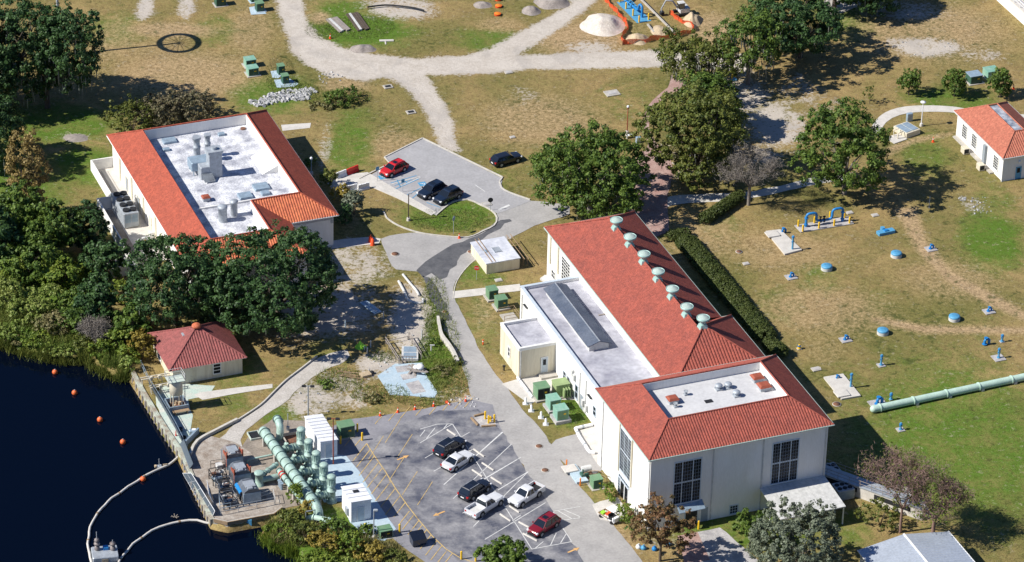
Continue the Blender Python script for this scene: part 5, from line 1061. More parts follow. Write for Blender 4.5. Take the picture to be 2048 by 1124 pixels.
for k,(px,py) in enumerate(PX):
    p=g(px,py); rel=p-hb; x=rel.dot(hu); y=rel.dot(hn); base=hb+hu*x+hn*y
    t=thing('vertical_pump','pale teal vertical turbine pump, %s of the five'%ordn[k],'pump',base,HY,'vertical pumps'); dY=-y    # towards the header
    s=1 if dY<0 else -1
    b=MB(); b.lathe([(.72,0),(.72,.12),(.5,.14),(.5,1.6),(.62,1.62),(.62,1.75),(.42,1.8),(.40,2.35)],18); b.build('column','pipe_teal',t)
    b=MB(); b.lathe([(.5,2.35),(.52,2.45),(.47,2.5),(.47,3.5),(.56,3.55),(.58,3.75),(.45,3.9),(.12,3.98)],18); b.build('motor','pipe_teal',t)
    for q in range(10): a=2*math.pi*q/10; b_=MB(); 
    b=MB()
    for q in range(12): a=2*math.pi*q/12; b.M=Matrix.Rotation(a,4,'Z'); b.box(.46,.53,-.02,.02,2.6,3.45)
    b.build('motor_fins','pipe_teal',t)
    L_=abs(y)-.55
    b=MB(); b.cyl((0,-s*.3*-1 if 0 else 0,1.15),(0,dY*(L_/abs(y)) ,1.3),.43,n=18); b.build('discharge_pipe','pipe_teal',t)
    for fr in (.25,.36,.55,.66,.9): b=MB(); yy=dY*fr; b.cyl((0,yy-.05,1.15+.15*fr),(0,yy+.05,1.15+.15*fr),.56,n=18); b.build('flange','flange_teal',t)
    b=MB(); yy=dY*.6; b.cyl((0,yy,1.2),(0,yy,2.0),.13,n=10); b.cyl((-.28,yy,2.0),(.28,yy,2.0),.1,n=8); b.cyl((0,yy,1.95),(0,yy,2.05),.28,n=14); b.build('valve_wheel','pipe_pale',t)
    b=MB(); b.cyl((-.75,dY*.05,0),(-.75,dY*.05,2.6),.17,n=10); b.cyl((-.75,dY*.05,2.6),(-.75,dY*.05,2.8),.22,n=10); b.build('standpipe','pipe_teal',t)
    b=MB(); b.box(-.3,.3,dY*.6-.3,dY*.6+.3,0,.8); b.build('pedestal','concrete',t)
# top elbow beyond
p=g(*C5(255,250)); t=thing('pipe_elbow','pale teal pipe elbow rising at the upper end of the header pipe','pipe',p,HY)
b=MB(); b.tube([(-1.9,.4,1.9),(-1.1,.3,1.95),(-.3,.2,1.7),(.0,.1,1.1),(0,.0,.0)],.48,16); b.build('pipe','pipe_teal',t)
for x,z in ((-1.8,1.9),(-1.1,1.93)): b=MB(); b.cyl((x-.05,.38,z),(x+.05,.36,z),.6,n=18); b.build('flange','flange_teal',t)
# parallel small line with red valves
q0=g(*C5(250,520),1.2); q1=g(*C5(470,810),1.2); d=q1-q0; ln=d.length; t=thing('bypass_pipe','thinner teal bypass line with red bands beside the header pipe','pipe',Vector((q0.x,q0.y,0)),math.atan2(d.y,d.x))
b=MB(); b.cyl((0,0,1.2),(ln,0,1.2),.34,n=16); b.build('pipe','pipe_teal',t)
for x in (.9,1.5): b=MB(); b.cyl((x-.09,0,1.2),(x+.09,0,1.2),.42,n=16); b.build('red_band','red',t)
for x in (.1,2.6,4.2,5.8): b=MB(); b.cyl((x-.05,0,1.2),(x+.05,0,1.2),.44,n=16); b.build('flange','flange_teal',t)
for x in (1.2,3.5,5.2): b=MB(); b.box(x-.15,x+.15,-.3,.3,0,.9); b.build('support','concrete',t)
for x in (1.8,2.2,2.6): b=MB(); b.cyl((x,-.7,0),(x,-.7,.9),.16,n=10); b.cyl((x,-.7,.9),(x,-.7,1.0),.24,n=10); b.build('small_valve','steel_blue',t)
p=g(*C5(80,650)); t=thing('valve_tank','stout teal cylinder valve with connecting pipes on the dark slab','valve',p,HY)
b=MB(); b.lathe([(.62,0),(.62,.1),(.5,.12),(.5,1.7),(.62,1.72),(.62,1.95),(.5,2.0),(.1,2.05)],18); b.build('body','pipe_teal',t)
v=g(*C5(235,540))-p; vx,vy=v.dot(hu),v.dot(hn); b=MB(); b.cyl((0,0,1.3),(vx,vy,1.3),.3,n=14); b.build('pipe','pipe_teal',t); b=MB(); v2=g(*C5(250,610))-p; b.cyl((0,0,.7),(v2.dot(hu),v2.dot(hn),.7),.38,n=14); b.build('pipe','pipe_teal',t)
for fr in (.3,.5,.85): b=MB(); m1=Vector((vx,vy,0))*fr; dv=Vector((vx,vy,0)).normalized()*.05; z=Vector((0,0,1.3)); b.cyl(m1-dv+z,m1+dv+z,.4,n=14); b.build('flange','flange_teal',t)
q0=g(*C5(-20,430),.5); q1=g(*C5(200,385),.5); t=thing('thin_pipe','thin teal pipe lying across the brown slab towards the header','pipe',Vector((q0.x,q0.y,0)),0); b=MB(); v=q1-q0; b.tube([(-.1,0,0),(0,0,.45),(v.x*.02,v.y*.02,.5),(v.x,v.y,.5)],.13,8); b.build('pipe','pipe_teal',t)
q0=g(*C5(540,925),.9); t=thing('outfall_pipe','teal pipe bending down on the grass below the pumps','pipe',Vector((q0.x,q0.y,0)),0); v=g(*C5(715,965),.9)-q0; b=MB(); b.tube([(0,0,.9),(v.x*.85,v.y*.85,.95),(v.x*.97,v.y*.97,.85),(v.x*1.02,v.y*1.02,.5),(v.x*1.03,v.y*1.03,-.1)],.36,14); b.build('pipe','pipe_pale',t)
b=MB(); dv=v.normalized()*.05; dv.z=0
for fr in (.05,.8): m1=v*fr; m1.z=.93; b.cyl(m1-dv,m1+dv,.46,n=14)
b.build('flange','pipe_pale',t)
p=g(*C5(520,980)); t=thing('gate_frame','grey steel gate frame where the pipe leaves the bank','frame',p,HD); b=MB(); b.box(-.6,-.5,0,.1,-.8,1.9); b.box(.6,.7,0,.1,-.8,1.9); b.box(-.6,.7,0,.1,1.8,1.9); b.build('frame','galv',t); b=MB(); b.box(-.5,.6,.03,.06,-.5,1.2); b.build('panel','steel_blue',t)
p=g(*C5(370,255)); t=thing('open_pit','rusty open pit with rails between elbow and first pump','pit',p,HD); b=MB(); b.box(-1.1,1.0,-.8,.9,.0,.12); b.build('floor','rust',t); b=MB(); b.box(-1.2,-1.1,-.9,1.0,0,.5); b.box(1.0,1.1,-.9,1.0,0,.5); b.box(-1.1,1.0,.9,1.0,0,.5); b.build('rim','concrete',t)
p=g(*C5(950,1035)); t=thing('small_unit','small blue grey machine on the blue slab near the thin light pole','machine',p,HD); b=MB(); b.box(-.3,.3,-.2,.2,0,.6,.04); b.build('casing','steel_blue',t); b=MB(); b.cyl((.1,0,.6),(.1,0,.9),.12,n=8); b.build('cap','galv',t)
t=thing('ac_frame','pale framed grate lying in the gravel beside the header pipe end','grate',g(509,873),HD); b=MB(); b.box(-.75,.75,-.9,-.8,0,.3); b.box(-.75,.75,.8,.9,0,.3); b.box(-.75,-.65,-.8,.8,0,.3); b.box(.65,.75,-.8,.8,0,.3); b.build('frame','concrete_mint',t); b=MB(); b.box(-.65,.65,-.8,.8,.1,.12); b.build('grate','dark',t)

# ---------------- intake deck machinery ----------------
C3=lambda x,y:(260+x/4.887,840+y/4.887)
def housing(x,y,label,w_,l_,h_,top,arm):
    p=g(*C3(x,y)); t=thing('screen_housing',label,'machine',p,HD,'intake machinery')
    b=MB(); 
    prof=[(-w_/2,0),(w_/2,0),(w_/2,h_*.7),(w_*.42,h_*.88),(w_*.25,h_*.98),(0,h_),(-w_*.25,h_*.98),(-w_*.42,h_*.88),(-w_/2,h_*.7)]
    n_=len(prof); b.add([(a,-l_/2,z) for a,z in prof]+[(a,l_/2,z) for a,z in prof],[tuple(range(n_)),tuple(range(2*n_-1,n_-1,-1))]+[(i,i+n_,(i+1)%n_+n_,(i+1)%n_) for i in range(n_)]); b.build('shell',top,t)
    b=MB(); b.box(-w_*.3,w_*.3,-l_*.3,l_*.25,h_*.97,h_+.1); b.build('lid','galv',t)
    b=MB(); b.box(-w_*.52,w_*.52,-l_*.52,-l_*.46,0,h_*.75); b.build('rib','steel_blue',t); b=MB(); b.box(-w_*.52,w_*.52,l_*.46,l_*.52,0,h_*.75); b.build('rib','steel_blue',t)
    for k in ((-1,1) if arm else ()): b=MB(); b.box(k*w_*.5-.07,k*w_*.5+.07,-l_*.5,l_*.1,h_*.8,h_*.95); b.box(k*w_*.5-.07,k*w_*.5+.07,-l_*.5,-l_*.4,h_*.2,h_*1.15); b.build('red_arm','red_rust',t)
    b=MB(); b.cyl((w_*.2,-l_*.45,h_*.6),(w_*.2,-l_*.45,h_*.6+.9),.06,n=6); b.cyl((-w_*.25,-l_*.4,h_),(w_*.05,-l_*.4,h_+.02),.2,n=10); b.build('motor','galv',t)
    return t
MT['shell_rust']=mat('shell_rust',(.30,.27,.26),.6,.2,scale=1.5,c2=(.12,.09,.08),fine=.25)
housing(1000,430,'brown streaked rounded screen housing, farthest of three on the intake deck',2.1,2.4,2.3,'shell_rust',True)
housing(1075,590,'middle screen housing with red arms and grey lid on the intake deck',2.1,2.4,2.2,'steel_dark',True)
housing(1165,760,'grey screen housing with tapered hopper nearest the deck railing',2.2,2.6,2.1,'steel_dark',False)
p=g(*C3(1075,760)); t=thing('blue_drum','blue cylinder lying beside the tapered grey hopper','tank',p,HD+R(90)); b=MB(); b.cyl((-.9,0,1.2),(1.2,0,1.2),.33,n=14); b.build('shell','blue',t); b=MB(); b.cyl((-1.0,0,1.2),(-.9,0,1.2),.25,n=14); b.box(-.6,.9,-.2,.2,0,.95); b.build('stand','dark',t)
p=g(*C3(810,790)); t=thing('tilted_sheet','tall white tilted panel on the intake deck','panel',p,HD); b=MB(); b.add([(-.2,-.9,.2),(.1,1.4,.2),(-.3,1.5,2.2),(-.7,-.4,1.5),(-.14,-.9,.2),(.16,1.4,.2),(-.24,1.5,2.2),(-.64,-.4,1.5)],[(0,1,2,3),(7,6,5,4),(0,4,5,1),(1,5,6,2),(2,6,7,3),(3,7,4,0)]); b.build('sheet','white',t); b=MB(); b.cyl((0,0,0),(-.3,.3,1.8),.05,n=6); b.build('prop','dark',t)
rng=random.Random(5)
for i,(x,y,lab) in enumerate(((860,600,'dark rake machine with wheels at the upper side of the intake deck'),(925,690,'tangled rake gear frame in the middle of the intake deck'),(960,830,'blue framed rake platform near the deck railing'))):
    p=g(*C3(x,y)); t=thing('rake_machine',lab,'machine',p,HD,'rake machines on the deck')
    b=MB()
    for a in (-.9,.9):
        for c in (-.9,.9): b.cyl((a,c,0),(a,c,1.9 if i else 1.5),.06,n=6)
    for z in (.8,1.5): 
        for a in (-.9,.9): b.cyl((a,-.9,z),(a,.9,z),.05,n=6); b.cyl((-.9,a,z),(.9,a,z),.05,n=6)
    b.build('frame','steel_dark' if i else 'dark',t)
    b=MB(); b.box(-.7,.5,-.6,.6,.4,.9,.05); b.build('gearbox','car_navy' if i else 'steel_blue',t)
    for k in range(3): b=MB(); a=rng.uniform(-.6,.6); c=rng.uniform(-.6,.6); b.cyl((a-.3,c,1.1+.1*k),(a+.3,c,1.1+.1*k),rng.uniform(.12,.25),n=10); b.build('roller',['shell_rust','white_old','rust'][k],t)
    b=MB(); b.tube([(-.8,-.8,1.4),(-.2,.1,1.9),(.6,.2,1.3),(.9,.9,.2)],.05,6); b.tube([(.8,-.7,1.2),(.3,.3,1.7),(-.6,.7,.9)],.04,6); b.build('hose','dark',t)
p=g(*C3(880,470)); t=thing('pallet_stack','white and brown pallets on the deck beside the farthest housing','pallets',p,HD); b=MB(); 
for k in range(5): b.box(-.6,-.45+.001,-.6+k*.27,-.48+k*.27,0,.12); b.box(-.6,.7,-.6+k*.27,-.42+k*.27,.12,.18)
b.build('pallet','wood_grey',t); b=MB(); b.box(-.5,.3,-.4,.4,.18,.7,.04); b.build('crate','white_old',t)
# deck railings
def railing(px,label,h_=1.1,m='galv',name='railing',step=1.6,z0=.05,mesh=None):
    pts=[g(*q_) for q_ in px]; o=pts[0].copy(); t=thing(name,label,'railing',o,0); P_=densify([p-o for p in pts],step,False)+[pts[-1]-o]
    b=MB(); 
    for p in P_: b.cyl(p+Vector((0,0,z0)),p+Vector((0,0,h_)),.035,n=6)
    b.build('post',m,t); b=MB()
    for z in (h_,h_*.55):
        for p,q_ in zip(P_,P_[1:]): b.cyl(p+Vector((0,0,z)),q_+Vector((0,0,z)),.03,n=6)
    b.build('rail',m,t); return t
railing([C3(890,935),C3(1060,900),C3(1240,865),C3(1410,830)],'steel railing along the front edge of the intake deck')
railing([C3(1230,800),C3(1400,745),C3(1420,830)],'steel railing at the right end of the intake deck',m='white_old')
railing([C3(870,760),C3(880,900),C3(985,880)],'pale blue rail frame at the deck corner',m='steel_blue')
railing([C3(790,470),C3(930,450),C3(940,560)],'thin rail around the rake gear near the upper deck',m='dark')
# inclined mesh screens over the water
t0=None
fr=[(515,520),(548,465),(805,900),(785,985)]
MT['mesh_panel']=mat('mesh_panel',(.13,.16,.19),.6,.3,scale=12,c2=(.06,.08,.10),fine=.3)
for i in range(5):
    f0,f1=i/5,(i+1)/5; lerp=lambda a,b_,f:(a[0]+(b_[0]-a[0])*f,a[1]+(b_[1]-a[1])*f)
    A_=g(*C3(*lerp(fr[0],fr[3],f0)),-.75);B_=g(*C3(*lerp(fr[0],fr[3],f1)),-.75);C_=g(*C3(*lerp((600,520),(830,890),f1)),.9);D_=g(*C3(*lerp((600,520),(830,890),f0)),.9)
    o=(A_+B_)/2; t=thing('mesh_screen',['white framed mesh screen leaning over the water, topmost of five','second mesh screen from the top over the water','middle mesh screen leaning over the water','fourth mesh screen from the top over the water','lowest mesh screen at the deck corner'][i],'screen',o,0,'mesh screens over the water')
    q=[v-o for v in (A_,B_,C_,D_)]; b=MB(); nn_=(q[1]-q[0]).cross(q[3]-q[0]).normalized()*.03; b.add([*q,*[v+nn_ for v in q]],[(3,2,1,0),(4,5,6,7),(0,1,5,4),(1,2,6,5),(2,3,7,6),(3,0,4,7)]); b.build('mesh','mesh_panel',t)
    b=MB()
    for k in range(4): b.cyl(q[k],q[(k+1)%4],.04,n=6)
    b.cyl((q[0]+q[3])/2,(q[1]+q[2])/2,.03,n=6); b.build('frame','white',t)
# ---------------- seawall ----------------
SW=[(267,740),(287,778),(318,830),(340,865),(362,897),(372,915),(392,962),(428,1040)]
pts=[g(*q_) for q_ in SW]; o=pts[0].copy()
t=thing('seawall','weathered mint and rust stained concrete seawall along the lake','seawall',o,0); b=MB(); ribbon(b,[p-o+Vector((-.2,-.1,0)) for p in pts],.55,-2.5,.18); MT['seawall']=mat('seawall',(.45,.50,.42),.9,scale=.9,c2=(.24,.17,.12),fine=.3); b.build('wall','seawall',t)
for p,q_ in zip(pts,pts[1:]):
    n_=max(1,int((q_-p).length/1.3))
    for k in range(n_): b=MB(); r_=p+(q_-p)*(k/n_)-o; b.cyl(r_+Vector((-.55,-.28,-2.5)),r_+Vector((-.5,-.25,-.1)),.17,n=7); b.build('pile','wood_grey',t)
pts=[g(428,1040),g(455,1046),g(548,1029),g(565,1016)]; o=pts[0].copy(); t=thing('deck_edge_wall','tan timber and concrete wall face below the intake deck','seawall',o,0); b=MB(); ribbon(b,[p-o for p in pts],.4,-2.4,.2); b.build('wall','concrete',t); b=MB(); ribbon(b,[p-o+Vector((0,-.25,0)) for p in pts],.12,-.15,.32); b.build('timber_cap','wood',t); b=MB(); p=g(491,1036)-o; b.box(p.x-.7,p.x+.8,p.y-.6,p.y-.25,-.9,.1); b.build('blue_box','blue_light',t)
railing([(282,737),(300,775),(325,815),(352,862),(366,890)],'long galvanised mesh fence along the seawall top',1.3,'steel_blue','mesh_fence')
pts=[(282,737),(300,775),(325,815),(352,862),(366,890)]
for i in range(1,4):
    p,q_=g(*pts[i]),g(*pts[i+1]); t=thing('seawall_screen',['leaning mesh panel beside the tank on the seawall','middle leaning mesh panel on the seawall fence','lowest leaning mesh panel on the seawall fence'][i-1],'fence panel',p,0,'mesh panels on the seawall'); v=q_-p; b=MB(); b.add([(0,0,.15),(v.x,v.y,.15),(v.x-.25,v.y-.1,1.35),(-.25,-.1,1.35),(.03,0,.15),(v.x+.03,v.y,.15),(v.x-.22,v.y-.1,1.35),(-.22,-.1,1.35)],[(3,2,1,0),(4,5,6,7),(0,1,5,4),(1,2,6,5),(2,3,7,6),(3,0,4,7)]); b.build('mesh','mesh_panel',t)
p=g(366,890); t=thing('curved_trash_rack','curved grey mesh rack at the bend of the seawall','screen',p,0); v=g(385,940)-p; b=MB(); vs=[];n_=7
for k in range(n_): a=math.pi*.5*k/(n_-1); x=-.3+.9*math.sin(a); z=-.4+1.4*math.sin(a*.9); vs+=[(x-.5,0,z),(x-.5+v.x,v.y,z)]
b.add(vs,[(2*k,2*k+1,2*k+3,2*k+2) for k in range(n_-1)]); b.add([(x,y,z-.05) for x,y,z in vs],[(2*k+2,2*k+3,2*k+1,2*k) for k in range(n_-1)]); b.build('mesh','mesh_panel',t)
q0=g(370,893); q1=g(397,866); t=thing('steel_barrier_arm','dark steel wall section running inland from the seawall bend','barrier',q0,0); b=MB(); ribbon(b,[Vector((0,0,0)),q1-q0],.25,0,.8); b.build('wall','steel_blue',t)
# clutter on mint slab
for x,y,r,m_,lab in ((367,876,.35,'rubber','black tyre lying on the mint slab'),(362,862,.3,'car_navy','dark bucket on the mint slab by the fence')):
    t=thing('tyre' if m_=='rubber' else 'bucket',lab,'tyre' if m_=='rubber' else 'bucket',g(x,y),0); b=MB(); b.lathe([(r*.5,0),(r,.02),(r,.2),(r*.5,.22),(r*.45,.1)],14) if m_=='rubber' else b.lathe([(r*.7,0),(r,.5),(r*.9,.5),(r*.6,.05)],12); b.build('shell',m_,t)
t=thing('tarp_heap','small blue white equipment heap at the slab corner','equipment',g(386,866),0); b=MB(); b.box(-.5,.4,-.3,.3,0,.5,.1); b.cyl((-.6,0,.25),(.6,.1,.25),.1,n=8); b.build('heap','steel_blue',t); b=MB(); b.box(-.1,.4,-.2,.2,.5,.62,.03); b.build('cover','white',t)
t=thing('red_marker','small red post on the seawall walk','marker',g(352,872),0); b=MB(); b.cyl((0,0,0),(0,0,.8),.08,.05,n=8); b.build('post','red',t); b=MB(); b.cyl((0,0,.1),(0,0,.2),.12,n=8); b.build('foot','red',t)
# ---------------- tank on legs ----------------
C6=lambda x,y:(260+x/4.888,620+y/4.888)
p=g(*C6(455,955)); t=thing('chemical_tank','cream cylindrical tank raised on legs above a concrete box by the seawall','tank',p,HD)
b=MB(); b.lathe([(.3,1.9),(.86,2.25),(.86,4.2),(.8,4.28),(.1,4.35)],20); b.build('shell','tank_cream',t)
for k in range(4): a=math.pi/4+k*math.pi/2; b=MB(); b.cyl((.85*math.cos(a),.85*math.sin(a),0),(.8*math.cos(a),.8*math.sin(a),2.6),.08,n=8); b.build('leg','tank_cream',t)
b=MB(); b.box(-1.3,1.3,-1.2,-1.05,0,.95); b.box(-1.3,1.3,1.05,1.2,0,.95); b.box(-1.3,-1.15,-1.05,1.05,0,.95); b.box(1.15,1.3,-1.05,1.05,0,.95); b.build('basin','steel_blue',t)
b=MB(); b.box(-1.15,1.15,-1.05,1.05,.1,.3); b.build('basin_floor','rust',t); b=MB()
for a,c in ((-.4,-.3),(.5,.2),(.1,.5)): b.cyl((a,c,.3),(a,c,.7),.2,n=10)
b.build('pump','sandpile_tan',t)
b=MB(); b.box(-1.2,1.0,-.9,.9,4.4,4.46); b.build('platform','concrete_mint',t); b=MB()
for a in (-1.2,1.0):
    for c in (-.9,.9): b.cyl((a,c,4.4),(a,c,5.4),.035,n=6)
for z in (4.9,5.4):
    for a in (-1.2,1.0): b.cyl((a,-.9,z),(a,.9,z),.03,n=6)
    for c in (-.9,.9): b.cyl((-1.2,c,z),(1.0,c,z),.03,n=6)
b.build('platform_rail','white_old',t)
b=MB()
for k in range(12): b.cyl((1.15,-.25,.3+k*.4),(1.15,.2,.3+k*.4),.02,n=5)
b.cyl((1.15,-.25,0),(1.15,-.25,5.2),.03,n=5); b.cyl((1.15,.2,0),(1.15,.2,5.2),.03,n=5); b.build('ladder','white_old',t)
t=thing('bench','brown timber bench in front of the tank basin','bench',g(*C6(500,1015)),HD); b=MB(); b.box(-1.1,1.1,-.3,.3,.42,.5); b.build('seat','wood',t)
for k in (-.8,.8): b=MB(); b.box(k-.06,k+.06,-.25,.25,0,.42); b.build('leg','wood',t)
for i,(x,y,lab) in enumerate(((190,690,'upper pale pipe rack between seawall and house'),(280,770,'lower pale pipe rack beside the tank'))):
    p=g(*C6(x+60,y)); t=thing('pipe_rack',lab,'pipe rack',p,HD,'pipe racks at the seawall'); b=MB()
    for c in (-.8,-.3): b.cyl((-2.2,c,1.0),(2.0,c,1.0),.09,n=8)
    b.build('pipe','tank_cream',t)
    for a in (-2.,-.7,.7,1.9): b=MB(); b.cyl((a,-.8,0),(a,-.8,1.),.05,n=6); b.cyl((a,-.3,0),(a,-.3,1.),.05,n=6); b.cyl((a,-.8,.9),(a,-.3,.9),.04,n=6); b.build('stand','tank_cream',t)
    for a in (-.8,.3): b=MB(); b.box(a-.2,a+.2,-.95,-.65,.75,1.25,.05); b.build('valve','tank_cream',t)
# ---------------- booms, buoys, raft ----------------
def boom(px,label,r=.16):
    pts=[g(x,y,-1.0) for x,y in px]; o=pts[0].copy(); pts=smooth([p-o for p in pts],.8,False)
    for i,p in enumerate(pts): p.z=.02; p.x+=.06*math.sin(i*1.7); p.y+=.05*math.cos(i*1.3)
    t=thing('floating_boom',label,'floating boom',o,0); b=MB(); b.tube(pts,r,8); b.build('float','concrete_pale',t); b=MB()
    for i in range(0,len(pts)-1,6): b.cyl(pts[i],pts[i]+(pts[i+1]-pts[i])*.3,r*1.15,n=8)
    b.build('coupling','wood',t)
C1=lambda x,y:(x/2.958,744+y/2.958)
boom([C1(1060,495),C1(1000,550),C1(940,575),C1(860,615),C1(760,680),C1(660,750),C1(600,810),C1(545,890),C1(525,970),C1(522,1040),C1(535,1100),C1(560,1180)],'upper curved pale floating boom from the seawall round to the raft')
boom([C1(1350,890),C1(1260,900),C1(1165,878),C1(1070,885),C1(980,905),C1(900,940),C1(810,1000),C1(750,1060),C1(700,1130),C1(680,1200)],'lower curved pale floating boom from the deck corner to the raft')
t=thing('boom_float','small grey float frame with yellow ends on the upper boom','float',g(*C1(942,560),-1.),.3); b=MB(); b.box(-.3,.3,-.3,.3,0,.12); b.cyl((0,0,.1),(0,0,1.2),.04,n=6); b.build('frame','galv',t); b=MB(); b.box(-.6,-.35,-.2,.2,-.02,.25); b.box(.5,1.1,-.1,.1,-.02,.25); b.build('yellow_pad','sandpile_tan',t)
by=None
for (x,y),lab in zip([C1(153+0,-60) if 0 else (53,695),C1(325,0),C1(441,122),C1(591,281),C1(727,413),C1(846,632)],['orange buoy at the edge of the reeds','second orange buoy from the reeds','third orange buoy from the reeds','fourth orange buoy from the reeds','orange buoy in open water below the other four','orange buoy touching the floating boom']):
    p=g(x,y,-.9)
    if by is None: by=thing('buoy',lab,'buoy',p,0,'orange buoys'); b=MB(); b.sph((0,0,0),.38,1,16); b.build('float','buoy',by); b=MB(); b.cyl((0,0,.34),(0,0,.44),.08,n=8); b.build('eye','galv',by)
    else: dup(by,p,None,lab)
p=g(210,1112,-1.1); t=thing('instrument_raft','small grey raft with rusty instruments and two masts at the bottom edge','raft',p,.2)
b=MB(); b.box(-1.6,1.6,-1.4,1.2,-.1,.75,.1); b.build('hull','galv',t); b=MB(); b.box(-.5,.3,-1.42,-1.3,.0,.5); b.build('door','sandpile_tan',t)
for x,y,hh in ((-.9,.4,3.4),(1.0,.1,2.2)):
    b=MB(); b.cyl((x,y,.7),(x,y,hh),.05,n=6); b.build('mast','galv',t); b=MB(); b.lathe([(.3,.75),(.35,.9),(.3,1.3),(.15,1.35),(.15,1.5),(.38,1.55),(.38,1.75),(.1,1.85)],12,(x,y,0)); b.build('instrument','shell_rust',t)
b=MB(); b.lathe([(.28,2.0),(.35,2.1),(.28,2.35),(.1,2.4)],12,(-.9,.4,0)); b.build('instrument','shell_rust',t); b=MB(); b.box(-.2,.5,.1,.7,.75,1.2,.08); b.build('tarp','blue',t)
t=thing('debris','clump of pinkish driftwood floating above the lower boom','driftwood',g(*C1(1035,860),-1.05),0); b=MB()
for k in range(7): a=k*.9; b.cyl((math.cos(a)*.1,math.sin(a)*.1,0),(math.cos(a)*.5,math.sin(a)*.4,.12+.1*(k%3)),.06,n=5)
b.build('branches','bark_pale',t)

# ---------------- blue well field on the right lawn ----------------
C4=lambda x,y:(1500+x/2.958,370+y/2.958)
for (x,y),lab in zip(((453,497),(865,420),(785,877),(1208,795)),('blue well hatch on a white ring, leftmost on the lawn','blue well hatch on a white ring nearest the tree shadow','blue well hatch on a white ring, lower middle of the lawn','blue well hatch on a white ring beside the tyre tracks at right')):
    t=thing('well_hatch',lab,'well hatch',g(*C4(x,y+2)),0,'round well hatches'); b=MB(); b.cyl((0,0,0),(0,0,.42),.80,n=22); b.build('ring','white_old',t); b=MB(); b.lathe([(.76,.42),(.78,.5),(.78,.62),(.62,.72),(.05,.76)],22); b.build('lid','blue_light',t); b=MB(); b.box(-.35,.35,-.04,.04,.73,.8); b.build('handle','blue_light',t)
def valve(px,py,label,s=1.,pad=True,m='blue'):
    t=thing('pipe_valve',label,'valve',g(px,py),HD,'blue valves on small pads')
    if pad: b=MB(); b.box(-.75*s,.75*s,-.7*s,.7*s,0,.12); b.build('pad','concrete_slab',t)
    b=MB(); b.tube([(-.1*s,0,.1),(-.1*s,0,.45*s),(0,0,.62*s),(.25*s,0,.62*s),(.36*s,0,.5*s),(.36*s,0,.12)],.14*s,10); b.build('gooseneck',m,t); b=MB(); b.cyl((-.1*s,0,.12),(-.1*s,0,.2),.26*s,n=12); b.build('flange',m,t); b=MB(); b.cyl((0,0,.75*s),(0,0,.8*s),.2*s,n=10); b.build('wheel',m,t)
for x,y,s,lab in ((243,547,1,'blue gooseneck valve left of the leftmost well hatch'),(1070,380,1,'blue gooseneck valve between the tracks and green patch'),(565,918,1,'blue gooseneck valve left of the lower well hatch'),(1413,750,1,'blue gooseneck valve beyond the right well hatch'),(1393,945,1.4,'larger blue elbow valve at the lower right of the lawn'),(195,285,1.1,'blue valve at the top corner of the long white slab')): valve(*C4(x,y),lab,s,pad=s==1)
C8=lambda x,y:(1500+x/2.958,744+y/2.958)
valve(*C8(758,192),'blue valve on a blue pad at the end of the long pale pipe',1.5); valve(*C8(515,45),'blue valve on the lower white slab beside the block',.9,False)
def hyd(px,py,h,label,pad=.45,m='blue_light'):
    t=thing('standpipe',label,'standpipe',g(px,py),HD,'blue standpipes'); b=MB(); b.box(-pad,pad,-pad,pad,0,.1); b.build('pad','concrete_slab',t); b=MB(); b.cyl((0,0,.1),(0,0,h),.14,n=10); b.cyl((0,0,.1),(0,0,.2),.25,n=10); b.build('pipe',m,t); b=MB(); b.cyl((0,0,h-.25),(0,0,h-.12),.22,n=10); b.cyl((-.2,0,h*.6),(.2,0,h*.6),.09,n=8); b.build('flange','blue',t)
for x,y,h,lab,pd in ((775,1068,1.7,'blue standpipe on a white pad at the lower middle of the lawn',.5),(1490,928,1.2,'short blue standpipe above the larger one at the right edge',.3),(1470,1025,1.6,'blue standpipe on a square pad at the right edge',.8)): hyd(*C4(x,y),h,lab,pd)
hyd(*C8(833,165),1.1,'blue standpipe just behind the end of the pale pipe',.2); hyd(*C8(890,343),1.1,'blue standpipe alone on the green lawn right of the shadow',.5); hyd(*C8(595,95),2.3,'tall blue pole at the edge of the lower white slab',.25); hyd(*C4(250,388),2.4,'thin blue pole near the end of the long white slab',.25)
hyd(*C4(290,970),.7,'small yellow and blue capped pipe near the hedge end',.3,'yellow')
t=thing('blue_vault','long low blue steel vault lid with a round cap in the lawn','vault',g(*C4(765,305)),R(35)); t.rotation_euler.z=math.atan2((g(*C4(880,280))-g(*C4(765,305))).y,(g(*C4(880,280))-g(*C4(765,305))).x)
b=MB(); b.box(0,2.6,0,.95,0,.45,.04); b.build('box','blue_light',t); b=MB(); b.cyl((1.1,1.1,0),(1.1,1.1,.7),.33,n=14); b.build('cap','blue_light',t); b=MB(); b.box(1.0,1.6,.2,.75,.45,.6); b.build('lid','blue',t)
def slabthing(px,label,h_=.25,m='concrete_pale',extra=True):
    pts=[g(*p) for p in px]; o=sum(pts,Vector())/len(pts); t=thing('concrete_slab',label,'slab',o,0); b=MB(); b.prism([tuple((p-o)[:2]) for p in pts],-.05,h_); b.build('slab',m,t)
    if extra: c=pts[0]*.62+sum(pts,Vector())/4*.38-o; b=MB(); b.M=Matrix.Translation((c.x,c.y,0))@Matrix.Rotation(HD,4,'Z'); b.box(-.9,.9,-.8,.8,h_,h_+.18,.03); b.build('hatch','concrete_pale',t)
    return t
slabthing([C4(93,280),C4(178,270),C4(307,390),C4(205,417)],'long white concrete slab with hatch left of the blue pipe loop',m='concrete_pale')
slabthing([C8(540,168),C8(435,38),C8(550,18),C8(655,148)],'weathered white slab with blue fittings beside the tiled block')
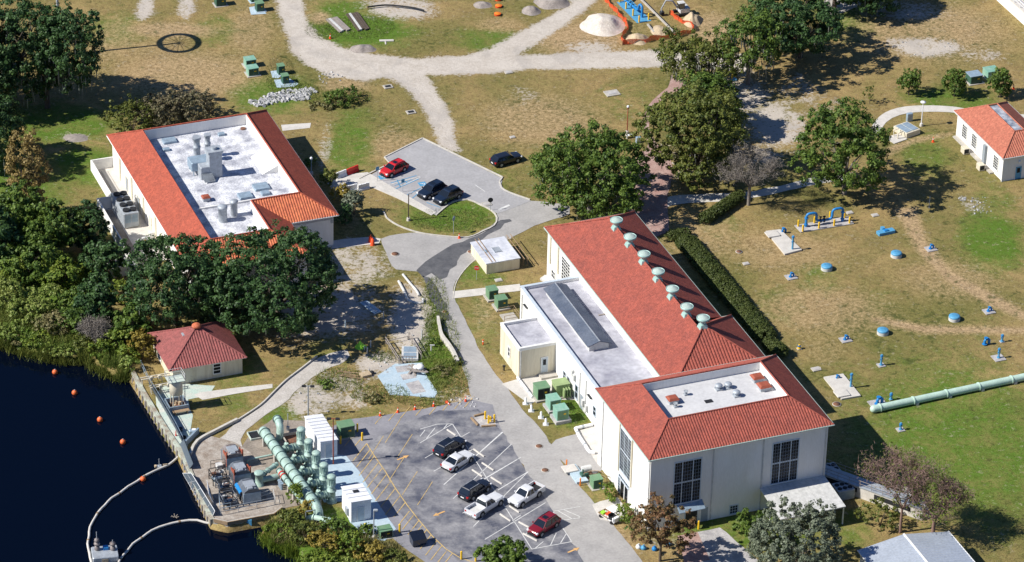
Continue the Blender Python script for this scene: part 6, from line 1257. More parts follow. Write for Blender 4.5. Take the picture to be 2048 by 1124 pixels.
slabthing([C4(368,1085),C4(415,1078),C4(422,1092),C4(372,1102)],'small thin slab in the lawn behind the tiled block',.08,extra=False)
slabthing([C4(262,242),C4(300,283),C4(615,232),C4(582,188)],'flat dark slab under the blue looping pipe',.12,'concrete_slab',False)
# blue loop skid on the lawn
o=g(*C4(330,250)); e=g(*C4(545,218)); v=e-o; L_=v.length; t=thing('blue_pipe_loop','bright blue looping pipe assembly with valves on a slab in the lawn','pipe assembly',o,math.atan2(v.y,v.x))
b=MB(); b.tube([(0,0,.1),(0,0,1.75),(.15,0,2.05),(.45,0,2.15),(1.1,0,2.15),(1.4,0,2.05),(1.55,0,1.75),(1.55,0,1.1),(1.7,0,.85),(2.1,0,.75),(L_-2.2,0,.75),(L_-1.75,0,.85),(L_-1.6,0,1.2),(L_-1.6,0,1.9),(L_-1.45,0,2.2),(L_-1.1,0,2.3),(L_-.4,0,2.3),(L_-.1,0,2.15),(L_,0,1.9),(L_,0,.1)],.19,10); b.build('pipe','blue',t)
for x,z in ((0,.5),(0,1.5),(L_,.5),(L_,1.6)): b=MB(); b.cyl((x,0,z-.04),(x,0,z+.04),.3,n=12); b.build('flange','blue',t)
for x in (2.2,2.7,L_/2,L_-2.8): b=MB(); b.cyl((x-.05,0,.75),(x+.05,0,.75),.32,n=12); b.cyl((x,0,.8),(x,0,1.35),.08,n=8); b.cyl((x,0,1.3),(x,0,1.36),.2,n=10); b.build('valve','car_navy',t)
for i,(x,y) in enumerate(((285,248),(312,278),(407,260),(497,245),(588,230),(380,228),(472,198),(558,197))):
    bollard(*C4(x,y),['yellow post at the left rear corner of the blue loop slab','yellow post at the front left corner of the blue loop slab','second yellow post from the left in front of the blue loop','third yellow post from the left in front of the blue loop','yellow post at the front right corner of the blue loop slab','yellow post behind the left bend of the blue loop','yellow post behind the right riser of the blue loop','yellow post at the right rear corner of the blue loop slab'][i],h=1.15,r=.14,group='yellow posts round the blue loop')
# long pale pipe
q=[g(*C8(730,238)),g(*C8(965,190)),g(*C8(1160,148)),g(*C8(1350,105)),g(*C8(1545,65)),g(*C8(1750,22)),g(*C8(1900,-12))]
o=q[0].copy(); v=q[-1]-o; t=thing('surface_pipe','long pale green surface pipe running to the right edge of the lawn','pipe',o,math.atan2(v.y,v.x)); L_=v.length
b=MB(); b.cyl((0,0,.5),(L_,0,.5),.5,n=20); b.sph((0,0,.5),.5,1,16); b.build('pipe','pipe_pale',t); u_=v.normalized()
for p in q: x=(p-o).dot(u_)+(.9 if p is q[0] else 0); b=MB(); b.cyl((x-.07,0,.5),(x+.07,0,.5),.6,n=20); b.build('flange','pipe_pale',t)
for p in q[1:-1]: x=(p-o).dot(u_)+.4; b=MB(); b.box(x-.2,x+.2,-.6,.6,0,.35); b.build('support','concrete_pale',t)

# ---------------- right side of the block: AC units, ramp ----------------
for x,y,lab in ((440,660,'grey fan condenser in the shade behind the block, rear one'),(520,770,'grey six fan condenser beside the canopy, front one')):
    t=thing('fan_condenser',lab,'air conditioner',g(*C8(x,y)),HD,'large condensers beside the canopy'); b=MB(); b.box(0,2.3,0,2.1,.1,1.5,.04); b.build('casing','galv',t)
    for i in range(3):
        for j in range(2): b=MB(); b.cyl((.45+i*.7,.6+j*.9,1.5),(.45+i*.7,.6+j*.9,1.6),.3,n=14); b.build('fan','dark',t)
    b=MB(); b.box(.1,2.2,-.03,0,.3,1.35); b.build('coil_panel','steel_blue',t)
q0=ab(18.2,-57.5); O=q0
t=thing('conveyor_channel','long louvered grey channel with railings running down from the right side of the block','channel',q0,math.atan2((g(1850,1035)-q0).y,(g(1850,1035)-q0).x)); L_=(g(1850,1035)-q0).length
b=MB(); b.box(0,L_,-.9,.9,0,1.6); b.build('wall','concrete_pale',t); b=MB(); b.box(0,L_,-1.0,1.0,1.6,1.72); b.build('lid','galv',t)
for i in range(2): b=MB(); b.box(1.6+i*L_*.5,L_*.45+i*L_*.45,-.94,-.9,.7,1.35); b.build('louvre','dark',t)
b=MB()
for s in (-.95,.95):
    b.cyl((0,s,2.6),(L_,s,2.6),.035,n=6); b.cyl((0,s,2.15),(L_,s,2.15),.03,n=6)
    for i in range(int(L_/1.6)+1): b.cyl((i*1.6,s,1.7),(i*1.6,s,2.6),.03,n=6)
b.build('railing','wood_grey',t)
q0=g(1810,990); v=g(1858,1040)-q0; t=thing('white_duct','white insulated duct under the bare tree by the channel end','duct',q0,math.atan2(v.y,v.x)); b=MB(); b.cyl((0,0,.9),(v.length,0,.7),.4,n=14); b.build('duct','white',t); b=MB()
for i in range(4): b.cyl((v.length*(i+.5)/4-.05,0,.88-.04*i),(v.length*(i+.5)/4+.05,0,.88-.04*i),.46,n=14); b.cyl((v.length*(i+.5)/4,0,0),(v.length*(i+.5)/4,0,.7),.05,n=6)
b.build('band','galv',t)
# small vault by curved path
p3_=lambda x,y:(1500+x/2.958,y/2.958)
o=g(*p3_(925,820)); v=g(*p3_(1025,785))-o; t=thing('pump_vault','low cream vault with glazed top and white slab inside the curved path','vault',o,math.atan2(v.y,v.x)); b=MB(); b.box(0,2.7,0,3.0,0,.8,.04); b.build('wall','tank_cream',t); b=MB(); b.box(.2,1.25,.3,2.7,.8,.88); b.box(1.4,2.5,.3,2.7,.8,.88); b.build('glazed_lid','steel_blue',t); b=MB(); b.box(-2.6,-.1,-.3,1.8,0,.12); b.build('slab','concrete_pale',t)
b=MB(); b.tube([(-1.2,.6,.1),(-1.2,.6,.9),(-.8,.6,1.05),(-.2,.6,1.0)],.09,8); b.tube([(-1.2,1.5,.1),(-1.2,1.5,1.1),(-.3,1.5,1.1)],.07,8); b.build('pipe','tank_cream',t)
t=thing('control_cabinet','dark control cabinet behind the glazed vault','cabinet',g(*p3_(930,722)),HD); b=MB(); b.box(0,.9,0,.5,0,1.3,.03); b.build('casing','steel_blue',t); b=MB(); b.box(.08,.82,-.03,0,.2,1.2); b.build('door','galv',t)
t=thing('blue_box','blue electrical box next to the brick path and reddish lamp','cabinet',g(1276,285),HD); b=MB(); b.box(-.3,.4,-.2,.3,0,.9,.03); b.build('casing','steel_blue',t); b=MB(); b.box(-.25,.35,-.23,-.2,.1,.8); b.build('door','white_old',t); 
t=thing('white_bench','white low bench beside the reddish lamp post','bench',g(1262,275),HD); b=MB(); b.box(-.8,.6,-.25,.25,.4,.48); b.build('seat','white',t); b=MB(); b.box(-.7,-.6,-.2,.2,0,.4); b.box(.4,.5,-.2,.2,0,.4); b.build('leg','white_old',t)
t=thing('blue_litter_bin','yellow and blue marker at the trunk of the mossy oak','marker',g(1464,160),0); b=MB(); b.cyl((0,0,0),(0,0,.9),.12,n=8); b.build('post','yellow',t); b=MB(); b.box(-.1,.7,-.3,.3,0,.25); b.build('box','blue_light',t)

# ---------------- middle ground: low wall, frames, debris ----------------
C9=lambda x,y:(620+x/4.497,600+y/4.497)
pts=[g(*C9(x,y)) for x,y in ((1150,190),(1165,270),(1185,350),(1245,430),(1290,500),(1330,590))]; o=pts[0].copy(); t=thing('retaining_wall','low pale retaining wall along the narrow road below the junction','wall',o,0); b=MB(); ribbon(b,smooth([p-o for p in pts],.8,False),.3,-.1,.8); b.build('wall','concrete_pale',t); b=MB(); ribbon(b,smooth([p-o for p in pts],.8,False),.36,.8,.86); b.build('coping','kerb',t)
pts=[g(500+x/2.958,370+y/2.958) for x,y in ((880,575),(915,640),(940,690),(1020,705),(1025,680))]; o=pts[0].copy(); t=thing('silt_sock','pale sandbag line curving beside the green ditch','sandbags',o,0); b=MB(); b.tube([p-o+Vector((0,0,.15)) for p in smooth(pts,.6,False)],.2,8); b.build('sock','white_old',t)
pts=[g(500+x/2.958,370+y/2.958) for x,y in ((905,535),(950,590),(985,630),(1000,660))]; o=pts[0].copy(); t=thing('silt_sock','short pale sock at the top of the green ditch','sandbags',o,0); b=MB(); b.tube([p-o+Vector((0,0,.15)) for p in smooth(pts,.6,False)],.18,8); b.build('sock','white_old',t)
# filled pipes on the hardstand
def sock(px,label,r=.24):
    pts=[g(*p) for p in px]; o=pts[0].copy(); t=thing('white_pipe_sock',label,'sandbags',o,0); b=MB(); sp=smooth([p-o+Vector((0,0,.22)) for p in pts],.5,False)
    b.tube(sp,r,8); b.build('sock','white',t)
    for i in range(2,len(sp)-1,5): b=MB(); b.cyl(sp[i],sp[i]+(sp[i+1]-sp[i])*.4,r*1.08,n=8); b.build('strap','galv',t)
CA=lambda x,y:(1050+x/4.014,730+y/4.014)
sock([CA(540,490),CA(470,505),CA(405,520)],'white lagged pipe at the foot of the annex, top leg'); sock([CA(405,520),CA(440,590),CA(480,650),CA(520,710),CA(560,715)],'white lagged pipe running down the grey hardstand'); sock([CA(-60,110),CA(0,190),CA(60,270)],'white lagged pipe beside the small annex corner',.2)
slabthing([CA(325,835),CA(405,812),CA(510,945),CA(415,960)],'pale blue concrete lid with hatches beside the road',.35,'concrete_blue')
t=thing('pump_skid','grey and rust pump skid beside the blue concrete lid','machine',g(*CA(480,900)),HD); b=MB(); b.box(-.9,1.2,-.5,.9,0,.15); b.build('base','rust',t); b=MB(); b.cyl((-.2,.5,.9),(1.0,.5,.9),.42,n=14); b.build('drum','white_old',t); b=MB(); b.box(-.6,.4,-.4,.4,.15,.7,.05); b.cyl((-.3,0,.7),(-.3,0,1.2),.1,n=8); b.build('engine','cab_dark',t)
t=thing('orange_hose_rack','curved orange rail behind the single green cabinet','rail',g(*CA(590,930)),HD); b=MB(); b.tube([(-1.6,1.0,.9),(-.6,1.1,.95),(.3,.8,.95),(.8,.0,.95),(.9,-.6,.95)],.05,6); b.tube([(-1.6,1.0,.5),(-.6,1.1,.5),(.3,.8,.5),(.8,.0,.5),(.9,-.6,.5)],.04,6); b.build('rail','wood',t); 
for x,y in ((-1.6,1),(.3,.8),(.9,-.6)): b=MB(); b.cyl((x,y,0),(x,y,.95),.04,n=6); b.build('post','wood',t)
t=thing('orange_railing','orange pipe railing around a small planter by the annex corner','railing',g(1020,636),HD); b=MB()
for a,c in ((-1.2,-1),(1.0,-1),(1.0,1.2),(-1.2,1.2)): b.cyl((a,c,0),(a,c,1.1),.04,n=6)
for z in (.6,1.1): b.cyl((-1.2,-1,z),(1,-1,z),.035,n=6); b.cyl((1,-1,z),(1,1.2,z),.035,n=6); b.cyl((-1.2,1.2,z),(1,1.2,z),.035,n=6)
b.build('rail','wood',t); b=MB(); b.box(-1.1,.9,-.9,1.1,0,.15); b.build('floor','concrete',t)
slabthing([(1080,560),(1090,553),(1113,562),(1104,574)],'small low planter kerb at the hall wall',.3,'white_old',False)
# slab basin with timber frames
for i,(a,c_2) in enumerate((((680,395),(800,580)),((890,350),(1000,530)))):
    p,q_=g(*C9(*a)),g(*C9(*c_2)); v=q_-p; t=thing('timber_fence',['weathered timber rail left of the glass hatch','weathered timber rail right of the glass hatch'][i],'fence',p,0,'timber rails at the hatch'); b=MB(); n_=5
    for k in range(n_): r_=v*(k/(n_-1)); b.box(r_.x-.06,r_.x+.06,r_.y-.06,r_.y+.06,0,1.1)
    b.build('post','wood_grey',t); b=MB()
    for z in (.6,1.08): b.cyl(Vector((0,0,z)),v+Vector((0,0,z)),.06,n=6)
    b.build('rail','wood_grey',t)
p,q_=g(*C9(690,400)),g(*C9(880,355)); v=q_-p; t=thing('timber_fence','low timber rail behind the glass hatch','fence',p,0); b=MB(); b.cyl(Vector((0,0,.5)),v+Vector((0,0,.5)),.05,n=6); b.build('rail','wood_grey',t); b=MB(); b.box(-.05,.05,-.05,.05,0,.6); b.box(v.x-.05,v.x+.05,v.y-.05,v.y+.05,0,.6); b.build('post','wood_grey',t)
o=g(*C9(830,545)); v=g(*C9(950,540))-o; t=thing('glass_hatch','white framed hatch with two dark panes at the head of the blue slab','hatch',o,math.atan2(v.y,v.x)-.1); b=MB(); b.box(-.1,2.1,-.1,3.2,0,.35); b.build('frame','white_old',t)
for k in range(2): b=MB(); b.box(.15,1.85,.1+k*1.55,1.45+k*1.55,.35,.38); b.build('pane','steel_blue',t)
b=MB()
for k in range(5): b.cyl((-.3+k*.4,-.5,0),(-.3+k*.4,-.5,1.0),.05,n=6)
b.cyl((-.4,-.5,1.0),(1.9,-.5,1.0),.05,n=6); b.build('rail','wood_grey',t)
t=thing('debris_pile','brown boards heaped with a pale bag on the blue slab','debris',g(*C9(980,650)),.4); b=MB(); rng=random.Random(3)
for k in range(9): b.at((rng.uniform(-.8,.8),rng.uniform(-.8,.8),.07*k),rng.uniform(0,3)); b.box(-1.0,1.0,-.15,.15,.05,.12)
b.build('boards','wood_grey',t); b=MB(); b.sph((.2,.1,.75),.55,.7,10); b.sph((-.3,.4,.6),.4,.7,10); b.build('bag','white',t)
t=thing('board_pile','loose yellow boards and a crate on the sandy ground','boards',g(*C9(430,680)),.2); b=MB(); rng=random.Random(8)
for k in range(7): b.at((rng.uniform(-1.6,.2),rng.uniform(-.5,.7),.03*k),rng.uniform(-.7,.2)); b.box(-1.5,1.5,-.06,.06,.03,.09)
b.build('boards','wood',t); b=MB(); b.at((1.0,-.2,0),.3); b.box(-.7,.7,-.5,.5,0,.35); b.build('crate','sandpile_tan',t); b=MB(); b.sph((1.9,.2,.2),.35,.7,8); b.build('sack','dark',t)
t=thing('green_bag','bright lime green bag heap beside the drive end','bag',g(*C9(452,425)),0); b=MB(); b.lathe([(.75,0),(.6,.25),(.35,.55),(.12,.85),(.03,.95)],9); b.sph((.5,-.1,.2),.4,.6,8); b.build('bag','bag_green',t); b=MB(); b.cyl((0,0,.9),(.05,0,1.05),.05,n=6); b.build('knot','bag_green',t)
for i,(x,y,h_,lab) in enumerate(((545,425,.9,'weathered stub post right of the green bag'),(515,470,.7,'white stub post below the green bag'),(490,450,.5,'short white stub nearest the green bag'),(1005,355,1.5,'leaning grey stake in the green ditch'),(1090,460,.9,'pale survey post with cross arm in the ditch grass'),(318,245,1.1,'pale blue stub post in the oak shadow'),(995,880,.5,'small blue capped pipe at the slab edge'),(660,160,.9,'thin white stake left of the sandy patch'))):
    t=thing('marker_post',lab,'post',g(*C9(x,y)),0,'marker posts'); b=MB(); b.cyl((0,0,0),(0,0,h_),.09,n=8); b.build('post','concrete_blue' if 'blue' in lab else 'white_old',t); b=MB(); b.box(-.2 if 'cross' in lab else -.1,.45 if 'cross' in lab else .1,-.07,.07,h_,h_+.1); b.build('cap','white_old',t)
t=thing('pale_board','pale blue sheet lying in the oak shadow','board',g(*C9(545,70)),0); v=g(*C9(600,115))-g(*C9(480,25)); t.rotation_euler.z=math.atan2(v.y,v.x); b=MB(); b.box(-1.8,1.8,-.6,.6,.03,.15,.02); b.build('sheet','concrete_blue',t); b=MB(); b.box(-1.7,1.7,-.05,.05,.15,.2); b.build('batten','galv',t)

t=thing('marker_post','short orange and white post in the verge beside the narrow road','post',g(966,689),0,'marker posts'); b=MB(); b.cyl((0,0,0),(0,0,.75),.09,n=8); b.build('post','cone',t); b=MB(); b.cyl((0,0,.45),(0,0,.58),.1,n=8); b.build('band','white',t)
t=thing('standpipe','small black standpipe on the verge below the small annex','standpipe',g(1008,741),0); b=MB(); b.cyl((0,0,0),(0,0,.7),.1,n=8); b.build('pipe','dark',t); b=MB(); b.cyl((-.2,0,.7),(.2,0,.7),.13,n=8); b.build('head','dark',t)
for x,y,m_,lab in ((1277,1096,'white','white bag left of the brown leaved tree trunk'),(1287,1098,'blue_light','blue bag left of the brown leaved tree trunk'),(1309,1100,'blue','dark blue bag at the foot of the brown leaved tree'),(1338,1090,'blue_light','blue bag right of the brown leaved tree trunk')):
    t=thing('bag',lab,'bag',g(x,y),0); b=MB(); b.lathe([(.3,0),(.38,.15),(.3,.4),(.08,.55),(.1,.62)],9); b.build('sack',m_,t); b=MB(); b.cyl((0,0,.53),(0,0,.57),.1,n=8); b.build('tie','dark',t)
# ---------------- top construction area ----------------
def mound(px,py,rx,ry,h_,m,label,name='dirt_pile',cat='dirt pile',seed=0):
    c=g(px,py); k=sc(px,py); ax=rx/k; ay=(g(px,py-ry)-c).length; t=thing(name,label,cat,c,0); b=MB(); n_,mm=28,9; vs=[]
    for j in range(mm+1):
        r=j/mm
        for i in range(n_):
            a=2*math.pi*i/n_; rr=r*(1+.22*noise.noise(Vector((math.cos(a)*1.3,math.sin(a)*1.3,seed)))); z=h_*(math.cos(min(r,1)*math.pi/2)**1.3)*(1+.35*noise.noise(Vector((math.cos(a)*r*2.2,math.sin(a)*r*2.2,seed+5))))-.04
            vs.append((ax*rr*math.cos(a),ay*rr*math.sin(a),z if j<mm else -.08))
    b.add(vs,[(j*n_+i,(j+1)*n_+i,(j+1)*n_+(i+1)%n_,j*n_+(i+1)%n_) for j in range(mm) for i in range(n_)],False); b.add(vs[:n_],[tuple(range(n_))]); b.build('heap',m,t); return t
mound(1207,50,48,24,1.5,'sandpile','big white sand heap beside the orange fence',seed=1); mound(1385,42,22,14,1.3,'sandpile_tan','tan dirt heap right of the excavator',seed=2); mound(1275,78,26,12,.9,'sandpile_tan','tan spoil heap inside the orange fence corner',seed=3)
mound(725,98,28,10,.6,'dirtpile','grey gravel heap at the edge of the sandy road',seed=4); mound(1062,22,22,10,.8,'dirtpile','grey mound left of the right hand track',seed=5); mound(1105,5,40,14,1.2,'dirtpile','long grey mound at the top edge',seed=6); mound(965,10,22,8,.5,'dirtpile','small grey mound near the orange lids',seed=8); mound(1320,62,22,12,.5,'sandpile_tan','low spoil strip beside the trench',seed=9)
mound(152,276,30,9,.35,'wood_grey','pale bleached brush heap left of the flat roofed building',seed=10)
def ofence(px,label):
    pts=[g(*p) for p in px]; o=pts[0].copy(); t=thing('safety_fence',label,'safety fence',o,0,'orange safety fence'); b=MB(); P_=densify([p-o for p in pts],.5,False)+[pts[-1]-o]
    for i,p in enumerate(P_): p.x+=.15*math.sin(i*1.9); p.y+=.15*math.cos(i*1.3)
    N=len(P_); vs=[]
    for i,p in enumerate(P_): hh=.8+.2*math.sin(i*.8); vs+=[p+Vector((0,0,.02)),p+Vector((.05*math.sin(i),.1,hh*.5)),p+Vector((.1*math.cos(i),-.05,hh))]
    b.add(vs,[(3*i+k,3*i+3+k,3*i+4+k,3*i+1+k) for i in range(N-1) for k in (0,1)]); b.add([v+Vector((.03,.03,0)) for v in vs],[(3*i+1+k,3*i+4+k,3*i+3+k,3*i+k) for i in range(N-1) for k in (0,1)]); b.build('netting','netting',t); b=MB()
    for i in range(0,N,4): b.cyl(P_[i],P_[i]+Vector((0,0,1.2)),.03,n=5)
    b.build('stake','wood',t)
MT['netting']=mat('netting',(.85,.13,.03),.7,scale=6,c2=(.6,.08,.03)); 
_n=MT['netting'].node_tree; _p=_n.nodes['Principled BSDF']; _p.inputs['Alpha'].default_value=.62
ofence([(1205,-4),(1228,22),(1250,45),(1256,62),(1243,75),(1246,90)],'orange net fence between white sand heap and blue pipes'); ofence([(1246,90),(1290,85),(1330,78),(1360,73),(1384,65)],'orange net fence along the front of the trench'); ofence([(1384,65),(1386,54),(1365,47),(1350,38),(1340,28)],'crumpled orange net fence below the excavator')
sheet('slab_patch',[(1233,5),(1262,0),(1303,42),(1274,47)],MT['blue_light'],.06,curve=False)
o=g(1250,8); v=g(1284,35)-o; L_=v.length; t=thing('blue_pipe_assembly','blue pipe assembly on a blue pad inside the orange fence','pipe assembly',o,math.atan2(v.y,v.x)); b=MB(); b.tube([(-2,0,.1),(-2,0,1.5),(-1.6,0,1.8),(-.9,0,1.8),(-.5,0,1.4),(-.4,0,.9),(0,0,.7),(L_-1.5,0,.7),(L_-1.1,0,1.0),(L_-1.0,0,1.7),(L_-.6,0,2.0),(L_-.1,0,1.8),(L_,0,1.4),(L_,0,.1)],.2,10); b.build('pipe','blue',t)
for x in (.5,1.4,2.2): b=MB(); b.cyl((x-.05,0,.7),(x+.05,0,.7),.34,n=12); b.cyl((x,0,.7),(x,0,1.4),.09,n=8); b.build('valve','blue_light',t)
for i,(x,y) in enumerate(((1252,18),(1266,32),(1278,45),(1297,40),(1239,5))): bollard(x,y,['yellow post at the left side of the blue pad','yellow post left of the pad middle','yellow post at the front corner of the blue pad','yellow post at the right corner of the blue pad','yellow post at the top left of the blue pad'][i],h=1.2,group='yellow posts on the blue pad')
# excavator
o=g(1362,28); t=thing('excavator','small white and grey excavator digging at the trench head','excavator',o,R(200)); b=MB(); b.box(-1.1,1.1,-1.0,-.6,0,.5,.1); b.box(-1.1,1.1,.6,1.0,0,.5,.1); b.build('track','rubber',t); b=MB(); b.box(-1.2,.5,-.85,.85,.55,1.3,.1); b.build('body','white_old',t); b=MB(); b.box(-.3,.7,-.1,.8,1.3,2.2,.08); b.build('cab','glass_car',t); b=MB(); b.box(-.35,.75,-.15,.85,2.2,2.3,.04); b.build('cab_roof','white_old',t)
b=MB(); b.tube([(.5,-.4,1.0),(1.4,-.4,2.3),(2.5,-.4,2.5)],.14,6); b.build('boom','white_old',t); b=MB(); b.tube([(2.5,-.4,2.5),(3.2,-.4,1.2),(3.1,-.4,.7)],.11,6); b.build('stick','galv',t); b=MB(); b.box(2.75,3.4,-.75,-.05,.2,.75,.1); b.build('bucket','dark',t)
for i,(x0,y0,x1,y1,lab) in enumerate(((1278,-4,1352,70,'long dark trench shoring board inside the orange fence'),(1295,50,1308,66,'short board across the trench end'))):
    p,q_=g(x0,y0),g(x1,y1); v=q_-p; t=thing('trench_board',lab,'board',p,math.atan2(v.y,v.x)); b=MB(); b.box(0,v.length,-.12,.12,0,.25); b.build('board','concrete',t); b=MB(); b.box(0,v.length,.12,.5,.01,.05); b.build('trench_gap','dark',t)
# planks, logs
for i,(x0,y0,x1,y1,w_,lab,m_) in enumerate(((662,38,690,64,.9,'stack of pale weathered boards on green grass','wood_grey'),(703,28,727,62,.9,'stack of dark planks right of the pale boards','bark'))):
    p,q_=g(x0,y0),g(x1,y1); v=q_-p; t=thing('plank_stack',lab,'planks',p,math.atan2(v.y,v.x)); 
    for k in range(5): b=MB(); y=-w_+k*w_*.45; b.box(.1*(k%2),v.length-.2*(k%3),y,y+w_*.38,.0,.22+.06*(k%2)); b.build('plank',m_ if k!=1 else 'white_old',t)
t=thing('board','single pale board on the grass above the road','board',g(773,82),.1); b=MB(); b.box(-1.1,1.1,-.25,.25,0,.15); b.build('board','concrete_pale',t); b=MB(); b.box(-.3,-.1,-1.2,-.25,0,.1); b.build('brace','concrete_pale',t)
for x,y,lab in ((996,0,'orange round lid at the top edge'),(997,14,'orange round lid, middle of three'),(995,30,'orange round lid, lowest of three')):
    t=thing('orange_cover',lab,'cover',g(x,y),0,'orange covers'); b=MB(); b.cyl((0,0,0),(0,0,.3),.5,.55,n=14); b.build('ring','cone',t); b=MB(); b.lathe([(.5,.3),(.4,.36),(.02,.38)],14); b.build('lid','orange',t)
pts=[g(*p) for p in ((735,18),(770,14),(800,16),(830,20),(848,25))]; o=pts[0].copy(); t=thing('black_hose','long black hose lying on the grey mud','hose',o,0); b=MB(); b.tube([p-o+Vector((0,0,.35)) for p in smooth(pts,.8,False)],.14,8); b.build('hose','dark',t); b=MB(); b.cyl((0,0,0),(0,0,.4),.1,n=8); b.build('stake','wood',t)
# riprap
def rocks(name,pxs,n_,smin,smax,m,label=None,seed=0):
    rng=random.Random(seed); b=MB()
    for _ in range(n_):
        i=rng.randrange(len(pxs)); x,y,rx,ry=pxs[i]; a=rng.uniform(0,6.28); r=math.sqrt(rng.random()); p=g(x+rx*r*math.cos(a),y+ry*r*math.sin(a)); s=rng.uniform(smin,smax)
        M=Matrix.Translation(p+Vector((0,0,s*.2)))@Matrix.Rotation(rng.uniform(0,6),4,Vector((rng.random(),rng.random(),1)))@Matrix.Diagonal((s,s*rng.uniform(.5,.9),s*rng.uniform(.4,.7),1))
        vs=[(-1,-1,-1),(1,-1,-1),(1,1,-1),(-1,1,-1),(-.7,-.6,1),(.8,-.7,1),(.6,.7,1),(-.7,.8,1)]; vs=[M@Vector((v[0]*rng.uniform(.7,1.1),v[1]*rng.uniform(.7,1.1),v[2]*rng.uniform(.7,1)))for v in vs]
        b.add(vs,[(0,3,2,1),(4,5,6,7),(0,1,5,4),(1,2,6,5),(2,3,7,6),(3,0,4,7)])
    o=b.build(name,m); o['kind']='stuff'; return tag(o,label,'rocks' if label else None)
rocks('riprap',[(525,205,28,8),(555,196,28,9),(585,190,28,9),(610,184,22,7),(600,196,20,5)],340,.15,.42,'rock','band of pale angular rubble between green cabinets and the building')
rocks('gravel_scatter',[(820,640,30,55),(760,730,35,18),(1960,412,28,18),(1850,95,70,18),(930,805,30,14),(1925,398,8,5),(640,800,50,30),(660,155,25,12)],220,.06,.2,'rock','scattered small pale stones on bare sandy patches',seed=4)
# ---------------- vegetation ----------------
MT['leaf_oak']=leafmat('leaf_oak',(.050,.100,.018),(.145,.215,.034))
MT['leaf_dark']=leafmat('leaf_dark',(.026,.066,.022),(.070,.135,.036),.2)
MT['leaf_olive']=leafmat('leaf_olive',(.075,.105,.020),(.18,.195,.040))
MT['leaf_lime']=leafmat('leaf_lime',(.10,.17,.022),(.21,.26,.035))
MT['leaf_yellow']=leafmat('leaf_yellow',(.21,.17,.03),(.34,.26,.05))
MT['leaf_bronze']=leafmat('leaf_bronze',(.17,.13,.045),(.33,.24,.08))
MT['leaf_grey']=leafmat('leaf_grey',(.11,.14,.085),(.23,.26,.18))
MT['leaf_weed']=leafmat('leaf_weed',(.10,.16,.028),(.24,.26,.065),.3)
MT['leaf_brush']=leafmat('leaf_brush',(.10,.10,.045),(.22,.185,.11))
MT['leaf_brown']=leafmat('leaf_brown',(.24,.12,.06),(.16,.13,.05))
MT['leaf_hedge']=leafmat('leaf_hedge',(.05,.075,.018),(.105,.13,.032))
MT['leaf_grass']=leafmat('leaf_grass',(.16,.24,.04),(.30,.34,.09),.3)
MT['leaf_straw']=leafmat('leaf_straw',(.24,.20,.09),(.14,.15,.05),.2)
MT['leaf_moss']=leafmat('leaf_moss',(.15,.16,.14),(.26,.27,.24),.2)
MT['twig']=mat('twig',(.27,.175,.145),.9,var=.3,scale=3)
def quads_mesh(name,V,F4,m,parent):
    me=bpy.data.meshes.new(name); n=len(V); me.vertices.add(n); me.vertices.foreach_set('co',V.astype('f').ravel()); me.loops.add(F4.size); me.loops.foreach_set('vertex_index',F4.ravel().astype('i')); me.polygons.add(len(F4)); me.polygons.foreach_set('loop_start',np.arange(0,F4.size,4,dtype='i')); me.polygons.foreach_set('loop_total',np.full(len(F4),4,'i')); me.update(calc_edges=True)
    me.materials.append(MT[m]); o=bpy.data.objects.new(name,me); COL.objects.link(o); o.parent=parent; return o
def foliage(name,lobes,dens,leaf,m,parent,seed,rc=.75,per=26,low=-.45,core=True,ragged=.25):
    rng=np.random.default_rng(seed); Cs=[];Ns=[]
    LB=np.array(lobes)
    for li,(cx,cy,cz,rx,ry,rz) in enumerate(lobes):
        ar=4*math.pi*((rx*ry)**1.6/3+(rx*rz)**1.6/3+(ry*rz)**1.6/3)**(1/1.6); n=max(4,int(ar*dens/(rc*rc*2.2)))
        d=rng.normal(size=(n,3)); d/=np.linalg.norm(d,axis=1)[:,None]; d=d[d[:,2]>low]
        rad=1+rng.normal(size=(len(d),1))*ragged*.45
        c=np.array([cx,cy,cz])+d*np.array([rx,ry,rz])*rad
        keep=np.ones(len(c),bool)
        for lj,l in enumerate(lobes):
            if lj!=li: keep&=(((c-np.array(l[:3]))/np.array(l[3:]))**2).sum(1)>.5
        Cs.append(c[keep]); Ns.append(d[keep])
    C_=np.concatenate(Cs); N_=np.concatenate(Ns); K=len(C_)
    if K==0: return
    rr=rc*rng.uniform(.55,1.25,K); gap=rng.random(K)>.12; C_,N_,rr=C_[gap],N_[gap],rr[gap]; K=len(C_)
    p=rng.normal(size=(K,per,3)); p/=np.linalg.norm(p,axis=2)[:,:,None]; u=p.copy()
    p=C_[:,None]+p*rr[:,None,None]*rng.uniform(.35,1,(K,per,1))*np.array([1,1,.75])
    nrm=u*.75+N_[:,None]*.35+rng.normal(size=(K,per,3))*.45+np.array([0,0,.25]); nrm/=np.linalg.norm(nrm,axis=2)[:,:,None]
    t=np.cross(nrm,rng.normal(size=(K,per,3))); t/=np.linalg.norm(t,axis=2)[:,:,None]; b=np.cross(nrm,t)
    s=leaf*rng.uniform(.6,1.35,(K,per,1)); P_=p.reshape(-1,3); T=(t*s).reshape(-1,3); B=(b*s*rng.uniform(.45,.9,(K,per,1))).reshape(-1,3)
    V=np.stack([P_-T,P_-B,P_+T,P_+B],1).reshape(-1,3); F4=np.arange(len(V)).reshape(-1,4)
    return quads_mesh(name,V,F4,m,parent)
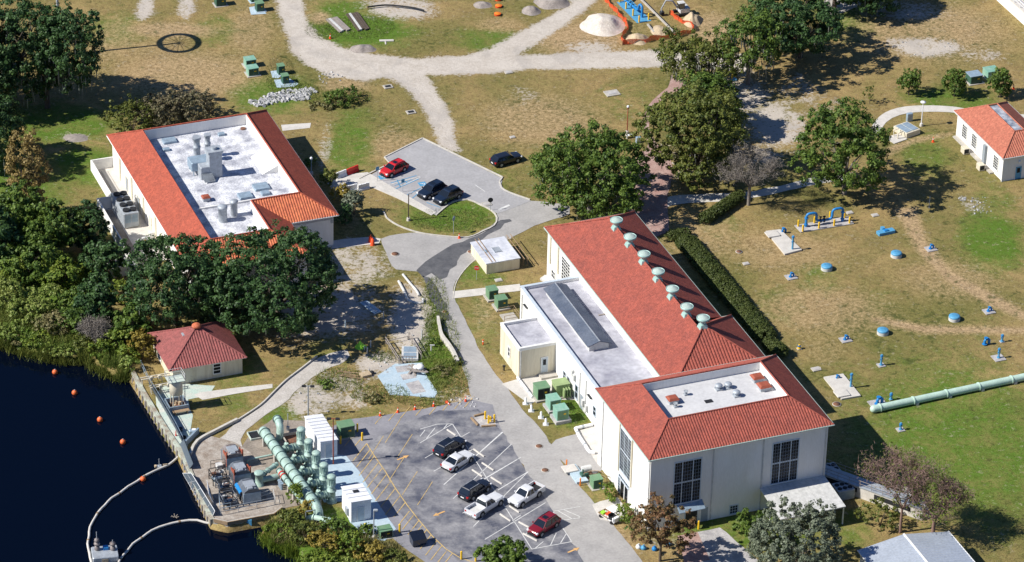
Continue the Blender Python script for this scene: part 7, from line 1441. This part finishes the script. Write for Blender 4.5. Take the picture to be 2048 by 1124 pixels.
def limbs(parent,base_r,h_,targets,m,rng,n_sub=3,lean=(0,0)):
    b=MB(); fork=h_*.38
    b.tube([(0,0,-.3),(lean[0]*.3,lean[1]*.3,fork*.5),(lean[0]*.6,lean[1]*.6,fork)],base_r,8,base_r*.72)
    f=Vector((lean[0]*.6,lean[1]*.6,fork))
    for tx,ty,tz in targets:
        T=Vector((tx,ty,tz)); mid=f.lerp(T,.5)+Vector((rng.uniform(-.5,.5),rng.uniform(-.5,.5),rng.uniform(-.2,.8)))
        b.tube([f,mid,T],base_r*.5,6,base_r*.12)
        for _ in range(n_sub):
            s_=f.lerp(T,rng.uniform(.45,.9)); e=s_+Vector((rng.uniform(-1,1),rng.uniform(-1,1),rng.uniform(-.1,.9)))*(.25*(T-f).length+.4); b.tube([s_,(s_+e)/2+Vector((0,0,.15)),e],base_r*.16,5,base_r*.05)
    return b.build('trunk',m,parent)
def tree(base,cen,rx,vy,label,m='leaf_oak',name='oak_tree',seed=0,nl=12,dens=1.15,leaf=.18,rc=.72,per=44,trunk='bark',ragged=.25,moss=0,low=-.75,cat='tree',group=None,flat=1.,tr=.32,spread=.68,lr=(.30,.54)):
    p=g(*base); k=sc(*base)*.995; c=gp(cen[0],cen[1],p.y); R_=rx/k; v=vy/k; rz=math.sqrt(max(v*v-(R_*math.sin(PIT))**2,(.5*R_)**2))/math.cos(PIT)*flat
    t=thing(name,label,cat,p,0,group); rng=random.Random(seed+77); c=c-p; cz=max(c.z,rz*.9); lob=[]
    nl=int(nl*1.35)
    for i in range(nl):
        ph=i*2.39996+rng.uniform(-.3,.3); zz=-.85+1.75*(i+.5)/nl; rr=math.sqrt(max(0,1-min(1,abs(zz))**2))*spread*rng.uniform(.62,1.28)
        s=rng.uniform(*lr); lob.append((c.x+R_*rr*math.cos(ph),c.y*0+R_*rr*math.sin(ph),cz+rz*zz*.62,R_*s,R_*s,rz*s*rng.uniform(.75,1.)))
    lob.append((c.x,0,cz,R_*.5,R_*.5,rz*.5))
    foliage('crown',lob,dens,leaf,m,t,seed,rc,per,low,ragged=ragged)
    limbs(t,tr,cz,[(l[0],l[1],l[2]) for l in lob[:-1]][::2],trunk,rng)
    if moss:
        r2=np.random.default_rng(seed+9); n=moss; li=r2.integers(0,len(lob)-1,n); L_=np.array(lob)[li]; a=r2.uniform(0,6.28,n); x=L_[:,0]+L_[:,3]*np.cos(a)*.9; y=L_[:,1]+L_[:,4]*np.sin(a)*.9; z=L_[:,2]-L_[:,5]*r2.uniform(.1,.9,n); ln=r2.uniform(.5,1.6,n); w_=.09; a2=r2.uniform(0,3.14,n); dx=np.cos(a2)*w_; dy=np.sin(a2)*w_
        V=np.stack([np.stack([x-dx,y-dy,z],1),np.stack([x+dx,y+dy,z],1),np.stack([x+dx*.4,y+dy*.4,z-ln],1),np.stack([x-dx*.4,y-dy*.4,z-ln],1)],1).reshape(-1,3); quads_mesh('hanging_moss',V,np.arange(len(V)).reshape(-1,4),'leaf_moss',t)['kind']='stuff'
    return t
def bush(base,rx,vy,label,m,seed=0,name='shrub',rc=.4,leaf=.15,per=16,nl=5,dens=.8,cat='shrub',ragged=.3,group=None,stems=True):
    p=g(*base); k=sc(*base); R_=rx/k; t=thing(name,label,cat,p,0,group); rng=random.Random(seed); H_=max(.5,(2*vy/k-R_*.6)/math.cos(PIT)); lob=[]
    for i in range(nl):
        a=i*2.4; rr=.5*R_*math.sqrt((i+.3)/nl); s=R_*rng.uniform(.42,.62); lob.append((rr*math.cos(a),rr*math.sin(a)*.8,H_*rng.uniform(.42,.58),s,s,H_*rng.uniform(.42,.55)))
    foliage('foliage',lob,dens,leaf,m,t,seed,rc,per,-.5,ragged=ragged)
    if stems:
        b=MB()
        for l in lob[:4]: b.tube([(0,0,-.1),(l[0]*.5,l[1]*.5,H_*.3),(l[0],l[1],l[2])],.07,5,.02)
        b.build('stem','bark',t)
    return t
def bare(base,top,rx,label,m='twig',seed=0,leafm=None,nleaf=0,name='bare_tree',moss=0,tr=.28,sprays=26):
    p=g(*base); k=sc(*base); c=gp(*top,p.y)-p; Ht=max(3,c.z); R_=rx/k; t=thing(name,label,'tree',p,0); rng=random.Random(seed); b=MB(); tips=[]
    def grow(s_,d,L_,r,lev):
        e=s_+d*L_; mid=(s_+e)/2+Vector((rng.uniform(-1,1),rng.uniform(-1,1),rng.uniform(-.3,.6)))*L_*.12; b.tube([s_,mid,e],r,5 if lev<2 else 4,r*.5)
        if lev>=4: tips.append(e); return
        n=3 if lev<1 else rng.choice((2,3,3,4))
        for _ in range(n):
            sp=.75 if lev<3 else .95
            d2=(d+Vector((rng.uniform(-sp,sp),rng.uniform(-sp,sp),rng.uniform(-.35,.55)))).normalized(); tips.append((s_+e)/2); grow(s_.lerp(e,rng.uniform(.6,1)),d2,L_*rng.uniform(.62,.85),r*.52,lev+1)
    f=Vector((0,0,Ht*.3)); b.tube([(0,0,-.3),f],tr,8,tr*.75)
    for q in range(5): a=q*1.257+rng.uniform(-.3,.3); d=Vector((math.cos(a)*R_*.75,math.sin(a)*R_*.75,Ht*.42)); grow(f,d.normalized(),max(Ht*.26,R_*.36),tr*.5,0)
    b.build('trunk',m,t)
    r2=np.random.default_rng(seed); T_=np.array([tuple(x) for x in tips]); n=len(T_)*6; P_=T_[r2.integers(0,len(T_),n)]+r2.normal(size=(n,3))*.25; D=r2.normal(size=(n,3)); D[:,2]+=.3; D/=np.linalg.norm(D,axis=1)[:,None]; D*=r2.uniform(.25,.7,(n,1)); S=np.cross(D,r2.normal(size=(n,3))); S/=np.linalg.norm(S,axis=1)[:,None]; S*=.022
    V=np.stack([P_-S,P_+S,P_+D+S*.4,P_+D-S*.4],1).reshape(-1,3); quads_mesh('twigs',V,np.arange(len(V)).reshape(-1,4),m,t)
    if leafm and nleaf:
        n=nleaf; P_=T_[r2.integers(0,len(T_),n)]+r2.normal(size=(n,3))*.4; nn_=r2.normal(size=(n,3)); t_=np.cross(nn_,r2.normal(size=(n,3))); t_/=np.linalg.norm(t_,axis=1)[:,None]; bb=np.cross(nn_/np.linalg.norm(nn_,axis=1)[:,None],t_); s=r2.uniform(.08,.2,(n,1)); V=np.stack([P_-t_*s,P_-bb*s*.6,P_+t_*s,P_+bb*s*.6],1).reshape(-1,3); quads_mesh('leaves',V,np.arange(len(V)).reshape(-1,4),leafm,t)
    return t
# --- large trees ---
tree((18,205),(30,95),100,108,'huge dark live oak cut by the top left corner','leaf_dark',seed=1,nl=15,dens=.85,moss=320,tr=.55)
tree((95,215),(130,100),68,98,'dark live oak with hanging moss right of the huge corner oak','leaf_dark',seed=2,nl=12,dens=.85,moss=300,tr=.45)
tree((-40,330),(-35,250),80,80,'shaded oak cut by the left edge below the huge oak','leaf_dark',seed=3,nl=10,moss=120)
tree((352,650),(355,558),90,88,'broad dark oak left of its twin in front of the flat roofed building','leaf_dark',seed=4,nl=16,dens=.9,moss=60,tr=.45)
tree((545,655),(545,560),112,112,'broad dark oak on the right of its twin by the building corner','leaf_dark',seed=5,nl=17,dens=.9,moss=60,tr=.5)
tree((455,645),(440,590),66,62,'dark oak filling the gap between the two broad oaks','leaf_dark',seed=55,nl=10,dens=.8,tr=.35)
tree((1180,425),(1178,350),118,98,'broad olive green oak at the far end of the long hall','leaf_oak',seed=6,nl=17,dens=.8,moss=60,tr=.45,trunk='bark_pale')
tree((1395,358),(1392,268),92,108,'tall olive oak between brick path and bare tree','leaf_olive',seed=7,nl=15,dens=.8,moss=60,tr=.42)
tree((1415,185),(1400,120),78,62,'mossy oak above the brick path, left of its neighbour','leaf_olive',seed=8,nl=13,dens=.6,moss=260,tr=.4)
tree((1496,168),(1500,85),70,66,'oak with a visible pale trunk and moss by the shady sand','leaf_oak',seed=9,nl=11,dens=.6,moss=240,tr=.38,trunk='bark_pale')
tree((1600,115),(1588,38),88,72,'dense dark oak at the top edge right of the mossy oaks','leaf_dark',seed=10,nl=13,dens=.9,moss=100,tr=.45)
tree((1742,28),(1742,-30),60,62,'dark oak at the top edge with only its lower crown in view','leaf_dark',seed=11,nl=9,moss=40)
tree((1820,-30),(1820,-70),60,50,'oak beyond the top edge throwing shade at the right','leaf_dark',seed=111,nl=9) 
tree((1688,388),(1682,297),84,88,'bright green oak standing alone left of the curved path','leaf_oak',seed=12,nl=15,dens=.75,tr=.4,trunk='bark_pale')
tree((58,440),(55,345),44,88,'tall feathery bronze cypress at the left','leaf_bronze','cypress_tree',seed=13,nl=14,dens=.9,spread=.42,lr=(.3,.5),tr=.3,leaf=.17)
tree((1817,190),(1821,162),22,24,'small round young tree, second from the left by the curved path','leaf_oak','young_tree',seed=14,nl=7,rc=.35,leaf=.14,per=16,tr=.1,group='young trees')
tree((1908,193),(1911,163),24,27,'young tree left of the blue topped cabinet','leaf_oak','young_tree',seed=15,nl=7,rc=.35,leaf=.14,per=16,tr=.1,group='young trees')
tree((2000,195),(2002,165),24,32,'young tree in front of the bright green cabinet','leaf_oak','young_tree',seed=16,nl=7,rc=.35,leaf=.14,per=16,tr=.1,group='young trees')
tree((1739,207),(1738,185),13,20,'thin sapling, leftmost by the curved path','leaf_olive','young_tree',seed=17,nl=5,rc=.25,leaf=.11,per=9,dens=.35,tr=.06,group='young trees')
bare((1497,410),(1497,290),62,'grey leafless tree at the end of the shady path','bark_pale',seed=18)
tree((1320,1122),(1318,1046),56,56,'small tree with reddish brown leaves before the left front window','leaf_brown','autumn_tree',seed=19,nl=10,dens=.5,rc=.5,leaf=.15,tr=.2,ragged=.4)
tree((1600,1165),(1590,1080),98,60,'grey green tree in front of the metal canopy','leaf_grey','silvery_tree',seed=20,nl=14,dens=.7,rc=.5,leaf=.14,tr=.3,ragged=.4,trunk='bark_pale')
tree((1500,1098),(1500,1052),34,34,'thin green tree left of the grey green tree','leaf_oak','young_tree',seed=21,nl=8,dens=.5,rc=.4,leaf=.15,tr=.12,ragged=.4)
bare((1800,1065),(1790,905),72,'tangled bare tree with pinkish twigs right of the canopy','twig',seed=22,tr=.2,leafm='leaf_olive',nleaf=1400)
bare((1865,1075),(1875,955),60,'half bare tree with yellow green leaves by the metal shed','twig',seed=23,leafm='leaf_lime',nleaf=2600)
bush((1760,1050),50,36,'loose olive bush under the bare trees beside the canopy','leaf_olive',seed=24,dens=.45,ragged=.5)
tree((1015,1145),(1008,1110),44,28,'green tree top poking up at the bottom edge of the lot','leaf_oak','young_tree',seed=25,nl=8,rc=.45,leaf=.17,tr=.15)
tree((1432,268),(1425,205),58,62,'olive oak tucked between the tall oak and the mossy oaks','leaf_oak',seed=26,nl=10,moss=60,tr=.3)
# --- hedges ---
def hedge(px,w_,h_,label,seed,m='leaf_hedge'):
    pts=[p if isinstance(p,Vector) else g(*p) for p in px]; o=pts[0].copy(); P_=smooth([p-o for p in pts],w_*.3,False); t=thing('hedge',label,'hedge',o,0); lob=[(p.x,p.y,h_*.5,w_*.55,w_*.55,h_*.56) for p in P_]; foliage('foliage',lob,2.4,.10,m,t,seed,.3,22,-.3,ragged=.06)
    b=MB(); ribbon(b,P_,w_*.62,0,h_*.72); b.build('inner_branches','cab_dark' if 0 else m,t); return t
hedge([ab(26.7,b_) for b_ in (1,-5,-11,-17,-23,-25)],2.9,1.3,'long dark green hedge beside the right side of the hall',30)
hedge([(1410,445),(1430,432),(1455,415),(1478,400)],1.7,1.3,'curved clipped hedge at the edge of the tree shade',31)
hedge([(1344,478),(1368,474)],1.6,1.2,'short hedge block at the top of the long hedge',32)
hedge([(1540,700),(1558,712)],2.0,1.6,'rounded shrub block where hall meets front block',33)
# --- bushes ---
BU=[((1217,992),17,16,'bright green round bush beside the hall entrance','leaf_lime'),((1250,1042),22,24,'bright green bush in front of the hall wall by the cart','leaf_lime'),((1268,1062),18,20,'lower green bush left of the brown leaved tree','leaf_oak'),((1222,1004),9,8,'tiny bush at the foot of the round bush','leaf_lime'),
((265,262),52,40,'olive brush clump behind the flat roofed building, left','leaf_olive'),((325,250),58,42,'tangled brown brush in the middle behind the building','leaf_brush'),((385,240),50,38,'grey brown brush clump behind the building, right','leaf_brush'),
((688,205),38,22,'dark grass bush above the lawn near the riprap','leaf_oak'),((650,215),30,12,'straw coloured grass tuft left of the dark bush','leaf_straw'),((660,372),22,22,'green shrub beside the right wing of the building','leaf_olive'),((683,400),20,20,'yellowish shrub at the shaded wing corner','leaf_yellow'),((708,430),24,30,'greyish shrub by the white barriers','leaf_grey'),((690,450),18,22,'dark shrub in the building shade near barrels','leaf_dark'),
((620,330),14,10,'small green shrub in the shade by the globe lamp','leaf_oak'),((300,650),26,18,'bronze bush between the oaks and the house','leaf_bronze'),
((745,800),20,11,'straw tuft left of the blue slab','leaf_straw'),((885,745),22,12,'low ochre grass tuft right of the blue slab','leaf_straw'),((912,728),14,10,'yellow green grass bush near the retaining wall','leaf_olive'),((868,690),12,9,'green weeds beside the glass hatch rail','leaf_oak'),((650,772),18,9,'green weeds at the drive bend','leaf_oak')]
for i,(b_,rx,vy,lab,m_) in enumerate(BU): bush(b_,rx,vy,lab,m_,seed=100+i,ragged=.45 if 'brush' in lab or 'grass' in lab else .25)
# bank thicket: trees and bushes
TH=[((30,490),(30,430),62,62,'leaf_oak','dark bank tree at the left edge above the reeds'),((110,520),(105,455),55,55,'leaf_oak','green bank tree right of the edge tree'),((175,500),(165,455),48,48,'leaf_dark','dark bank tree nearest the courtyard wall'),((60,560),(60,515),55,48,'leaf_oak','mid green bank tree above the bright reeds'),((215,560),(205,520),45,42,'leaf_dark','dark bank tree beside the left oak'),((130,580),(120,545),45,35,'leaf_lime','yellow green vine covered tree in the thicket'),((205,650),(190,600),42,50,'leaf_dark','dark bank tree over the grey dead limbs'),((0,540),(-10,480),50,60,'leaf_dark','shaded bank tree cut by the left edge'),((265,680),(262,655),40,40,'leaf_oak','leafy bank tree left of the waterside house')]
for i,(b_,c_1,rx,vy,m_,lab) in enumerate(TH): tree(b_,c_1,rx,vy,lab,m_,'bank_tree',seed=200+i,nl=9,dens=.85,rc=.6,leaf=.2,tr=.25,group='trees of the lake bank thicket')
BB=[((60,640),50,34,'leaf_grass','tall bright grass clump at the left edge'),((15,620),40,40,'leaf_grass','bright green reed mass cut by the left edge'),((105,668),40,30,'leaf_straw','straw green sedge clump at the water edge'),((150,672),32,34,'leaf_oak','green sedge clump at the water edge below the thicket'),((230,600),36,28,'leaf_lime','yellow green bush in front of the left oak'),((170,560),38,24,'leaf_lime','bright vine bush in the middle of the thicket'),((235,700),36,30,'leaf_lime','yellow green bush overhanging the water'),((285,720),26,34,'leaf_yellow','yellow flowered bush by the house corner'),((255,725),26,22,'leaf_lime','bright low bush at the seawall end'),((215,690),24,18,'leaf_grass','pale grass tuft hanging over the water'),((120,690),40,10,'leaf_olive','floating mat of olive weed at the reed edge'),((40,680),30,12,'leaf_straw','dry sedge fringe by the first buoy'),
((560,1062),36,14,'leaf_lime','floating lime green weed mat below the pump deck'),((580,1050),26,22,'leaf_olive','olive shrub at the left end of the lower bank'),((610,1080),34,28,'leaf_olive','olive yellow shrub on the lower bank'),((650,1100),36,28,'leaf_yellow','yellow blooming shrub on the lower bank'),((700,1105),34,28,'leaf_lime','bright green shrub left of the yellow lower one'),((740,1115),34,24,'leaf_yellow','yellow shrub near the dumpster slab'),((790,1122),30,18,'leaf_olive','dull green shrub beside the dumpster'),((595,1010),20,26,'leaf_lime','bright papaya like bush between pipe and deck'),((615,1030),18,20,'leaf_yellow','yellow leaved bush below the header pipe end'),((670,1070),30,24,'leaf_oak','mid green shrub below the small white shed'),((640,1130),40,22,'leaf_lime','lime shrub at the bottom edge'),((690,1135),40,18,'leaf_grass','bright fern bush at the bottom edge'),((735,1070),16,14,'leaf_oak','small green bush left of the lower green cabinet')]
for i,(b_,rx,vy,m_,lab) in enumerate(BB): bush(b_,rx,vy,lab,m_,seed=300+i,nl=6,rc=.42,per=20,name='bank_shrub',group='shrubs of the lake bank')
# reeds and rough grass: uncountable
def blades(name,areas,n,h0,h1,m,w_=.035,seed=0,lean=.35):
    rng=np.random.default_rng(seed); PP=[]; tot=sum(a[2]*a[3] for a in areas)
    for x,y,rx,ry in areas:
        k=int(n*rx*ry/tot); a=rng.uniform(0,6.28,k); r=np.sqrt(rng.random(k))
        for xx,yy in zip(x+rx*r*np.cos(a),y+ry*r*np.sin(a)): p=g(xx,yy); PP.append((p.x,p.y))
    P_=np.array(PP); n=len(P_); P3=np.concatenate([P_,np.full((n,1),-.05)],1); h=rng.uniform(h0,h1,n); D=np.stack([rng.normal(size=n)*lean*h,rng.normal(size=n)*lean*h,h],1); a=rng.uniform(0,6.28,n); S=np.stack([np.cos(a),np.sin(a),np.zeros(n)],1)*w_
    V=np.stack([P3-S,P3+S,P3+D+S*.25,P3+D-S*.25],1).reshape(-1,3); o=quads_mesh(name,V,np.arange(len(V)).reshape(-1,4),m,None); o['kind']='stuff'; return o
o=blades('reeds',[(40,645,60,34),(110,680,60,22),(180,696,40,14),(10,610,40,50),(235,718,40,20),(0,665,40,14)],12000,.6,1.6,'leaf_weed',.05,1); tag(o,'tall bright reeds along the upper lake edge','reeds')
o=blades('rough_grass',[(880,700,40,80),(870,610,28,55),(760,790,60,20),(900,760,40,40),(680,760,50,25),(775,714,40,12),(850,805,50,10),(640,195,40,14),(700,195,45,18),(600,180,40,14)],9000,.2,.55,'leaf_weed',.045,2,.5); tag(o,'rough weedy grass in the ditch and round the blue slab','grass')
o=blades('bright_grass',[(720,55,70,24),(650,60,40,20),(1140,825,50,24),(560,150,30,40),(900,440,80,24)],9000,.08,.25,'leaf_hedge',.04,3,.6); tag(o,'short green turf tufts on the greener lawns','grass')
o=blades('bank_grass',[(640,1060,60,20),(600,1075,60,20),(700,1090,60,24),(560,1048,30,8),(770,1100,30,16)],5000,.3,1.0,'leaf_straw',.04,4,.5); tag(o,'dry grass fringe of the lower bank','grass')

# more waterside growth, and the ringed mast whose shadow lies on the lawn
BC=[((20,672),34,20,'leaf_grass','bright sedge clump at the first buoy'),((75,684),34,20,'leaf_lime','yellow green sedge clump right of the first buoy'),((120,700),34,14,'leaf_grass','low sedge tongue reaching into the lake'),((165,696),28,18,'leaf_olive','olive sedge below the dead limbs'),((200,712),24,22,'leaf_lime','yellow green sedge left of the overhanging bush'),((262,740),20,18,'leaf_grass','sedge tuft right above the seawall end'),((90,620),44,34,'leaf_grass','light green reed stand behind the sedge'),((25,570),40,34,'leaf_lime','bright vine mass at the left edge'),((150,630),34,34,'leaf_oak','round green bush in the lower thicket'),((180,665),30,26,'leaf_grey','grey leaved bush with dead limbs at the water')]
for i,(b_,rx,vy,m_,lab) in enumerate(BC): bush(b_,rx,vy,lab,m_,seed=400+i,nl=6,rc=.42,per=24,name='bank_shrub',group='shrubs of the lake bank')
bare((190,690),(188,640),34,'grey dead shrub leaning over the water from the thicket','bark_pale',seed=410,name='dead_shrub',tr=.12)
pm=g(120,112); hm=((g(358,86)-pm).length)*math.tan(SUN_EL); t=thing('ringed_mast','tall mast with a flat ring on top, behind the huge corner oak','mast',Vector((g(358,86).x-math.cos(SH)*hm/math.tan(SUN_EL),g(358,86).y-math.sin(SH)*hm/math.tan(SUN_EL),0)),0)
b=MB(); b.cyl((0,0,0),(0,0,hm),.24,.18,8); b.build('mast','galv',t); b=MB(); b.tube([(3.0*math.cos(a*math.pi/16),3.0*math.sin(a*math.pi/16),hm) for a in range(33)],.36,6); b.build('ring','galv',t)
for k in range(8): b=MB(); a=k*math.pi/8; b.cyl((-3*math.cos(a),-3*math.sin(a),hm),(3*math.cos(a),3*math.sin(a),hm),.04,n=5); b.build('spoke','galv',t)

def shore(name,segs,n,h0,h1,m,seed,off=.35,w_=.05):
    rng=np.random.default_rng(seed); P_=[]
    L_=[(g(*a),g(*b_)) for a,b_ in zip(segs,segs[1:])]; tot=sum((b_-a).length for a,b_ in L_)
    for a,b_ in L_:
        k=int(n*(b_-a).length/tot)
        for _ in range(k): q=a.lerp(b_,rng.random()); P_.append((q.x+rng.normal()*off,q.y-.3+rng.normal()*off,-1.05))
    P3=np.array(P_); n=len(P3); clump=.5+.75*np.sin(P3[:,0]*1.7)*np.sin(P3[:,0]*.6+1); h=rng.uniform(h0,h1,n)*(.5+clump); D=np.stack([rng.normal(size=n)*.3*h,rng.normal(size=n)*.3*h-.1*h,h],1); a=rng.uniform(0,6.28,n); S=np.stack([np.cos(a),np.sin(a),np.zeros(n)],1)*w_
    V=np.stack([P3-S,P3+S,P3+D+S*.25,P3+D-S*.25],1).reshape(-1,3); o=quads_mesh(name,V,np.arange(len(V)).reshape(-1,4),m,None); o['kind']='stuff'; return o
o=shore('shore_sedge',WATER[0:8],5000,.4,1.2,'leaf_weed',21); tag(o,'bright sedge fringe growing out of the water along the upper bank','sedge')
o=shore('shore_weed',WATER[0:8],5000,.5,1.3,'leaf_olive',22,.6); tag(o,'olive weed fringe along the upper lake bank','weeds')
o=shore('lower_shore_sedge',WATER[15:21],6000,.5,1.4,'leaf_lime',23,.5); tag(o,'green weed fringe along the lower lake bank','weeds')
tree((-70,215),(-75,110),95,100,'oak beyond the left edge shading the lawn','leaf_dark',seed=501,nl=12,tr=.4)
tree((1668,20),(1668,-60),70,70,'oak at the top edge between the dense oak and the top right shade','leaf_dark',seed=503,nl=11,tr=.4)
